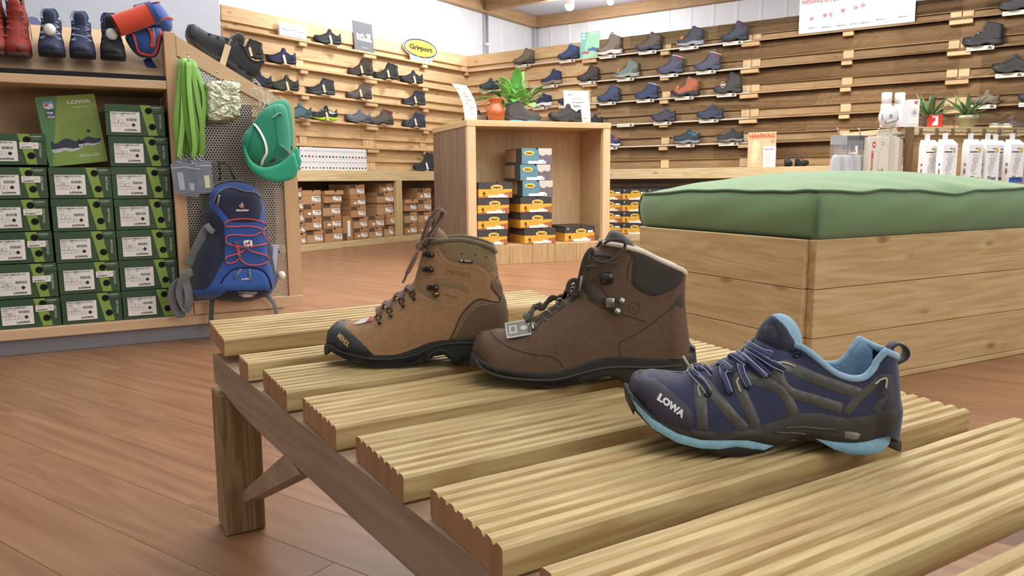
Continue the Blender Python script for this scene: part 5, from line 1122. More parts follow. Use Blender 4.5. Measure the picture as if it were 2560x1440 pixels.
for q0, q1 in ((a1([(790, 325)])[0], a1([(765, 465)])[0]), (a2([(1030, 165)])[0], a2([(955, 270)])[0]), (a2([(1148, 165)])[0], a2([(1158, 300)])[0])):
    A0, A1 = S.at(*q0, .011), S.at(*q1, .013); mesh('zip_pull', *tube([A0, A0*.5+A1*.5, A1], .0042, 8, flat=.0014, up=(0, -1, 0)), GREY, bk, True); mesh('zip_slider', *cbox(-.004, .004, -.003, .003, -.004, .004, .001), CHROME, bk, loc=A0)
c = a1([(1060, 520)])[0]; S.draw('brand_lettering', D2().text('deuter', 0, 0, .0095, w=.052, al='C', bold=.03), PAPER, bk, lambda u, v: (c[0]+u+.003, c[1]+v), .0095)
S.draw('brand_mark', D2().ring(-.0035, .005, .0062, .0062, .0026, 18).rect(.0, .0, .0028, .019), PAPER, bk, lambda u, v: (c[0]+u+.002, c[1]+v+.017), .0095)
S.draw('brand_mark_red', D2().rect(.0046, -.004, .0076, .013).rect(-.002, -.0045, .0062, -.0022), RED, bk, lambda u, v: (c[0]+u+.002, c[1]+v+.016), .0095)
q = a1([(1075, 905), (1130, 890), (1190, 900), (1195, 990), (1080, 965)]); S.panel('event_badge', q, .008, PAPER, bk, .001, base=.006)
c2 = a1([(1130, 950)])[0]; S.draw('badge_number', D2().text('4', 0, 0, .014, w=.010, bold=.05), M('#3a4a7c', .5), bk, lambda u, v: (c2[0]+u, c2[1]+v), .011); S.draw('badge_red', D2().rect(-.010, .0, -.001, .007), M('#b23347', .5), bk, lambda u, v: (c2[0]+u, c2[1]+v), .011)
c3 = a2([(1045, 292)])[0]; S.draw('model_lettering', D2().text('AC SPHERE', 0, 0, .0062, w=.036, bold=.04), PAPER, bk, lambda u, v: (c3[0]+u, c3[1]+v), .012)
q = a2([(1000, 440), (1260, 436), (1225, 515), (1180, 525), (1050, 520), (1020, 500)]); S.panel('reflector_tab', q, .010, M('#7f8386', .6, 'fabric'), bk, .002, base=.006); q = a2([(1070, 468), (1190, 466), (1180, 496), (1076, 498)]); S.panel('reflector', q, .010, M('#e4e6e8', .3), bk, .001, base=.009)
def webbing(pts, n, r=.014, m=GREY, nm='strap'): mesh(nm, *tube(cr([(p[0], n-.006*math.sin(i*1.3), p[1]) for i, p in enumerate(pts)], 6), r, 10, flat=.0016, up=(.25, -1, 0)), m, bk, True)
webbing(a1([(620, 740), (560, 850), (480, 1020), (420, 1150), (375, 1245)]), -.05, .018); webbing(a1([(600, 690), (650, 760), (700, 800)]), -.085, .012)
webbing(a2([(430, 210), (340, 240), (290, 330), (260, 480), (300, 620), (350, 700), (380, 600), (370, 450), (330, 330)]), -.06, .017); webbing(a2([(330, 300), (200, 380), (150, 520), (180, 660), (240, 780), (330, 760)]), -.04, .015)
webbing(a2([(700, 590), (690, 720), (685, 850), (682, 960)]), -.03, .010, M('#4d5054', .8, 'fabric')); webbing(a2([(1400, 520), (1480, 580), (1540, 680), (1570, 820)]), -.03, .009)
webbing(a1([(800, 110), (810, 40), (800, -60), (790, -150)]), -.02, .004, M('#2a2a2a', .8)); webbing(a1([(1010, 100), (960, 0), (900, -100), (820, -140)]), -.02, .005, M('#3a3c36', .8))
box('paper_tag', -.010, .010, -.002, .002, -.09, .03, M('#b9c0de', .6), bk, .001, loc=(a1([(1520, 1060)])[0][0], -.07, a1([(1520, 1060)])[0][1]), rot=(0, math.radians(8), 0)); mesh('tissue', *lathe([(0, -.02), (.012, -.016), (.018, 0), (.012, .014), (0, .018)], 8), M('#e6e1d6', .7), bk, True, loc=(a2([(1610, 250)])[0][0], -.06, a2([(1610, 250)])[0][1]))
# ---------------------------------------------------------------- plank bench with green cushion
BF = Frame(onz(2042, 600, .47), 62.5)
bn = thing('plank_bench', 'pale plank box bench under the green cushion', 'bench', BF.at(0, 0, 0), BF.rz)
BL, BD = 1.27, .86
for i, (z0, z1) in enumerate(((.32, .47), (.17, .32), (.02, .17), (0, .02))):
    box('plank', .0, BL, 0, .028, z0+.0008, z1-.0008, W_BENCH, bn, .0018)
    o = box('plank', -BD+.028, -.028, -.028+.004, -.0, z0+.0008, z1-.0008, W_BENCH, bn, .0018, rot=(0, 0, -PI/2)); o.location = (.003, .0, 0)
    box('plank', .0, BL, BD-.028, BD, z0+.0008, z1-.0008, W_BENCH, bn, .0018)
    o = box('plank', -BD+.028, -.028, -.024, 0, z0+.0008, z1-.0008, W_BENCH, bn, .0018, rot=(0, 0, -PI/2)); o.location = (BL-.026, 0, 0)
box('seat_board', .03, BL-.03, .03, BD-.03, .44, .462, W_BENCH, bn, .002)
def cushion():
    t = thing('seat_cushion', 'thick green canvas cushion lying on the plank bench', 'cushion', BF.at(0, 0, .4705), BF.rz)
    x0, x1, y0, y1, h = .012, BL-.012, .012, BD-.012, .132; NX, NY, NS = 64, 36, 9; r = random.Random(2)
    def edge(s): return .007*math.sin(s*5.3)+.0035*math.sin(s*12.1+1)+.001*math.sin(s*31+2)
    V = []; F = []
    def top(u, v):
        a = 1-abs(2*u-1)**2.4; b = 1-abs(2*v-1)**2.4; x = x0+(x1-x0)*u; y = y0+(y1-y0)*v; e = min(u*(x1-x0), (1-u)*(x1-x0), v*(y1-y0), (1-v)*(y1-y0))
        wr = .0035*math.sin(26*(x+.6*y)+3*math.sin(7*y))*math.exp(-((v-.12)/.16)**2)+.003*math.sin(22*(y-.5*x))*math.exp(-((u-.1)/.1)**2)
        return (x, y, h+.004+.072*(a*b)**.75*1.0+(edge(x*1.3+y) if e < .03 else 0)*(1-e/.03 if e < .03 else 0)+wr)
    for j in range(NY+1):
        for i in range(NX+1): V.append(top(i/NX, j/NY))
    for j in range(NY):
        for i in range(NX): a = j*(NX+1)+i; F.append([a, a+1, a+NX+2, a+NX+1])
    ring = [i for i in range(NX+1)]+[j*(NX+1)+NX for j in range(1, NY+1)]+[NY*(NX+1)+i for i in range(NX-1, -1, -1)]+[j*(NX+1) for j in range(NY-1, 0, -1)]
    prev = ring; rp = [V[i] for i in ring]
    for k in range(1, NS+1):
        q = k/NS; cur = []
        for m_, p in enumerate(rp):
            bul = .020*math.sin(PI*q)**.7+.002*math.sin(q*6+m_*.35)*math.sin(PI*q); cx = min(max(p[0], x0+.05), x1-.05); cy = min(max(p[1], y0+.05), y1-.05); dx, dy = p[0]-cx, p[1]-cy; L_ = math.hypot(dx, dy) or 1
            cur.append(len(V)); V.append((p[0]+dx/L_*bul, p[1]+dy/L_*bul, p[2]*(1-q)+.0*q))
        n = len(ring)
        for m_ in range(n): F.append([prev[m_], cur[m_], cur[(m_+1) % n], prev[(m_+1) % n]])
        prev = cur
    F.append(prev[::-1])
    CU = M('#6b8a5f', .85, 'fabric'); CU2 = M('#4f6d4a', .85, 'fabric')
    mesh('cover', V, F, CU, t, True)
    mesh('piping', *tube([(p[0]+(-.004 if p[0] < (x0+x1)/2 else .004)*(1 if abs(p[0]-x0) < .01 or abs(p[0]-x1) < .01 else 0), p[1]+(-.004 if abs(p[1]-y0) < .01 else .004 if abs(p[1]-y1) < .01 else 0), p[2]+.001) for p in rp], .0048, 7, closed=True), CU2, t, True)
    for (cx, cy) in ((x0, y0), (x1, y0), (x0, y1), (x1, y1)):
        sx, sy = (-1 if cx == x0 else 1), (-1 if cy == y0 else 1)
        mesh('corner_seam', *tube([(cx+sx*.020*math.sin(PI*q)**.7*.75, cy+sy*.020*math.sin(PI*q)**.7*.75, h*(1-q)+.002) for q in np.linspace(0, 1, 9)], .003, 6), CU2, t, True)
cushion()
# ---------------------------------------------------------------- open display cube
KF = Frame(onz(1274, 660.6, 0), 69)
cu = thing('display_cube', 'large open-fronted wooden display cube with boxes inside', 'display cube', KF.at(0, 0, 0), KF.rz)
CX0, CX1, CDEP = -.332, .884, .98
box('stile', CX0, CX0+.066, 0, .05, 0, 1.062, W_CUBE, cu, .002); box('stile', CX1-.064, CX1, 0, .05, 0, 1.062, W_CUBE, cu, .002)
box('top_board', CX0-.006, CX1+.004, -.004, CDEP, 1.062, 1.108, W_CUBEH, cu, .003)
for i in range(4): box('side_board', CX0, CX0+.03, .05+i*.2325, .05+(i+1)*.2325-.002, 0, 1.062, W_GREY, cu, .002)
for i in range(4): box('side_board', CX1-.03, CX1, .05+i*.2325, .05+(i+1)*.2325-.002, 0, 1.062, W_CUBE, cu, .002)
for i in range(5): box('back_board', CX0+.03+i*.2312, CX0+.03+(i+1)*.2312-.001, .485, .505, .15, 1.062, W_CUBE, cu, .001)
box('inner_board', CX0+.03, CX0+.036, .05, .485, .15, 1.062, W_CUBE, cu, .001); box('inner_board', CX1-.0362, CX1-.03, .05, .485, .15, 1.062, W_CUBEH, cu, .001)
box('floor_board', CX0+.03, CX1-.03, .03, .5, .13, .152, W_CUBEH, cu, .001)
x = CX0+.066
for b_ in (.075, .192, .192, .194, .193, .190, .05): box('plinth_block', x+.001, x+b_-.001, -.006, .03, 0, .150, W_BLOCKS, cu, .002); x += b_
DKB, YEL, RST, TEAL, OLG, MTN = M('#3b3938', .55, 'card'), M('#d9a63c', .55, 'card'), M('#a9653a', .55, 'card'), M('#5b8797', .5, 'card'), M('#e9d9a0', .5), M('#6b6468', .55, 'card')
LOGOY = M('#e6ae28', .5); LOGOK = M('#3a2a10', .6)
def logo_oval(par, cx, cz, rx, fr, y0=-.001):
    o = D2().ell(cx, cz, rx, rx*.42, 22).obj('logo_oval', OLG, par, front(y0)); D2().ell(cx, cz, rx*.86, rx*.33, 22).obj('logo_field', LOGOY, o, front(y0-.0004)); D2().text('Grisport', cx, cz-rx*.13, rx*.32, w=rx*1.25, al='C', bold=.04, slant=.15).obj('logo_lettering', LOGOK, o, front(y0-.0009))
def hiker(d, x, z, h):
    P = lambda q: [(x+a*h, z+b*h) for a, b in q]
    d.ell(x+.02*h, z+.9*h, .085*h, .095*h, 10); d.poly(P([(-.12, .45), (.1, .42), (.12, .78), (-.08, .8)])); d.poly(P([(-.3, .5), (-.1, .45), (-.08, .82), (-.27, .78)])); d.poly(P([(-.1, .46), (.02, .46), (-.12, .0), (-.24, .0)])); d.poly(P([(0, .46), (.11, .44), (.22, .22), (.2, 0), (.1, 0), (.12, .2)])); d.poly(P([(.1, .72), (.26, .5), (.24, .46), (.08, .62)]))
def sun_box(label, fr, s0, z0, dn=0., turn=0., w_=.262, h_=.121, num='42', price=False, grp='black and yellow shoe boxes', dep=.33):
    t = thing('shoe_box', label, 'box', fr.at(s0, dn, z0), fr.rz+turn, group=grp)
    box('body', 0, w_, 0, dep, 0, h_*.56, YEL, t, .001); box('lid', -.001, w_+.001, -.001, dep+.001, h_*.56, h_-.001, DKB, t, .001)
    D2().poly([(0, .0), (w_, 0), (w_, h_*.40), (w_*.72, h_*.30), (w_*.5, h_*.12), (w_*.25, h_*.10), (0, h_*.06)]).obj('sunset_print', RST, t, front(-.0004))
    d = D2(); hiker(d, w_*.17, h_*.07, h_*.36); d.rect(w_*.3, h_*.36, w_*.33, h_*.375).rect(w_*.37, h_*.38, w_*.40, h_*.395); d.obj('hiker_print', M('#3a2416', .7), t, front(-.0008))
    D2().ell(w_*.54, h_-.003, .009, .006, 12).obj('finger_notch', HOLE, t, front(-.0016))
    logo_oval(t, w_*.54, h_*.66, w_*.18, fr, -.0018)
    lb = D2().rect(w_*.28, h_*.02, w_*.86, h_*.17).rect(w_*.58, h_*.17, w_*.76, h_*.25).obj('size_label', PAPER, t, front(-.0016)); D2().text(num, w_*.79, h_*.06, h_*.07, bold=.04).bars(w_*.60, h_*.05, w_*.7, h_*.08, 8, int(num)).obj('label_print', INK, lb, front(-.002))
    D2().ell(w_*.10, h_*.82, .010, .010, 12).obj('swirl_print', M('#9a9a98', .6), t, front(-.0016)) if price else None
    if price: D2().rect(w_*.76, h_*.56, w_*.94, h_*.70).obj('price_sticker', PAPER, t, front(-.0024))
    D2().rect(.04, h_*.60, .16, h_*.85).obj('side_print', M('#55524f', .6), t, lambda u, v: (-.0016, u, v)); return t
def teal_box(label, s0, z0, dn, turn, num, w_=.258, h_=.124):
    t = thing('shoe_box', label, 'box', KF.at(s0, dn, z0), KF.rz+turn, group='teal shoe boxes in the display cube')
    box('body', 0, w_, 0, .33, 0, h_*.60, TEAL, t, .001); box('lid', -.001, w_+.001, -.001, .331, h_*.6, h_-.001, TEAL, t, .001); fr = front(-.0015)
    D2().poly([(w_*.56, 0), (w_, 0), (w_, h_*.62), (w_*.9, h_*.55), (w_*.8, h_*.62), (w_*.7, h_*.5), (w_*.58, h_*.6)]).obj('mountain_print', MTN, t, fr)
    D2().poly([(w_*.58, h_*.6), (w_*.7, h_*.5), (w_*.8, h_*.62), (w_*.9, h_*.55), (w_, h_*.62), (w_, h_-.001), (w_*.55, h_-.001)]).obj('cloud_print', M('#c3bfb8', .6), t, fr)
    D2().ell(w_*.5, h_-.003, .010, .007, 12).obj('finger_notch', HOLE, t, front(-.002)); logo_oval(t, w_*.24, h_*.68, w_*.17, None, -.002)
    lb = D2().rect(w_*.2, h_*.02, w_*.8, h_*.19).rect(w_*.55, h_*.19, w_*.74, h_*.27).obj('size_label', PAPER, t, front(-.0022)); D2().text(num, w_*.71, h_*.06, h_*.08, bold=.04).obj('label_print', INK, lb, front(-.0026))
    D2().rect(.0, 0, .11, h_-.002).obj('slate_side', M('#454a4c', .55, 'card'), t, lambda u, v: (-.0018, u, v)); d = D2().poly([(.11, .02), (.17, .014), (.24, .022), (.33, .018), (.33, h_-.01), (.11, h_-.004)]); d.obj('torn_paper_print', M('#b59a76', .7, 'card'), t, lambda u, v: (-.002, u, v)); D2().poly([(.11, .0), (.33, 0), (.33, .018), (.24, .022), (.17, .014), (.11, .02)]).obj('ridge_print', M('#454a4c', .55), t, lambda u, v: (-.0022, u, v)); return t
pos4 = ['bottom', 'second from bottom', 'third from bottom', 'top']
for i in range(4): sun_box(f'black and yellow shoe box, {pos4[i]} of the short stack in the display cube', KF, -.255+[.0, .003, .004, .012][i], .153+.1225*i, -.02, [0, .01, 0, -.02][i], num=['46', '36', '38', '47'][i], grp='black and yellow boxes in the display cube', w_=[.245, .25, .258, .275][i])
for i in range(3): sun_box(f'black and yellow shoe box, {pos4[i]} of the tall stack in the display cube', KF, .128 if i == 0 else .103, .153+.1245*i, -.02 if i else .0, 0, num=['36', '43', '37'][i], grp='black and yellow boxes in the display cube', w_=.268)
for i in range(3): teal_box(f'teal shoe box, {["lowest", "middle", "topmost"][i]} of three on the tall stack in the display cube', [.122, .104, .117][i], .527+.1262*i, -.02, [0, .03, .03][i], ['40', '44', '41'][i])
sun_box('black and yellow shoe box standing alone at the right inside the display cube', KF, .507, .153, -.06, .02, num='36', price=True, grp='black and yellow boxes in the display cube', w_=.272, h_=.128)
# ---- on top of the cube
ZT = 1.109
def kat(px, py, off): s, z = KF.px(px, py, off); return s, z
s_, z_ = kat(1240, 298, -.12)
j = thing('jug', 'glazed terracotta jug on the display cube', 'jug', KF.at(s_, -.12, ZT), KF.rz)
TER = M('#a8552a', .22, 'plain', spec=.6)
mesh('body', *lathe([(0, 0), (.05, 0), (.058, .012), (.071, .05), (.071, .078), (.058, .108), (.046, .125), (.044, .14), (.052, .168), (.055, .176), (.050, .176), (.041, .142), (.043, .125), (.03, .1), (0, .1)], 28), TER, j, True)
mesh('handle', *tube(cr([(-.042, 0, .155), (-.07, 0, .16), (-.088, 0, .13), (-.08, 0, .09), (-.064, 0, .075)], 6), .0075, 8), TER, j, True)
# potted leafy plant behind the boot
s_, z_ = kat(1290, 298, -.50)
pl = thing('leafy_plant', 'bushy green leafy plant in a dark pot on the display cube', 'plant', KF.at(s_, -.50, ZT), KF.rz)
mesh('pot', *lathe([(0, 0), (.055, 0), (.075, .12), (.08, .13), (.07, .13), (.066, .115), (0, .11)], 20), M('#4a4846', .7), pl, True)
LEAF = [M('#5a9c48', .35, 'leather'), M('#86bd62', .35, 'leather'), M('#3f7d3a', .35, 'leather')]
def leaf(L, w_, bend, n=9):
    V = []; F = []
    for i in range(n+1):
        t_ = i/n; x_ = L*math.sin(bend*t_)/max(bend, .01); z_ = L*(1-math.cos(bend*t_))/max(bend, .01); ww = w_*math.sin(PI*min(1, t_**.8))**.8+.0015
        for k in range(5): q = (k-2)/2; V.append((x_, q*ww, -z_+abs(q)*ww*.35+.003*math.sin(t_*40)*abs(q)))
    for i in range(n):
        for k in range(4): F.append([i*5+k, i*5+k+1, (i+1)*5+k+1, (i+1)*5+k])
    return V, F
rp_ = random.Random(11)
def place_leaf(nm, L, w_, bend, pos, az, el, mat, par, stem=None):
    V, F = leaf(L, w_, bend); o = mesh(nm, V, F, mat, par, True, loc=pos, rot=(0, -el, az))
    m = o.modifiers.new('thickness', 'SOLIDIFY'); m.thickness = .0012; return o
for i in range(34):
    az = 2*PI*i/34*3.8+rp_.uniform(-.3, .3); el = math.radians(rp_.uniform(5, 85)); st = rp_.uniform(.05, .19)
    b0 = Vector((.015*math.cos(az), .015*math.sin(az), .12)); dr = Vector((math.cos(az)*math.cos(el), math.sin(az)*math.cos(el), math.sin(el))); p1 = b0+dr*st
    mesh('stem', *tube([b0, b0+dr*st*.5+Vector((0, 0, .006)), p1], .003, 5), LEAF[2], pl, True)
    place_leaf('leaf', rp_.uniform(.14, .22), rp_.uniform(.042, .06), rp_.uniform(.5, 1.2), p1, az, el, LEAF[i % 3 if i % 5 else 1], pl)
s_, _ = kat(1304, 298, -.22)
shoe('dark grey work boot with light blue sole stripe, left on the display cube', KF.at(s_, -.2, ZT), KF.rz+PI+.1, 'boot', ('#413d3b', '#3a3634', '#2b2a2a', '#77706a'), hs=.62, scale=1.04, toe='#35312f', name='work_boot')
o = box('sole_stripe', -.13, -.03, -.056, -.05, .004, .014, M('#3aa6c8', .5), bpy.data.objects['work_boot'], .002); o.rotation_euler = (0, 0, PI); o2 = box('sole_stripe', .02, .12, -.056, -.05, .004, .014, M('#3aa6c8', .5), bpy.data.objects['work_boot'], .002); o2.rotation_euler = (0, 0, PI)
s_, _ = kat(1413, 300, -.12); shoe('black low hiking shoe, right on the display cube', KF.at(s_, -.12, ZT), KF.rz-.05, 'low', ('#34322f', '#2c2a28', '#1f1e1d', '#1c1b1a'), scale=.96, toe='#2b2926')
# sheets
def sheet(label, pts, off, lines, par_rot=0, bend=.03, seed=0):
    q = [KF.px(x, y, off) for x, y in pts]       # bl, br, tr, tl
    t = thing('info_sheet', label, 'sign', KF.at(q[0][0], off, ZT), KF.rz, group='price sheets on the display cube'); V = []; n = 8
    for i in range(n+1):
        f = i/n; l = [q[0][k]*(1-f)+q[3][k]*f for k in (0, 1)]; r_ = [q[1][k]*(1-f)+q[2][k]*f for k in (0, 1)]; bx = bend*math.sin(f*PI)
        for e in (l, r_): V.append((e[0]-q[0][0]+bx, .02*f*f, (e[1]-q[0][1])+(ZT-ZT)))
    F = [[2*i, 2*i+1, 2*i+3, 2*i+2] for i in range(n)]; o = mesh('sheet', V, F, PAPER, t, True); m = o.modifiers.new('thickness', 'SOLIDIFY'); m.thickness = .0012
    def fn(u, v):
        i = min(int(v*n), n-1); g = v*n-i; a_ = Vector(V[2*i])*(1-g)+Vector(V[2*i+2])*g; b_ = Vector(V[2*i+1])*(1-g)+Vector(V[2*i+3])*g; p = a_*(1-u)+b_*u; return (p.x, p.y-.0022, p.z)
    for mat, items in ((INK, lines[0]), (M('#c96a6a', .6), lines[1])):
        d = D2()
        for it in items:
            if it[0]: d.text(it[0], it[1], it[2], it[3], w=it[4], bold=.01)
            else: d.rect(*it[1:])
        if d.v: d.obj('sheet_print', mat, o, fn)
    return t
sheet('curled white price sheet at the left end of the display cube', [(1161, 297), (1192, 297), (1168, 210), (1131, 204)], -.06, ([('Grisport', .3, .66, .05, .45), ('Torino', .35, .54, .07, .4), (0, .15, .87, .3, .88), (0, .25, .47, .45, .48), (0, .25, .43, .55, .435), ('139,95', .45, .33, .045, .35), (0, .25, .27, .4, .28), ('119,95', .5, .14, .035, .3)], [(0, .3, .755, .65, .77)]), bend=.03)
sheet('upright white price sheet at the right end of the display cube', [(1411, 303), (1477, 303), (1474, 221), (1411, 220)], -.17, ([('Grisport', .3, .62, .055, .45), ('Safari', .35, .5, .075, .3), (0, .15, .87, .35, .885), (0, .3, .36, .55, .37)], [(0, .3, .755, .7, .77), ('119,95', .5, .14, .045, .35)]), bend=.0)
LOGM = wood('log_bark', '#8b6f58', '#6a523f', gs=1, knots=.2)
for px, ln, lab in ((1350, .30, 'brown wooden log lying behind the shoes on the display cube'), (1195, .16, 'short brown log end behind the price sheet on the display cube')):
    s_, _ = kat(px, 290, -.5); lg = thing('log', lab, 'log', KF.at(s_, -.55, ZT+.042), KF.rz); mesh('trunk', *tube([(-ln*.5, 0, 0), (0, .004, .002), (ln*.5, 0, 0)], .042, 14), LOGM, lg, True); mesh('cut_end', *tube([(-ln*.5-.001, 0, 0), (-ln*.5+.002, 0, 0)], .038, 14), M('#b08a63', .7), lg, True)
s_, _ = kat(1207, 280, -.5)
shoe('dark sneaker with silver security tag behind the jug', KF.at(s_, -.68, ZT), KF.rz+.3, 'low', ('#26262b', '#3a3a3e', '#1d1d20', '#8a8c94'), scale=.85, sec=(.12, .1))
gp = thing('small_plant', 'small green leaf tip at the back left corner of the display cube', 'plant', KF.at(KF.px(1133, 300, -.7)[0], -.75, ZT), KF.rz)
for i, (az, el) in enumerate(((2.6, .9), (2.9, .5), (.3, .3), (-.2, .7))): place_leaf('leaf', .09, .018, .8, (0, 0, .002), az, el, LEAF[1], gp)
# ---------------------------------------------------------------- shoes on the left wall
K_, NVC, BRN, OLV_ = '#232325', '#252c47', '#4a3a30', '#3b3d33'
def left_shoe(x0, x1, lv, kind, cols, label, hs=.85, turn=-36, tagk='cream', z=None, **k):
    off = .085 if z is None else .14
    s, _ = LS.px((x0+x1)/2, 200, off); zz = LEDGE[lv] if z is None else z
    return shoe(label, LS.at(s, off, zz), LS.rz+math.radians(turn), kind, cols, hs=hs, scale=k.pop('scale', .93), ptag=(tagk, .17) if tagk else None, group='display shoes on the left shelf wall', **k)
left_shoe(790, 855, 0, 'low', (K_, '#1c1c1d', '#2a2a2c', '#333336'), 'black low shoe with white swing tag on the top ledge of the left wall', tagk='white')
left_shoe(602, 642, 1, 'boot', ('#2c2927', '#1e1c1b', '#222', '#333') if False else ('#2c2927', '#1e1c1b', '#222222', '#333333'), 'dark boot peeping out behind the big black shoe', hs=.8)
left_shoe(673, 738, 1, 'low', ('#2a2c4a', '#222230', '#2b3f7c', '#32406c'), 'navy low shoe with white paper wrap on the second ledge', tagk='white')
left_shoe(878, 924, 1, 'boot', ('#3d322b', '#2a2320', '#2a2422', '#57483d'), 'dark brown boot with pale tag pointing outwards, below the grey sign', hs=.9, turn=-55)
left_shoe(938, 992, 1, 'boot', ('#2a2827', '#201e1d', '#1f1e1e', '#333130'), 'black boot right of the dark brown boot on the second ledge', hs=.85, turn=-45)
left_shoe(1004, 1053, 1, 'low', (K_, '#1b1b1c', '#28282a', '#1d1d1e'), 'black low shoe under the yellow oval sign')
left_shoe(622, 660, 2, 'low', ('#262a40', '#1c1c20', '#3a4668', '#222222'), 'navy shoe mostly hidden by the sloping panel top', tagk=None)
left_shoe(676, 744, 2, 'low', (OLV_, '#2c2d28', '#2c2b28', '#26261f'), 'dark olive low shoe with tag on the third ledge')
left_shoe(770, 832, 2, 'boot', ('#2d2f33', '#3b3d41', '#232426', '#3a3c40'), 'black mid boot with grey sole edge on the third ledge', hs=.7)
left_shoe(868, 923, 2, 'boot', ('#5d5049', '#38322f', '#40372f', '#6d6058'), 'taupe mid boot with tag on the third ledge', hs=.6, turn=-50)
left_shoe(1006, 1058, 2, 'boot', ('#2a2c36', '#333338', '#222', '#3a3d48') if False else ('#2a2c36', '#333338', '#222226', '#3a3d48'), 'navy black mid boot with tag at the right of the third ledge', hs=.75, turn=-50)
left_shoe(724, 757, 3, 'low', ('#4a6a6e', '#3f5658', '#2c3c40', '#26383c'), 'teal low shoe cut off by the panel on the fourth ledge', tagk=None)
left_shoe(774, 838, 3, 'low', ('#26282a', '#a9c926', '#222426', '#cfd3d6'), 'black and lime trail shoe with white flashes', collar='#c9ccd0')
left_shoe(862, 921, 3, 'low', ('#63656d', '#4a4b50', '#7c7f88', '#8a8d95'), 'grey low shoe beside the burgundy boot', tagk=None)
left_shoe(924, 973, 3, 'boot', ('#5a5046', '#332b28', '#6d2f2a', '#a58a7a'), 'brown boot with burgundy collar on the fourth ledge', hs=.75, collar='#6a2d2a', tagk=None, turn=-42)
left_shoe(1006, 1056, 3, 'boot', ('#2d3646', '#25272c', '#4d5a6c', '#7e8a9a'), 'slate blue boot with tag at the right of the fourth ledge', hs=.8, turn=-50)
left_shoe(1027, 1085, 4, 'boot', ('#26262a', '#1d1d20', '#222224', '#77777c'), 'tall black boot with silver eyelets standing on the left counter', hs=1.25, z=.766, turn=-45, tagk='white')
# signs and picture block on the left wall
def lsign(name, label, cat, px, off, t_=.004, tilt=0):
    q = [LS.px(x, y, off) for x, y in px]; w_ = q[1][0]-q[0][0]; h_ = q[2][1]-q[1][1]
    return thing(name, label, cat, LS.at(q[0][0], off, LEDGE[0]+.001), rot=(tilt, 0, LS.rz)), w_, h_
t, w_, h_ = lsign('brand_sign', 'grey brand sign with cream lettering and paw print on the left wall', 'sign', [(888, 132), (936, 128), (936, 55)], .06, tilt=-.08)
box('board', 0, w_, 0, .008, 0, h_, M('#5c5c60', .6), t, .0008)
d = D2().text('Jack', w_*.12, h_*.50, h_*.105, w=w_*.42, bold=.05).text('Wolfskin', w_*.12, h_*.365, h_*.105, w=w_*.78, bold=.05)
cx, cz, u = w_*.76, h_*.53, w_*.05
d.ell(cx, cz-u*.6, u*1.5, u*1.1, 12)
for a in (-1.9, -.7, .7, 1.9): d.ell(cx+a*u*.95, cz+u*1.9-abs(a)*u*.5, u*.55, u*.85, 10, rot=-a*.2)
d.rect(w_*.35, h_*.13, w_*.7, h_*.14); d.obj('lettering', M('#ead9b6', .6), t, front(-.001))
t, w_, h_ = lsign('brand_sign', 'oval yellow and white brand sign at the right of the left wall', 'sign', [(1010, 162), (1096, 162), (1096, 105)], .06)
w2 = w_*.98
v, f = prism([(w2*.5+w2*.5*math.cos(a), h_*.58+h_*.42*math.sin(a)) for a in np.linspace(0, 2*PI, 32, endpoint=False)], 0, .008); bo = mesh('board', v, f, PAPER, t)
v, f = prism([(w2*.2, 0), (w2*.82, 0), (w2*.86, h_*.35), (w2*.16, h_*.35)], .001, .009); mesh('tagline_board', v, f, PAPER, t)
D2().ring(w2*.5, h_*.58, w2*.485, h_*.40, w2*.03, 30).obj('blue_ring', M('#27304e', .5), t, front(-.0008)); D2().ell(w2*.5, h_*.58, w2*.43, h_*.335, 30).obj('yellow_field', M('#f0d63a', .5), t, front(-.0012)); D2().text('Grisport', w2*.5, h_*.50, h_*.2, w=w2*.68, al='C', bold=.06).obj('lettering', M('#3a2f1c', .6), t, front(-.002)); D2().text('A WORLD TO DISCOVER', w2*.5, h_*.07, h_*.07, w=w2*.52, al='C', bold=.02).obj('tagline', M('#3a4672', .6), t, front(-.001))
D2().rect(w2*.37, h_*.20, w2*.44, h_*.235).obj('green_flash', M('#3f9a5c', .5), t, front(-.0026)); D2().rect(w2*.56, h_*.20, w2*.63, h_*.235).obj('red_flash', M('#c8433c', .5), t, front(-.0026))
t, w_, h_ = lsign('picture_block', 'clear acrylic block with black and white shoe picture on the top ledge', 'picture', [(700, 96), (768, 106), (768, 72)], .085)
box('acrylic', 0, w_, 0, .03, 0, h_*1.05, glassy('acrylic', '#dfe6ea', .35, .05), t, .002); D2().rect(.006, .006, w_-.006, h_*.85).obj('picture', PAPER, t, front(.012)); D2().poly([(w_*.1, h_*.6), (w_*.3, h_*.5), (w_*.55, h_*.62), (w_*.75, h_*.48), (w_*.95, h_*.55), (w_*.95, h_*.48), (w_*.75, h_*.4), (w_*.5, h_*.54), (w_*.3, h_*.42), (w_*.1, h_*.5)]).bars(w_*.12, h_*.12, w_*.92, h_*.24, 16, 4).obj('picture_print', M('#55565a', .6), t, front(.011))
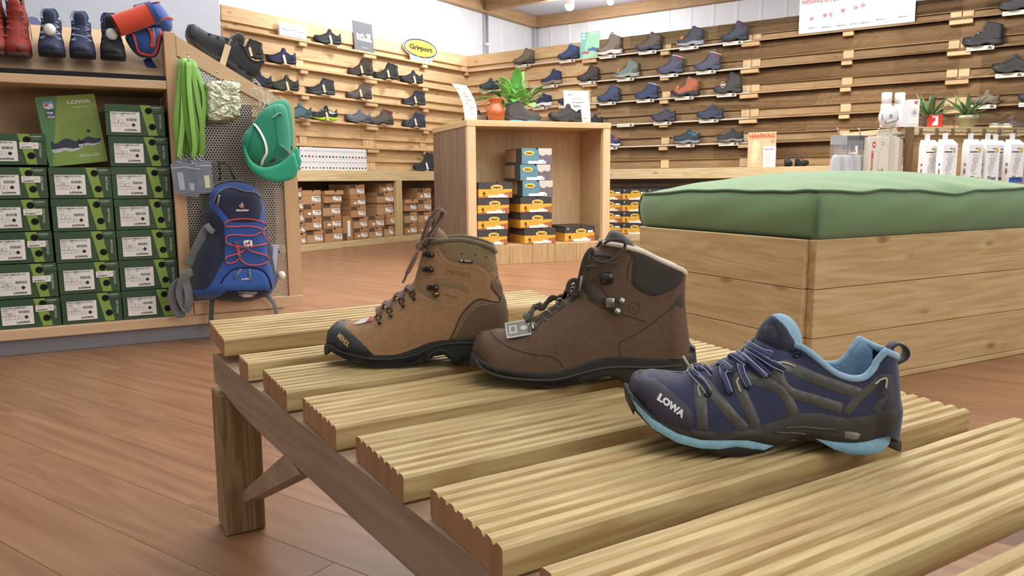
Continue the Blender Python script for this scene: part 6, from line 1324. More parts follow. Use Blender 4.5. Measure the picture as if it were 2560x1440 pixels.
# ---------------------------------------------------------------- white slim boxes on the left counter
WB = M('#e6e6e8', .5, 'card'); rb = random.Random(8)
s0, s1 = LW.px(742, 414, -.05)[0], LW.px(917, 414, -.05)[0]; nb = 21
for row, (y0, y1) in enumerate(((428, 401), (400, 373))):
    zb0 = .766+row*.1075
    for i in range(nb):
        a = s0+(s1-s0)*i/nb; ww = (s1-s0)/nb*.94
        t = thing('accessory_box', f'slim white accessory box in the {"lower" if row == 0 else "upper"} row on the left counter', 'box', LW.at(a, -.05, zb0), LW.rz, group=f'white boxes, {"lower" if row == 0 else "upper"} row on the counter')
        box('carton', 0, ww, 0, .12, 0, .1065, WB if not (i == 0) else M('#2c2c33', .6), t, .001)
        d = D2().ell(ww*.55, .022, ww*.3, .010, 8, rot=.4); d.obj('shoe_picture', M(['#3a3a3e', '#55565c', '#2a2b30', '#7c7c80', '#2c8a92', '#b8382f', '#3a3a3e'][rb.randrange(7)] if rb.random() < .85 else '#3a3a3e', .6), t, front(-.0008))
        D2().rect(ww*.2, .048, ww*.8, .0495).rect(ww*.2, .066, ww*.8, .084).obj('print', M('#b9bac0', .6), t, front(-.0008))
# ---------------------------------------------------------------- kraft shoe boxes under the left counter
KR = [M('#b48a62', .75, 'card'), M('#a87e57', .75, 'card'), M('#bb946c', .75, 'card')]; KD = M('#57483b', .75, 'card')
def kraft(label, r, i, z0, standing=False, open_=False):
    x0, y0, x1, y1 = r; off = -.045-.012*(i % 3); sa = LW.px(x0, y1, off)[0]; sb = LW.px(x1, y0, off)[0]; xm = (x0+x1)/2
    w_ = max((sb-sa)*.955, .08); h_ = LW.px(xm, y0, off)[1]-LW.px(xm, y1, off)[1]; zb_ = z0
    t = thing('shoe_box', label, 'box', LW.at(sa, off, zb_), LW.rz, group='kraft shoe boxes under the left counter'); m = KR[i % 3]
    if standing:
        box('body', 0, w_, 0, .30, 0, h_, m, t, .001); D2().rect(w_*.45, h_*.15, w_*.75, h_*.82).obj('size_label', PAPER, t, front(-.0008)); D2().rect(0, 0, w_*.35, h_*.3).obj('dark_band', KD, t, front(-.0006)); return h_
    lz = h_*.64; box('body', .002, w_-.002, .002, .30, 0, lz, m, t, .001)
    if open_:
        o = box('lid', 0, w_+.006, -.02, .30, 0, h_-lz-.002, m, t, .001); o.location = (0, 0, lz); o.rotation_euler = (math.radians(-7), 0, 0)
    else: box('lid', -.001, w_+.001, 0, .302, lz, h_-.001, m, t, .001)
    if i % 4 and not open_: D2().rect(0, lz+.001, w_*.42, h_-.002).obj('dark_band', KD, t, front(-.0008))
    D2().ell(w_*.55, h_-.004, .011, .009, 10).obj('finger_notch', HOLE, t, front(-.0014 if not open_ else -.026))
    lb = D2().rect(w_*.48, lz*.25, w_*.96, lz*.85).obj('size_label', PAPER, t, front(-.0006+.002)); lb.location = (0, -.003, 0)
    D2().rect(w_*.62, lz*.68, w_*.94, lz*.76).rect(w_*.5, lz*.3, w_*.62, lz*.36).text(str(36+i % 11), w_*.8, lz*.4, lz*.2, bold=.03).obj('label_print', INK, lb, front(-.0012+.002))
    if i % 3 == 1: D2().rect(w_*.22, lz*.3, w_*.40, lz*.6).obj('price_sticker', PAPER, t, front(-.0014))
    return h_
ordn = ['bottom', 'second from bottom', 'third from bottom', 'fourth from bottom', 'top']
STK = [('half hidden stack behind the panel frame', [(742, 580, 766, 607), (742, 551, 765, 578), (741, 519, 762, 550), (740, 487, 758, 517), (738, 458, 754, 485)]),
       ('first full stack from the panel frame', [(768, 575, 809, 608), (764, 545, 806, 576), (760, 512, 805, 545), (757, 477, 804, 512)]),
       ('second full stack from the panel frame', [(814, 570, 858, 603), (809, 539, 855, 570), (808, 507, 853, 539), (811, 475, 856, 506)]),
       ('third full stack from the panel frame', [(886, 567, 921, 594), (884, 540, 920, 567), (878, 512, 916, 540), (876, 485, 915, 512), (874, 458, 913, 485)]),
       ('stack left of the counter post, front column', [(923, 565, 957, 590), (922, 534, 962, 565), (943, 504, 987, 533), (943, 478, 986, 504), (950, 455, 986, 478)]),
       ('short column touching the counter post', [(961, 559, 987, 588), (968, 531, 987, 559)]),
       ('first stack right of the counter post', [(1012, 556, 1044, 585), (1012, 527, 1044, 556), (1011, 498, 1043, 527)]),
       ('stack between counter post and display cube', [(1046, 553, 1080, 580), (1046, 525, 1080, 553), (1045, 497, 1080, 525), (1043, 468, 1079, 497)])]
k = 0
for desc, L_ in STK:
    zk = .0675
    for i, r in enumerate(L_):
        o_ = ordn[i] if i < len(L_)-1 else 'top'
        zk += kraft(f'kraft shoe box, {o_} of the {desc}', r, k, zk, open_=(k in (7, 12, 27) and o_ == 'top'))+.0008; k += 1
kraft('kraft shoe box standing on end between two stacks', (859, 541, 882, 600), 1, .0675, standing=True)
# ---------------------------------------------------------------- shoes and shelf labels on the right wall
STRIP = M('#ded7cb', .6, 'card'); rc = [0]
def strip(label, s, lv, w_=.20):
    t = thing('shelf_label', label, 'label', RW.at(s-w_/2, .0915, LEDGE[lv]-.034), RW.rz, group='shelf labels on the right wall')
    box('strip', 0, w_, 0, .004, 0, .036, STRIP, t, .0006); d = D2().text('LOWA', .008, .011, .010, w=.026, bold=.02); d.rect(.05, .022, w_*.68, .0245).rect(.05, .014, w_*.62, .016); d.poly([(w_-.048, .006), (w_-.010, .006), (w_-.010, .012), (w_-.02, .018), (w_-.028, .03), (w_-.04, .03), (w_-.046, .018)][::1]); d.obj('strip_print', M('#5b5650', .7), t, front(-.0006)); return t
def right_shoe(x0, x1, lv, kind, cols, label, lab=True, hs=.85, turn=0, off=.079, **k):
    a, b = RW.px(x0, 200, off)[0], RW.px(x1, 200, off)[0]; s = (a+b)/2; sc = min(max((b-a)/.30, .78), 1.12)
    o = shoe(label, RW.at(s, off, LEDGE[lv]), RW.rz+math.radians(turn), kind, cols, hs=hs, scale=k.pop('scale', sc), group='display shoes on the right shelf wall', **k)
    if lab: strip('cream shelf label below the '+label.replace(' of the photo', ''), s-.01, lv)
    return o
right_shoe(1285, 1336, 0, 'boot', ('#75655a', '#3d3632', '#5a4c42', '#4c4039'), 'taupe mid boot with raised laces nearest the corner', hs=.8)
right_shoe(1395, 1447, 0, 'boot', ('#3a4c70', '#262c3c', '#8fa0b8', '#39486a'), 'steel blue boot with pale collar beside the mint poster', hs=.8)
right_shoe(1490, 1554, 0, 'boot', ('#7d6e64', '#cfcac4', '#e8e4de', '#5d5048'), 'tall taupe winter boot with white fleece collar', hs=1.15)
right_shoe(1588, 1654, 0, 'boot', ('#5c5048', '#272b3d', '#2a2a2e', '#3d3733'), 'grey brown boot with navy sole on the top ledge', hs=.75)
right_shoe(1690, 1758, 0, 'boot', ('#40424e', '#8b8d9c', '#333540', '#2c2e38'), 'charcoal boot with orange tag on the top ledge', hs=.9, ptag=('orange', .06))
right_shoe(1798, 1868, 0, 'boot', ('#3e4250', '#22252e', '#4d2c38', '#333642'), 'slate boot with dark burgundy collar at the ledge end', hs=.95, collar='#4a2934')
right_shoe(1200, 1246, 1, 'low', ('#33454c', '#2a3438', '#26333a', '#26333a'), 'dark teal low shoe in the corner of the second ledge')
right_shoe(1353, 1404, 1, 'boot', ('#2c3757', '#8a7760', '#27304a', '#27304a'), 'navy mid boot with gum sole above the plant', hs=.8)
right_shoe(1444, 1498, 1, 'boot', ('#443a3a', '#33292b', '#332c2c', '#2f2828'), 'dark brown boot with orange tag above the white sheet', hs=.8, ptag=('orange', .03))
right_shoe(1536, 1598, 1, 'boot', ('#6b7672', '#8f948c', '#5b6662', '#3c4442'), 'grey green boot with orange tag on the second ledge', hs=.85, ptag=('orange', .06))
right_shoe(1642, 1710, 1, 'boot', ('#494e61', '#3c4052', '#d6ced0', '#3a3e4c'), 'slate blue boot with burgundy collar left of its twin', hs=.85, collar='#6b3448')
right_shoe(1734, 1802, 1, 'boot', ('#4a4f60', '#3c4052', '#dcd2d2', '#3a3e4c'), 'slate blue boot with burgundy collar right of its twin', hs=.9, collar='#6b3a4a')
right_shoe(1327, 1379, 2, 'boot', ('#2a3350', '#d8dbe2', '#c9c4bc', '#232a44'), 'navy winter boot with white sole behind the display cube plant', hs=.6)
right_shoe(1396, 1442, 2, 'low', ('#2c3452', '#2c3040', '#27304a', '#27304a'), 'navy shoe hidden behind the upright white price sheet')
right_shoe(1494, 1551, 2, 'boot', ('#3b4861', '#2c3448', '#333e54', '#2c3448'), 'blue grey boot right of the upright white sheet', hs=.85)
right_shoe(1588, 1647, 2, 'boot', ('#2f3d5e', '#29324c', '#c9ccd0', '#29324c'), 'navy boot with thin white collar line on the third ledge', hs=.85)
right_shoe(1680, 1750, 2, 'boot', ('#a05a40', '#262428', '#8a7560', '#5c3a2c'), 'rust brown boot with orange tag on the third ledge', hs=.8, ptag=('orange', .07), toe='#2c2826')
right_shoe(1785, 1857, 2, 'boot', ('#3c3a3b', '#2f2a2b', '#333132', '#2c2a2b'), 'black boot with diamond shaped hang tag', hs=.95, ptag=('diamond', .11))
right_shoe(1470, 1500, 3, 'low', ('#2c2d36', '#25262c', '#2c2d36', '#222222'), 'dark shoe just beyond the display cube corner', lab=False)
right_shoe(1630, 1693, 3, 'low', ('#423f52', '#343242', '#3a3848', '#343242'), 'plum grey low shoe on the fourth ledge')
right_shoe(1743, 1813, 3, 'low', ('#353a4e', '#303446', '#2f3344', '#303446'), 'navy grey low shoe at the right of the fourth ledge')
strip('cream shelf label in clear film with no shoe above it', RW.px(1562, 315, .1)[0], 3)
right_shoe(1502, 1553, 4, 'low', ('#39406a', '#c9ccd4', '#a8487c', '#8a5a70'), 'blue low shoe with pink trim behind the display cube edge')
right_shoe(1686, 1755, 4, 'low', ('#2e3a40', '#7d8488', '#2a86c0', '#2a3438'), 'dark teal low shoe with bright blue lining')
right_shoe(1795, 1865, 4, 'low', ('#2f3032', '#6e7174', '#28292b', '#8d9092'), 'black low shoe with grey laces beside the lettered board')
right_shoe(2480, 2585, 0, 'boot', ('#3f3e42', '#333236', '#333', '#333') if False else ('#3f3e42', '#333236', '#333333', '#333333'), 'charcoal boot in the top right corner of the photo', hs=1.0)
right_shoe(2396, 2502, 1, 'boot', ('#2e2d2f', '#262527', '#242325', '#8e8e90'), 'black boot with silver lace hooks at the right end', hs=.85)
right_shoe(2474, 2580, 2, 'low', ('#2f3030', '#2a2a2a', '#26261f', '#2a2b26'), 'black low shoe with yellow heel tip at the right edge', collar='#3a3a34')
right_shoe(2425, 2505, 3, 'low', ('#7a6a5a', '#57493d', '#5c4c3e', '#5c4c3e'), 'taupe low shoe behind the spiky plants')
right_shoe(2545, 2640, 3, 'low', ('#2c2d33', '#2a2a2e', '#28282c', '#28282c'), 'black shoe toe at the right edge above the jars')
right_shoe(2482, 2580, 4, 'low', ('#57463a', '#3a2f28', '#453830', '#453830'), 'dark brown low shoe behind the jars')
for lv in range(5): box('label_rail', RW.px(1190, 200, .115)[0], RW.px(1872, 200, .115)[0], -.0875, -.0865, LEDGE[lv]-.014, LEDGE[lv]-.002, M('#c9bfae', .5), bpy.data.objects['wall_right'], .0003)
# mint poster, category board
def rsign(name, label, cat, px, off, z0, tilt=0):
    q = [RW.px(x, y, off) for x, y in px]; return thing(name, label, cat, RW.at(q[0][0], off, z0), rot=(tilt, 0, RW.rz)), q[1][0]-q[0][0], q[2][1]-q[1][1]
t, w_, h_ = rsign('poster_card', 'mint green poster card with two shoes on the top right ledge', 'poster', [(1450, 150), (1497, 148), (1497, 82)], .05, LEDGE[0]+.001, -.08)
box('card', 0, w_, 0, .004, 0, h_, M('#a7dcb8', .5), t, .0005); D2().poly([(0, 0), (w_*.12, 0), (w_*.38, h_), (0, h_)]).obj('blue_field', M('#86c8c4', .5), t, front(-.0006)); d = D2(); flat_shoe(d, w_*.95, h_*.2, w_*.55, -1); d.obj('shoe_picture', M('#5a72a0', .6), t, front(-.0012)); d = D2(); flat_shoe(d, w_*.5, h_*.12, w_*.42, -1); d.obj('shoe_picture', M('#d0607c', .6), t, front(-.0012)); D2().rect(w_*.06, h_*.86, w_*.22, h_*.95).rect(w_*.06, h_*.74, w_*.24, h_*.82).rect(w_*.45, h_*.9, w_*.92, h_*.95).obj('print', PAPER, t, front(-.0012))
t, w_, h_ = rsign('category_board', 'white board with red heading and grey boot drawings on the top right ledge', 'sign', [(1996, 90), (2286, 60), (2286, -40)], .09, LEDGE[0]+.001)
h_ = .46
box('board', 0, w_, 0, .006, 0, h_, M('#efeff0', .4), t, .0008)
zs = lambda x, y: (RW.px(x, y, .09)[0]-RW.px(1996, 90, .09)[0], RW.px(x, y, .09)[1]-RW.px(1996, 90, .09)[1])
a, b = zs(2005, 17), zs(2130, 3); D2().text('HANWAG CATEGORIEEN', a[0], a[1], .045, w=(b[0]-a[0])*1.06, bold=.02).obj('heading', M('#b0414a', .6), t, front(-.0008))
d = D2(); dk = D2(); dr = D2()
for i, (x, y) in enumerate(((2031, 76), (2067, 74), (2104, 70), (2136, 66), (2164, 63), (2202, 55), (2259, 48))):
    c = zs(x, y); boot = i not in (0, 3); W2 = .085
    src = [(p[0]-.5, p[1]) for p in (BOOT_TOP+BOOT_COL+BOOT_HEEL+BOOT_BOT if boot else LOW_TOP+LOW_COL+LOW_HEEL+LOW_BOT)]; d.poly([(c[0]-p[0]*W2, c[1]+p[1]*W2) for p in src])
    so = [(p[0]-.5, p[1]) for p in (BOOT_SOLE+BOOT_BOT if boot else LOW_SOLE+LOW_BOT)]; dk.poly([(c[0]-p[0]*W2, c[1]+p[1]*W2) for p in so])
d.obj('boot_drawing', M('#c6c7cc', .6), t, front(-.0008)); dk.obj('sole_drawing', M('#85868c', .6), t, front(-.0012))
for i, (x, y, ch) in enumerate(((2029, 52, 'A'), (2062, 43, 'N'), (2076, 41, 'B'), (2107, 31, 'N'), (2139, 24, 'C'), (2157, 18, 'C'), (2204, 0, 'D'))):
    c = zs(x, y); D2().ell(c[0], c[1], .016, .016, 16).obj('red_dot', M('#c05058', .6), t, front(-.0008))
d = D2()
for i, (x, y, ch) in enumerate(((2029, 52, 'A'), (2062, 43, '/'), (2076, 41, 'O'), (2107, 31, '/'), (2139, 24, 'C'), (2157, 18, 'C'))): c = zs(x, y); d.text(ch, c[0], c[1]-.009, .018, al='C', bold=.03)
d.obj('dot_lettering', PAPER, t, front(-.0014))
# red lettered board, slim insole box and two miniature shoes on the right counter
def csign(name, label, cat, px, off): q = [RC.px(x, y, off) for x, y in px]; return thing(name, label, cat, RC.at(q[0][0], off, .766), RC.rz), q[1][0]-q[0][0], q[2][1]-q[1][1]
t, w_, h_ = csign('insole_board', 'tan display board with red lettering and insole shape on the right counter', 'sign', [(1868, 412), (1938, 410), (1938, 322)], -.06)
box('board', 0, w_, 0, .008, 0, h_, M('#cdae88', .6, 'card'), t, .001); D2().text('HANWAG', w_*.05, h_*.83, h_*.12, w=w_*.9, bold=.05).obj('lettering', M('#c4512f', .6), t, front(-.001))
d = D2().poly([(w_*a, h_*b) for a, b in [(.12, .12), (.2, .08), (.32, .14), (.36, .3), (.42, .5), (.45, .62), (.38, .74), (.26, .78), (.16, .72), (.12, .6), (.16, .45), (.12, .28)]]); d.obj('insole_relief', M('#e6c59a', .6), t, front(-.0014)); D2().ell(w_*.31, h_*.31, w_*.065, h_*.09, 16).obj('heel_pad', M('#eed0a4', .6), t, front(-.002)); D2().ring(w_*.88, h_*.72, w_*.06, h_*.04, w_*.022, 14).obj('round_mark', M('#c4512f', .6), t, front(-.001))
t, w_, h_ = csign('insole_box', 'slim white insole box leaning before the red lettered board', 'box', [(1906, 412), (1938, 411), (1938, 360)], -.035)
box('carton', 0, w_, 0, .016, 0, h_, M('#eadfd8', .5), t, .001); D2().text('HANWAG', w_*.1, h_*.84, h_*.06, w=w_*.75, bold=.05).obj('lettering', M('#b05a6a', .6), t, front(-.001)); D2().poly([(w_*a, h_*b) for a, b in [(.2, .05), (.6, .05), (.68, .3), (.8, .5), (.78, .62), (.6, .7), (.35, .7), (.15, .6), (.12, .45), (.2, .25)]]).obj('insole_picture', M('#e3c6c2', .6), t, front(-.001))
for x, c, lab in ((1970, '#2b63b8', 'tiny black shoe with bright blue laces on the right counter'), (2004, '#e8782c', 'tiny black shoe with bright orange laces on the right counter')):
    s_, _ = RC.px(x, 400, -.08); shoe(lab, RC.at(s_, -.08, .766), RC.rz+math.radians(112 if x < 1990 else 135), 'low', ('#2a2b30', '#232326', '#26272c', c), scale=.62)
# black and yellow boxes under the right counter
for ci, (xa, xb, n) in enumerate(((1490, 1554, 4), (1555, 1617, 4), (1618, 1681, 4), (1682, 1745, 3))):
    a, b = RC.px(xa, 520, -.06)[0], RC.px(xb, 520, -.06)[0]
    for i in range(n):
        if ci == 3 and i == 3: continue
        sun_box(f'black and yellow shoe box, {ordn[i] if i < 3 else "top"} of {["the stack beside the display cube", "second stack right of the display cube", "third stack right of the display cube", "fourth stack right of the display cube"][ci]}', RC, a+.002, .0665+.1235*i, -.06-.02*(ci == 3), 0, w_=b-a-.005, h_=.122, num=str(38+ci*2+i), price=True, grp='black and yellow boxes under the right counter')
# ---------------------------------------------------------------- insole rack behind the cushion
_p = ray(2283, 316); _p = _p*((.992-HC)/_p[2])+_C
RK = Frame(_p, 78); RL = Frame(_p, -12)
rk = thing('insole_rack', 'timber display rack with rail and hooks behind the green cushion', 'rack', RK.at(0, 0, 0), RK.rz)
WD = wood('rack_dark', '#7d6146', '#5f4733', axis='Z', knots=0)
box('rail', .012, 1.15, 0, .022, .935, .99, W_BEAM, rk, .002); box('top_board', -.02, 1.15, .0, .72, .968, .99, W_BEAM, rk, .002)
box('post', -.022, .012, .0, .05, 0, .99, WD, rk, .002); box('post', 1.10, 1.15, .0, .05, 0, .968, WD, rk, .002); box('post', 1.10, 1.15, .67, .72, 0, .968, WD, rk, .002); box('post', -.022, .012, .67, .72, 0, .968, WD, rk, .002)
box('back_board', .02, 1.14, .05, .06, .45, .935, W_SLAT, rk, .002); box('side_rail', -.022, .0, .05, .67, .935, .968, W_BEAM, rk, .002)
for i in range(9):
    x = .06+.125*i; box('hook_plate', x-.014, x+.014, -.004, 0, .938, .982, M('#8d7a62', .4, metal=.6), rk, .001)
    o = mesh('hook_arm', *tube([(x, 0, .966), (x, -.03, .955), (x, -.20, .94), (x, -.215, .947)], .0045, 6), M('#6f604e', .4, metal=.6), rk, True)
# boxed insoles on the hooks
YLW = M('#c8b04a', .4); 
def feet_box(label, x, y, blue=False, side=True, badge=True):
    t = thing('insole_carton', label, 'box', RK.at(x, y, .615), RK.rz, group='white boxed insoles on the rack')
    w_, h_, d_ = .108, .25, .06
    V = [(0, 0, 0), (w_, 0, 0), (w_, 0, h_), (0, 0, h_), (0, d_, 0), (w_, d_, 0), (w_, d_, h_), (0, d_, h_), (0, d_*.8, h_+.035), (w_, d_*.8, h_+.035)]
    mesh('carton', V, [[0, 1, 2, 3], [5, 4, 7, 6], [4, 0, 3, 8, 7], [1, 5, 6, 9, 2], [3, 2, 9, 8], [4, 5, 1, 0], [7, 8, 9, 6]], M('#e4e4e6', .45, 'card'), t)
    box('hang_tab', .03, .07, d_*.8, d_*.8+.002, h_+.03, h_+.075, M('#dcdcde', .45), t, .0006)
    d = D2().rect(.008, h_-.052, .068, h_-.045).rect(.05, h_-.03, .07, h_-.024); d.text('3Feet', .018, .018, .026, w=.07, bold=.02, slant=.2).rect(.03, .058, .075, .0595); d.obj('carton_print', INK, t, front(-.0008))
    D2().ell(.082, h_-.038, .011, .019, 16).obj('gold_badge', YLW if badge else M('#b7b48c', .4), t, front(-.0012))
    d = D2().ell(.045, .10, .022, .035, 16, rot=-.3).ell(.055, .15, .026, .022, 14)
    for i in range(5): d.ell(.038+.011*i, .178+.008*math.sin(i*.9+.4), .005, .009-.0006*i, 10)
    d.obj('footprint_picture', M('#c2c0c4', .6), t, front(-.0008))
    if blue: D2().rect(0, 0, w_, .034).obj('blue_band', M('#2a5bb0', .5), t, front(-.0006))
    D2().ell(.027, .075, .008, .02, 10).ell(.027, .12, .009, .009, 10).obj('side_print', M('#6b6c70', .6), t, lambda u, v: (-.0008, u, v))
FX = lambda px, o: RK.px(px, 400, o)[0]
feet_box('white boxed insoles, first on the front hooks beside the rack post', FX(2312, .10), .10); feet_box('white boxed insoles with pale badge, second on the front hooks', FX(2357, .19), .19, badge=False)
feet_box('white boxed insoles with gold badge, third on the front hooks', FX(2421, .19), .19); feet_box('white boxed insoles with gold badge, fourth on the front hooks', FX(2464, .19), .19)
feet_box('white boxed insoles with blue foot band at the photo edge', FX(2526, .20), .20, blue=True); feet_box('white boxed insoles half hidden behind the fourth box', FX(2484, .08), .08)
# beige footbed boxes and grey insole bags on the side facing left
rs = math.radians(90-78)
for i, lab in enumerate(('beige footbed carton with red vertical lettering on the rack side', 'beige footbed carton second behind the red lettered one', 'beige footbed carton third behind the red lettered one', 'beige footbed carton nearest the rack post')):
    x0 = [-.318, -.158, -.108, -.062][i]; w_ = [.152, .043, .040, .036][i]; yy = [.0, .02, .035, .05][i]
    t = thing('footbed_carton', lab, 'box', RK.at(x0, -yy, .62), RK.rz+.06, group='beige footbed cartons on the rack'); h_ = [.30, .31, .30, .29][i]
    box('carton', 0, w_, 0, .06, 0, h_, M(['#c9c4b8', '#bcb6a8', '#cbc5b8', '#b9b3a5'][i], .55, 'card'), t, .001); box('hang_tab', w_*.45 if i == 0 else .004, w_*.98 if i == 0 else w_-.004, .02, .024, h_, h_+.05, M('#c4bfb3', .55), t, .0006)
    if i == 0:
        D2().text('HER FOOTBED', .028, .012, .016, w=.20, rot=PI/2, bold=.05).rect(.085, h_-.035, .11, h_-.032).rect(.085, h_-.05, .11, h_-.047).ell(.03, h_-.05, .014, .022, 16).obj('red_print', M('#b0413a', .6), t, front(-.0008)); D2().ell(.03, h_-.05, .009, .008, 12).rect(.02, h_-.088, .04, h_-.085).obj('pale_print', M('#d8d3c8', .6), t, front(-.0014))
        d = D2().ring(.115, .1, .05, .16, .0015, 26, .6, 3.3); d.obj('insole_outline', M('#8f8a80', .6), t, front(-.0008)); mesh('thumb_hole', *lathe([(0, 0), (.018, 0), (.02, .001), (0, .002)], 18), M('#a9a498', .6), t, True, loc=(.09, -.0012, .085), rot=(PI/2, 0, 0))
GI = [M('#b4b8be', .8, 'fabric'), M('#a3a8b0', .8, 'fabric'), M('#c0c3c8', .8, 'fabric')]; FLM = glassy('clear_film', '#cfd3d8', .10, .05); HDR = M('#55575b', .5)
for i in range(7):
    x0 = -.60+.042*i; h_ = .27
    t = thing('insole_bag', ['grey insoles in clear bag, leftmost on the rack', 'grey insoles in clear bag, second from the left on the rack', 'grey insoles in clear bag, third from the left on the rack', 'grey insoles in clear bag, fourth from the left on the rack', 'grey insoles in clear bag with white price slip', 'grey insoles in clear bag behind the price slip', 'dark headed insole bag beside the footbed carton'][i], 'insoles', RK.at(x0, -.02-.015*i, .60), RK.rz-.35, group='grey insole bags on the rack')
    P = cr([(.0, .0), (.0, .12), (.012, .19), (.035, .205), (.058, .19), (.066, .12), (.06, 0)], 3, True); s = Sil(P, [P+[P[0]]], lambda x, z: np.full_like(x, .011), .012); s.shell('insole', .014, GI[i % 3], t, rings=(.003,))
    o = box('film', -.006, .072, -.014, -.0125, -.01, h_+.03, FLM, t, .0003); box('header_card', -.006, .072, -.012, -.009, h_-.03 if i > 2 else h_+.0, h_+.06, HDR if i > 1 else M('#8f9298', .5), t, .0005)
    if i == 4: box('price_slip', .005, .06, -.016, -.0145, h_-.06, h_-.005, PAPER, t, .0004); D2().bars(.012, h_-.045, .05, h_-.03, 10, 2).text('10,95', .014, h_-.022, .012, w=.03, bold=.03).obj('slip_print', INK, t, front(-.0168))
for i, x in enumerate((-.52, -.36, -.21)):
    hk = thing('wire_hook', ['white wire hook above the grey insole bags, left one', 'white wire hook above the grey insole bags, middle one', 'white wire hook above the footbed carton'][i], 'hook', RK.at(x, -.05, .955), RK.rz); mesh('wire', *tube(cr([(.08, .06, -.03), (0, 0, -.012), (-.03, -.03, .0), (-.05, -.05, .022)], 5), .004, 6), M('#cfcdc8', .4), hk, True)
mesh('side_arm', *tube([(-.50, .06, .93), (.0, .06, .945)], .008, 8), M('#a89a86', .5), rk, True)
# ---- things standing on the rack
def rkx(px, py, off): return RK.px(px, py, off)
HEYR, HEYB = M('#c23a3e', .5), M('#3a3f78', .5)
def hey(par, cx, cz, h, y):
    D2().text('HEY', cx, cz, h, w=h*2.2, al='C', bold=.05).obj('brand_lettering', HEYR, par, front(y)); D2().ring(cx, cz+h*.5, h*.9, h*.9, h*.16, 14, PI*1.15, PI*1.85).obj('brand_arc', HEYB, par, front(y-.0004))
SPR = M('#dfe0e2', .3)
for px, lab in ((2213, 'white care spray can, left of the pair on the rack'), (2246, 'white care spray can, right of the pair on the rack')):
    s_, _ = rkx(px, 310, -.10); t = thing('spray_can', lab, 'spray can', RK.at(s_, -.10, .991), RK.rz, group='white spray cans on the rack')
    mesh('can', *lathe([(0, 0), (.033, 0), (.0345, .003), (.0345, .15), (.031, .156), (0, .158)], 24), SPR, t, True); mesh('cap', *lathe([(0, .157), (.0325, .157), (.0325, .225), (.030, .231), (0, .232)], 24), M('#ebebec', .25), t, True)
    hey(t, .006, .118, .019, -.0358); d = D2()
    for q in range(9): d.ell(random.uniform(-.016, .018), random.uniform(.02, .11), .0018, .0018, 6)
    d.obj('drop_print', M('#a9b0bc', .4), t, lambda u, v: (u, -math.sqrt(.0351**2-u*u)-.0003, v))
s_, _ = rkx(2222, 316, .0); t = thing('care_disc', 'round white wax tin leaning before the spray cans', 'tin', RK.at(s_, -.02, .991), RK.rz)
v, f = lathe([(0, 0), (.068, 0), (.070, .004), (.070, .022), (.066, .026), (0, .026)], 32); mesh('tin', v, f, M('#dcdde0', .3), t, True, loc=(0, .0, .066), rot=(PI/2+.12, 0, 0)); 
fn = lambda u, v: (u, -.028+.0+.12*(v-.066)*1.0-.001, v)
D2().ring(0, .068, .066, .066, .010, 34, .15*PI, 1.15*PI).obj('grey_ring', M('#8d8f96', .5), t, fn); D2().text('HEY', -.008, .095, .013, w=.026, al='C', bold=.05).obj('brand_lettering', HEYR, t, lambda u, v: (u, fn(u, v)[1]-.0006, v)); D2().ell(.006, .068, .012, .012, 16).poly([(-.03, .02), (.062, .04), (.066, .058), (-.045, .036)]).obj('grey_print', M('#7d7f86', .5), t, fn); D2().text('BEESWAX', -.028, .0255, .012, w=.08, rot=.215, bold=.03).obj('product_lettering', PAPER, t, lambda u, v: (u, fn(u, v)[1]-.0008, v))
s_, _ = rkx(2256, 314, -.04); t = thing('care_box', 'white care product box beside the spray cans', 'box', RK.at(s_, -.05, .991), RK.rz)
box('carton', 0, .052, 0, .045, 0, .172, M('#dcdcde', .45, 'card'), t, .001); box('carton_front', .053, .128, -.006, .045, 0, .182, M('#e2e2e4', .45, 'card'), t, .001); hey(t, .10, .158, .014, -.007); D2().ell(.09, .095, .016, .016, 16).ring(.09, .095, .03, .026, .002, 18).obj('grey_print', M('#9fa1a8', .5), t, front(-.0068)); D2().frame(.06, .004, .12, .02, .002).obj('frame_print', M('#8f9197', .5), t, front(-.0068))
AGV = [M('#4a6b3e', .45, 'leather'), M('#3d5c38', .45, 'leather'), M('#5f7f4c', .45, 'leather')]
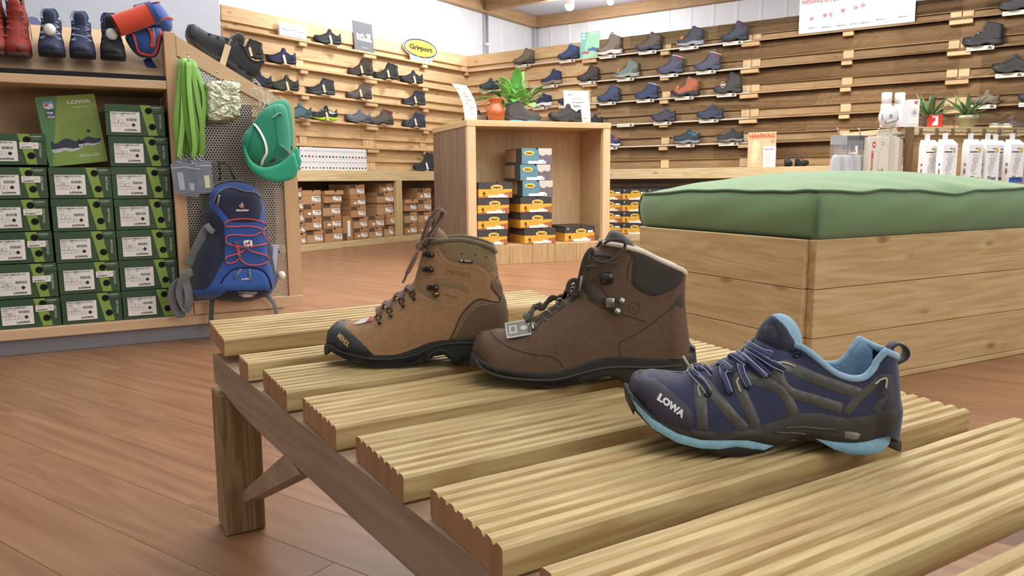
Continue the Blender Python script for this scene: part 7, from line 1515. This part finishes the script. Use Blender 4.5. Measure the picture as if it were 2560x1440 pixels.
def agave(label, px, off, pot, seed, pot_prof, n=18):
    s_, _ = rkx(px, 316, off); t = thing('agave_plant', label, 'plant', RK.at(s_, off, .991), RK.rz); mesh('pot', *lathe(pot_prof, 22), pot, t, True); zt = max(p[1] for p in pot_prof)-.01; r = random.Random(seed)
    for i in range(n):
        az = 2*PI*i/n*2.4+r.uniform(-.2, .2); el = math.radians(r.uniform(10, 75)); L = r.uniform(.14, .21); V = []; F = []; m_ = 7
        for k in range(m_+1):
            q = k/m_; ww = .022*(1-q)**.6*(1 if q > .15 else .7+2*q)+.0006; b = .9*q*q*L*.5*math.cos(el)
            for e in (-1, 0, 1): V.append((L*q, e*ww, -b*.5+(.006 if e else 0)*(1-q)))
        for k in range(m_):
            for e in range(2): F.append([k*3+e, k*3+e+1, (k+1)*3+e+1, (k+1)*3+e])
        o = mesh('leaf', V, F, AGV[i % 3], t, True, loc=(.008*math.cos(az), .008*math.sin(az), zt), rot=(0, -el, az)); md = o.modifiers.new('thickness', 'SOLIDIFY'); md.thickness = .003
    return t
agave('spiky green agave in a dark pot on the rack', 2322, -.16, M('#4d4744', .7), 3, [(0, 0), (.036, 0), (.045, .075), (.041, .075), (0, .07)])
agave('spiky green agave in a pale green pot on the rack', 2417, -.10, M('#a7a688', .7), 4, [(0, 0), (.046, 0), (.058, .058), (.066, .058), (.068, .085), (.060, .085), (0, .08)], 20)
s_, _ = rkx(2330, 316, -.06); t = thing('care_box', 'small red box with white boot emblem on the rack', 'box', RK.at(s_, -.07, .991), RK.rz-.08)
box('carton', 0, .086, 0, .05, 0, .086, M('#c2382c', .45, 'card'), t, .004); D2().poly([(.006+a*.05, .014+b*.055) for a, b in [(0, 0), (.9, 0), (.9, .25), (.86, .9), (.5, 1.0), (.45, .55), (.05, .25)]]).obj('boot_emblem', PAPER, t, front(-.0008)); D2().text('SHOES', .006, .066, .011, w=.045, bold=.05).obj('emblem_lettering', PAPER, t, front(-.0008))
for px, lab in ((2493, 'glass jar with silver lid, left of two on the rack'), (2522, 'glass jar with silver lid, right of two on the rack')):
    s_, _ = rkx(px, 318, -.1); t = thing('care_jar', lab, 'jar', RK.at(s_, -.12, .991), RK.rz, group='jars on the rack'); mesh('jar', *lathe([(0, 0), (.034, 0), (.036, .004), (.036, .02), (0, .022)], 20), M('#cdbb96', .3), t, True); mesh('lid', *lathe([(0, .021), (.037, .021), (.038, .024), (.038, .032), (.034, .035), (0, .035)], 20), M('#b9b9bb', .25, metal=.9), t, True)
# ---------------------------------------------------------------- end
for o in bpy.data.objects:
    if o.type == 'MESH' and o.parent is None and 'label' not in o and 'kind' not in o: print('stray', o.name)
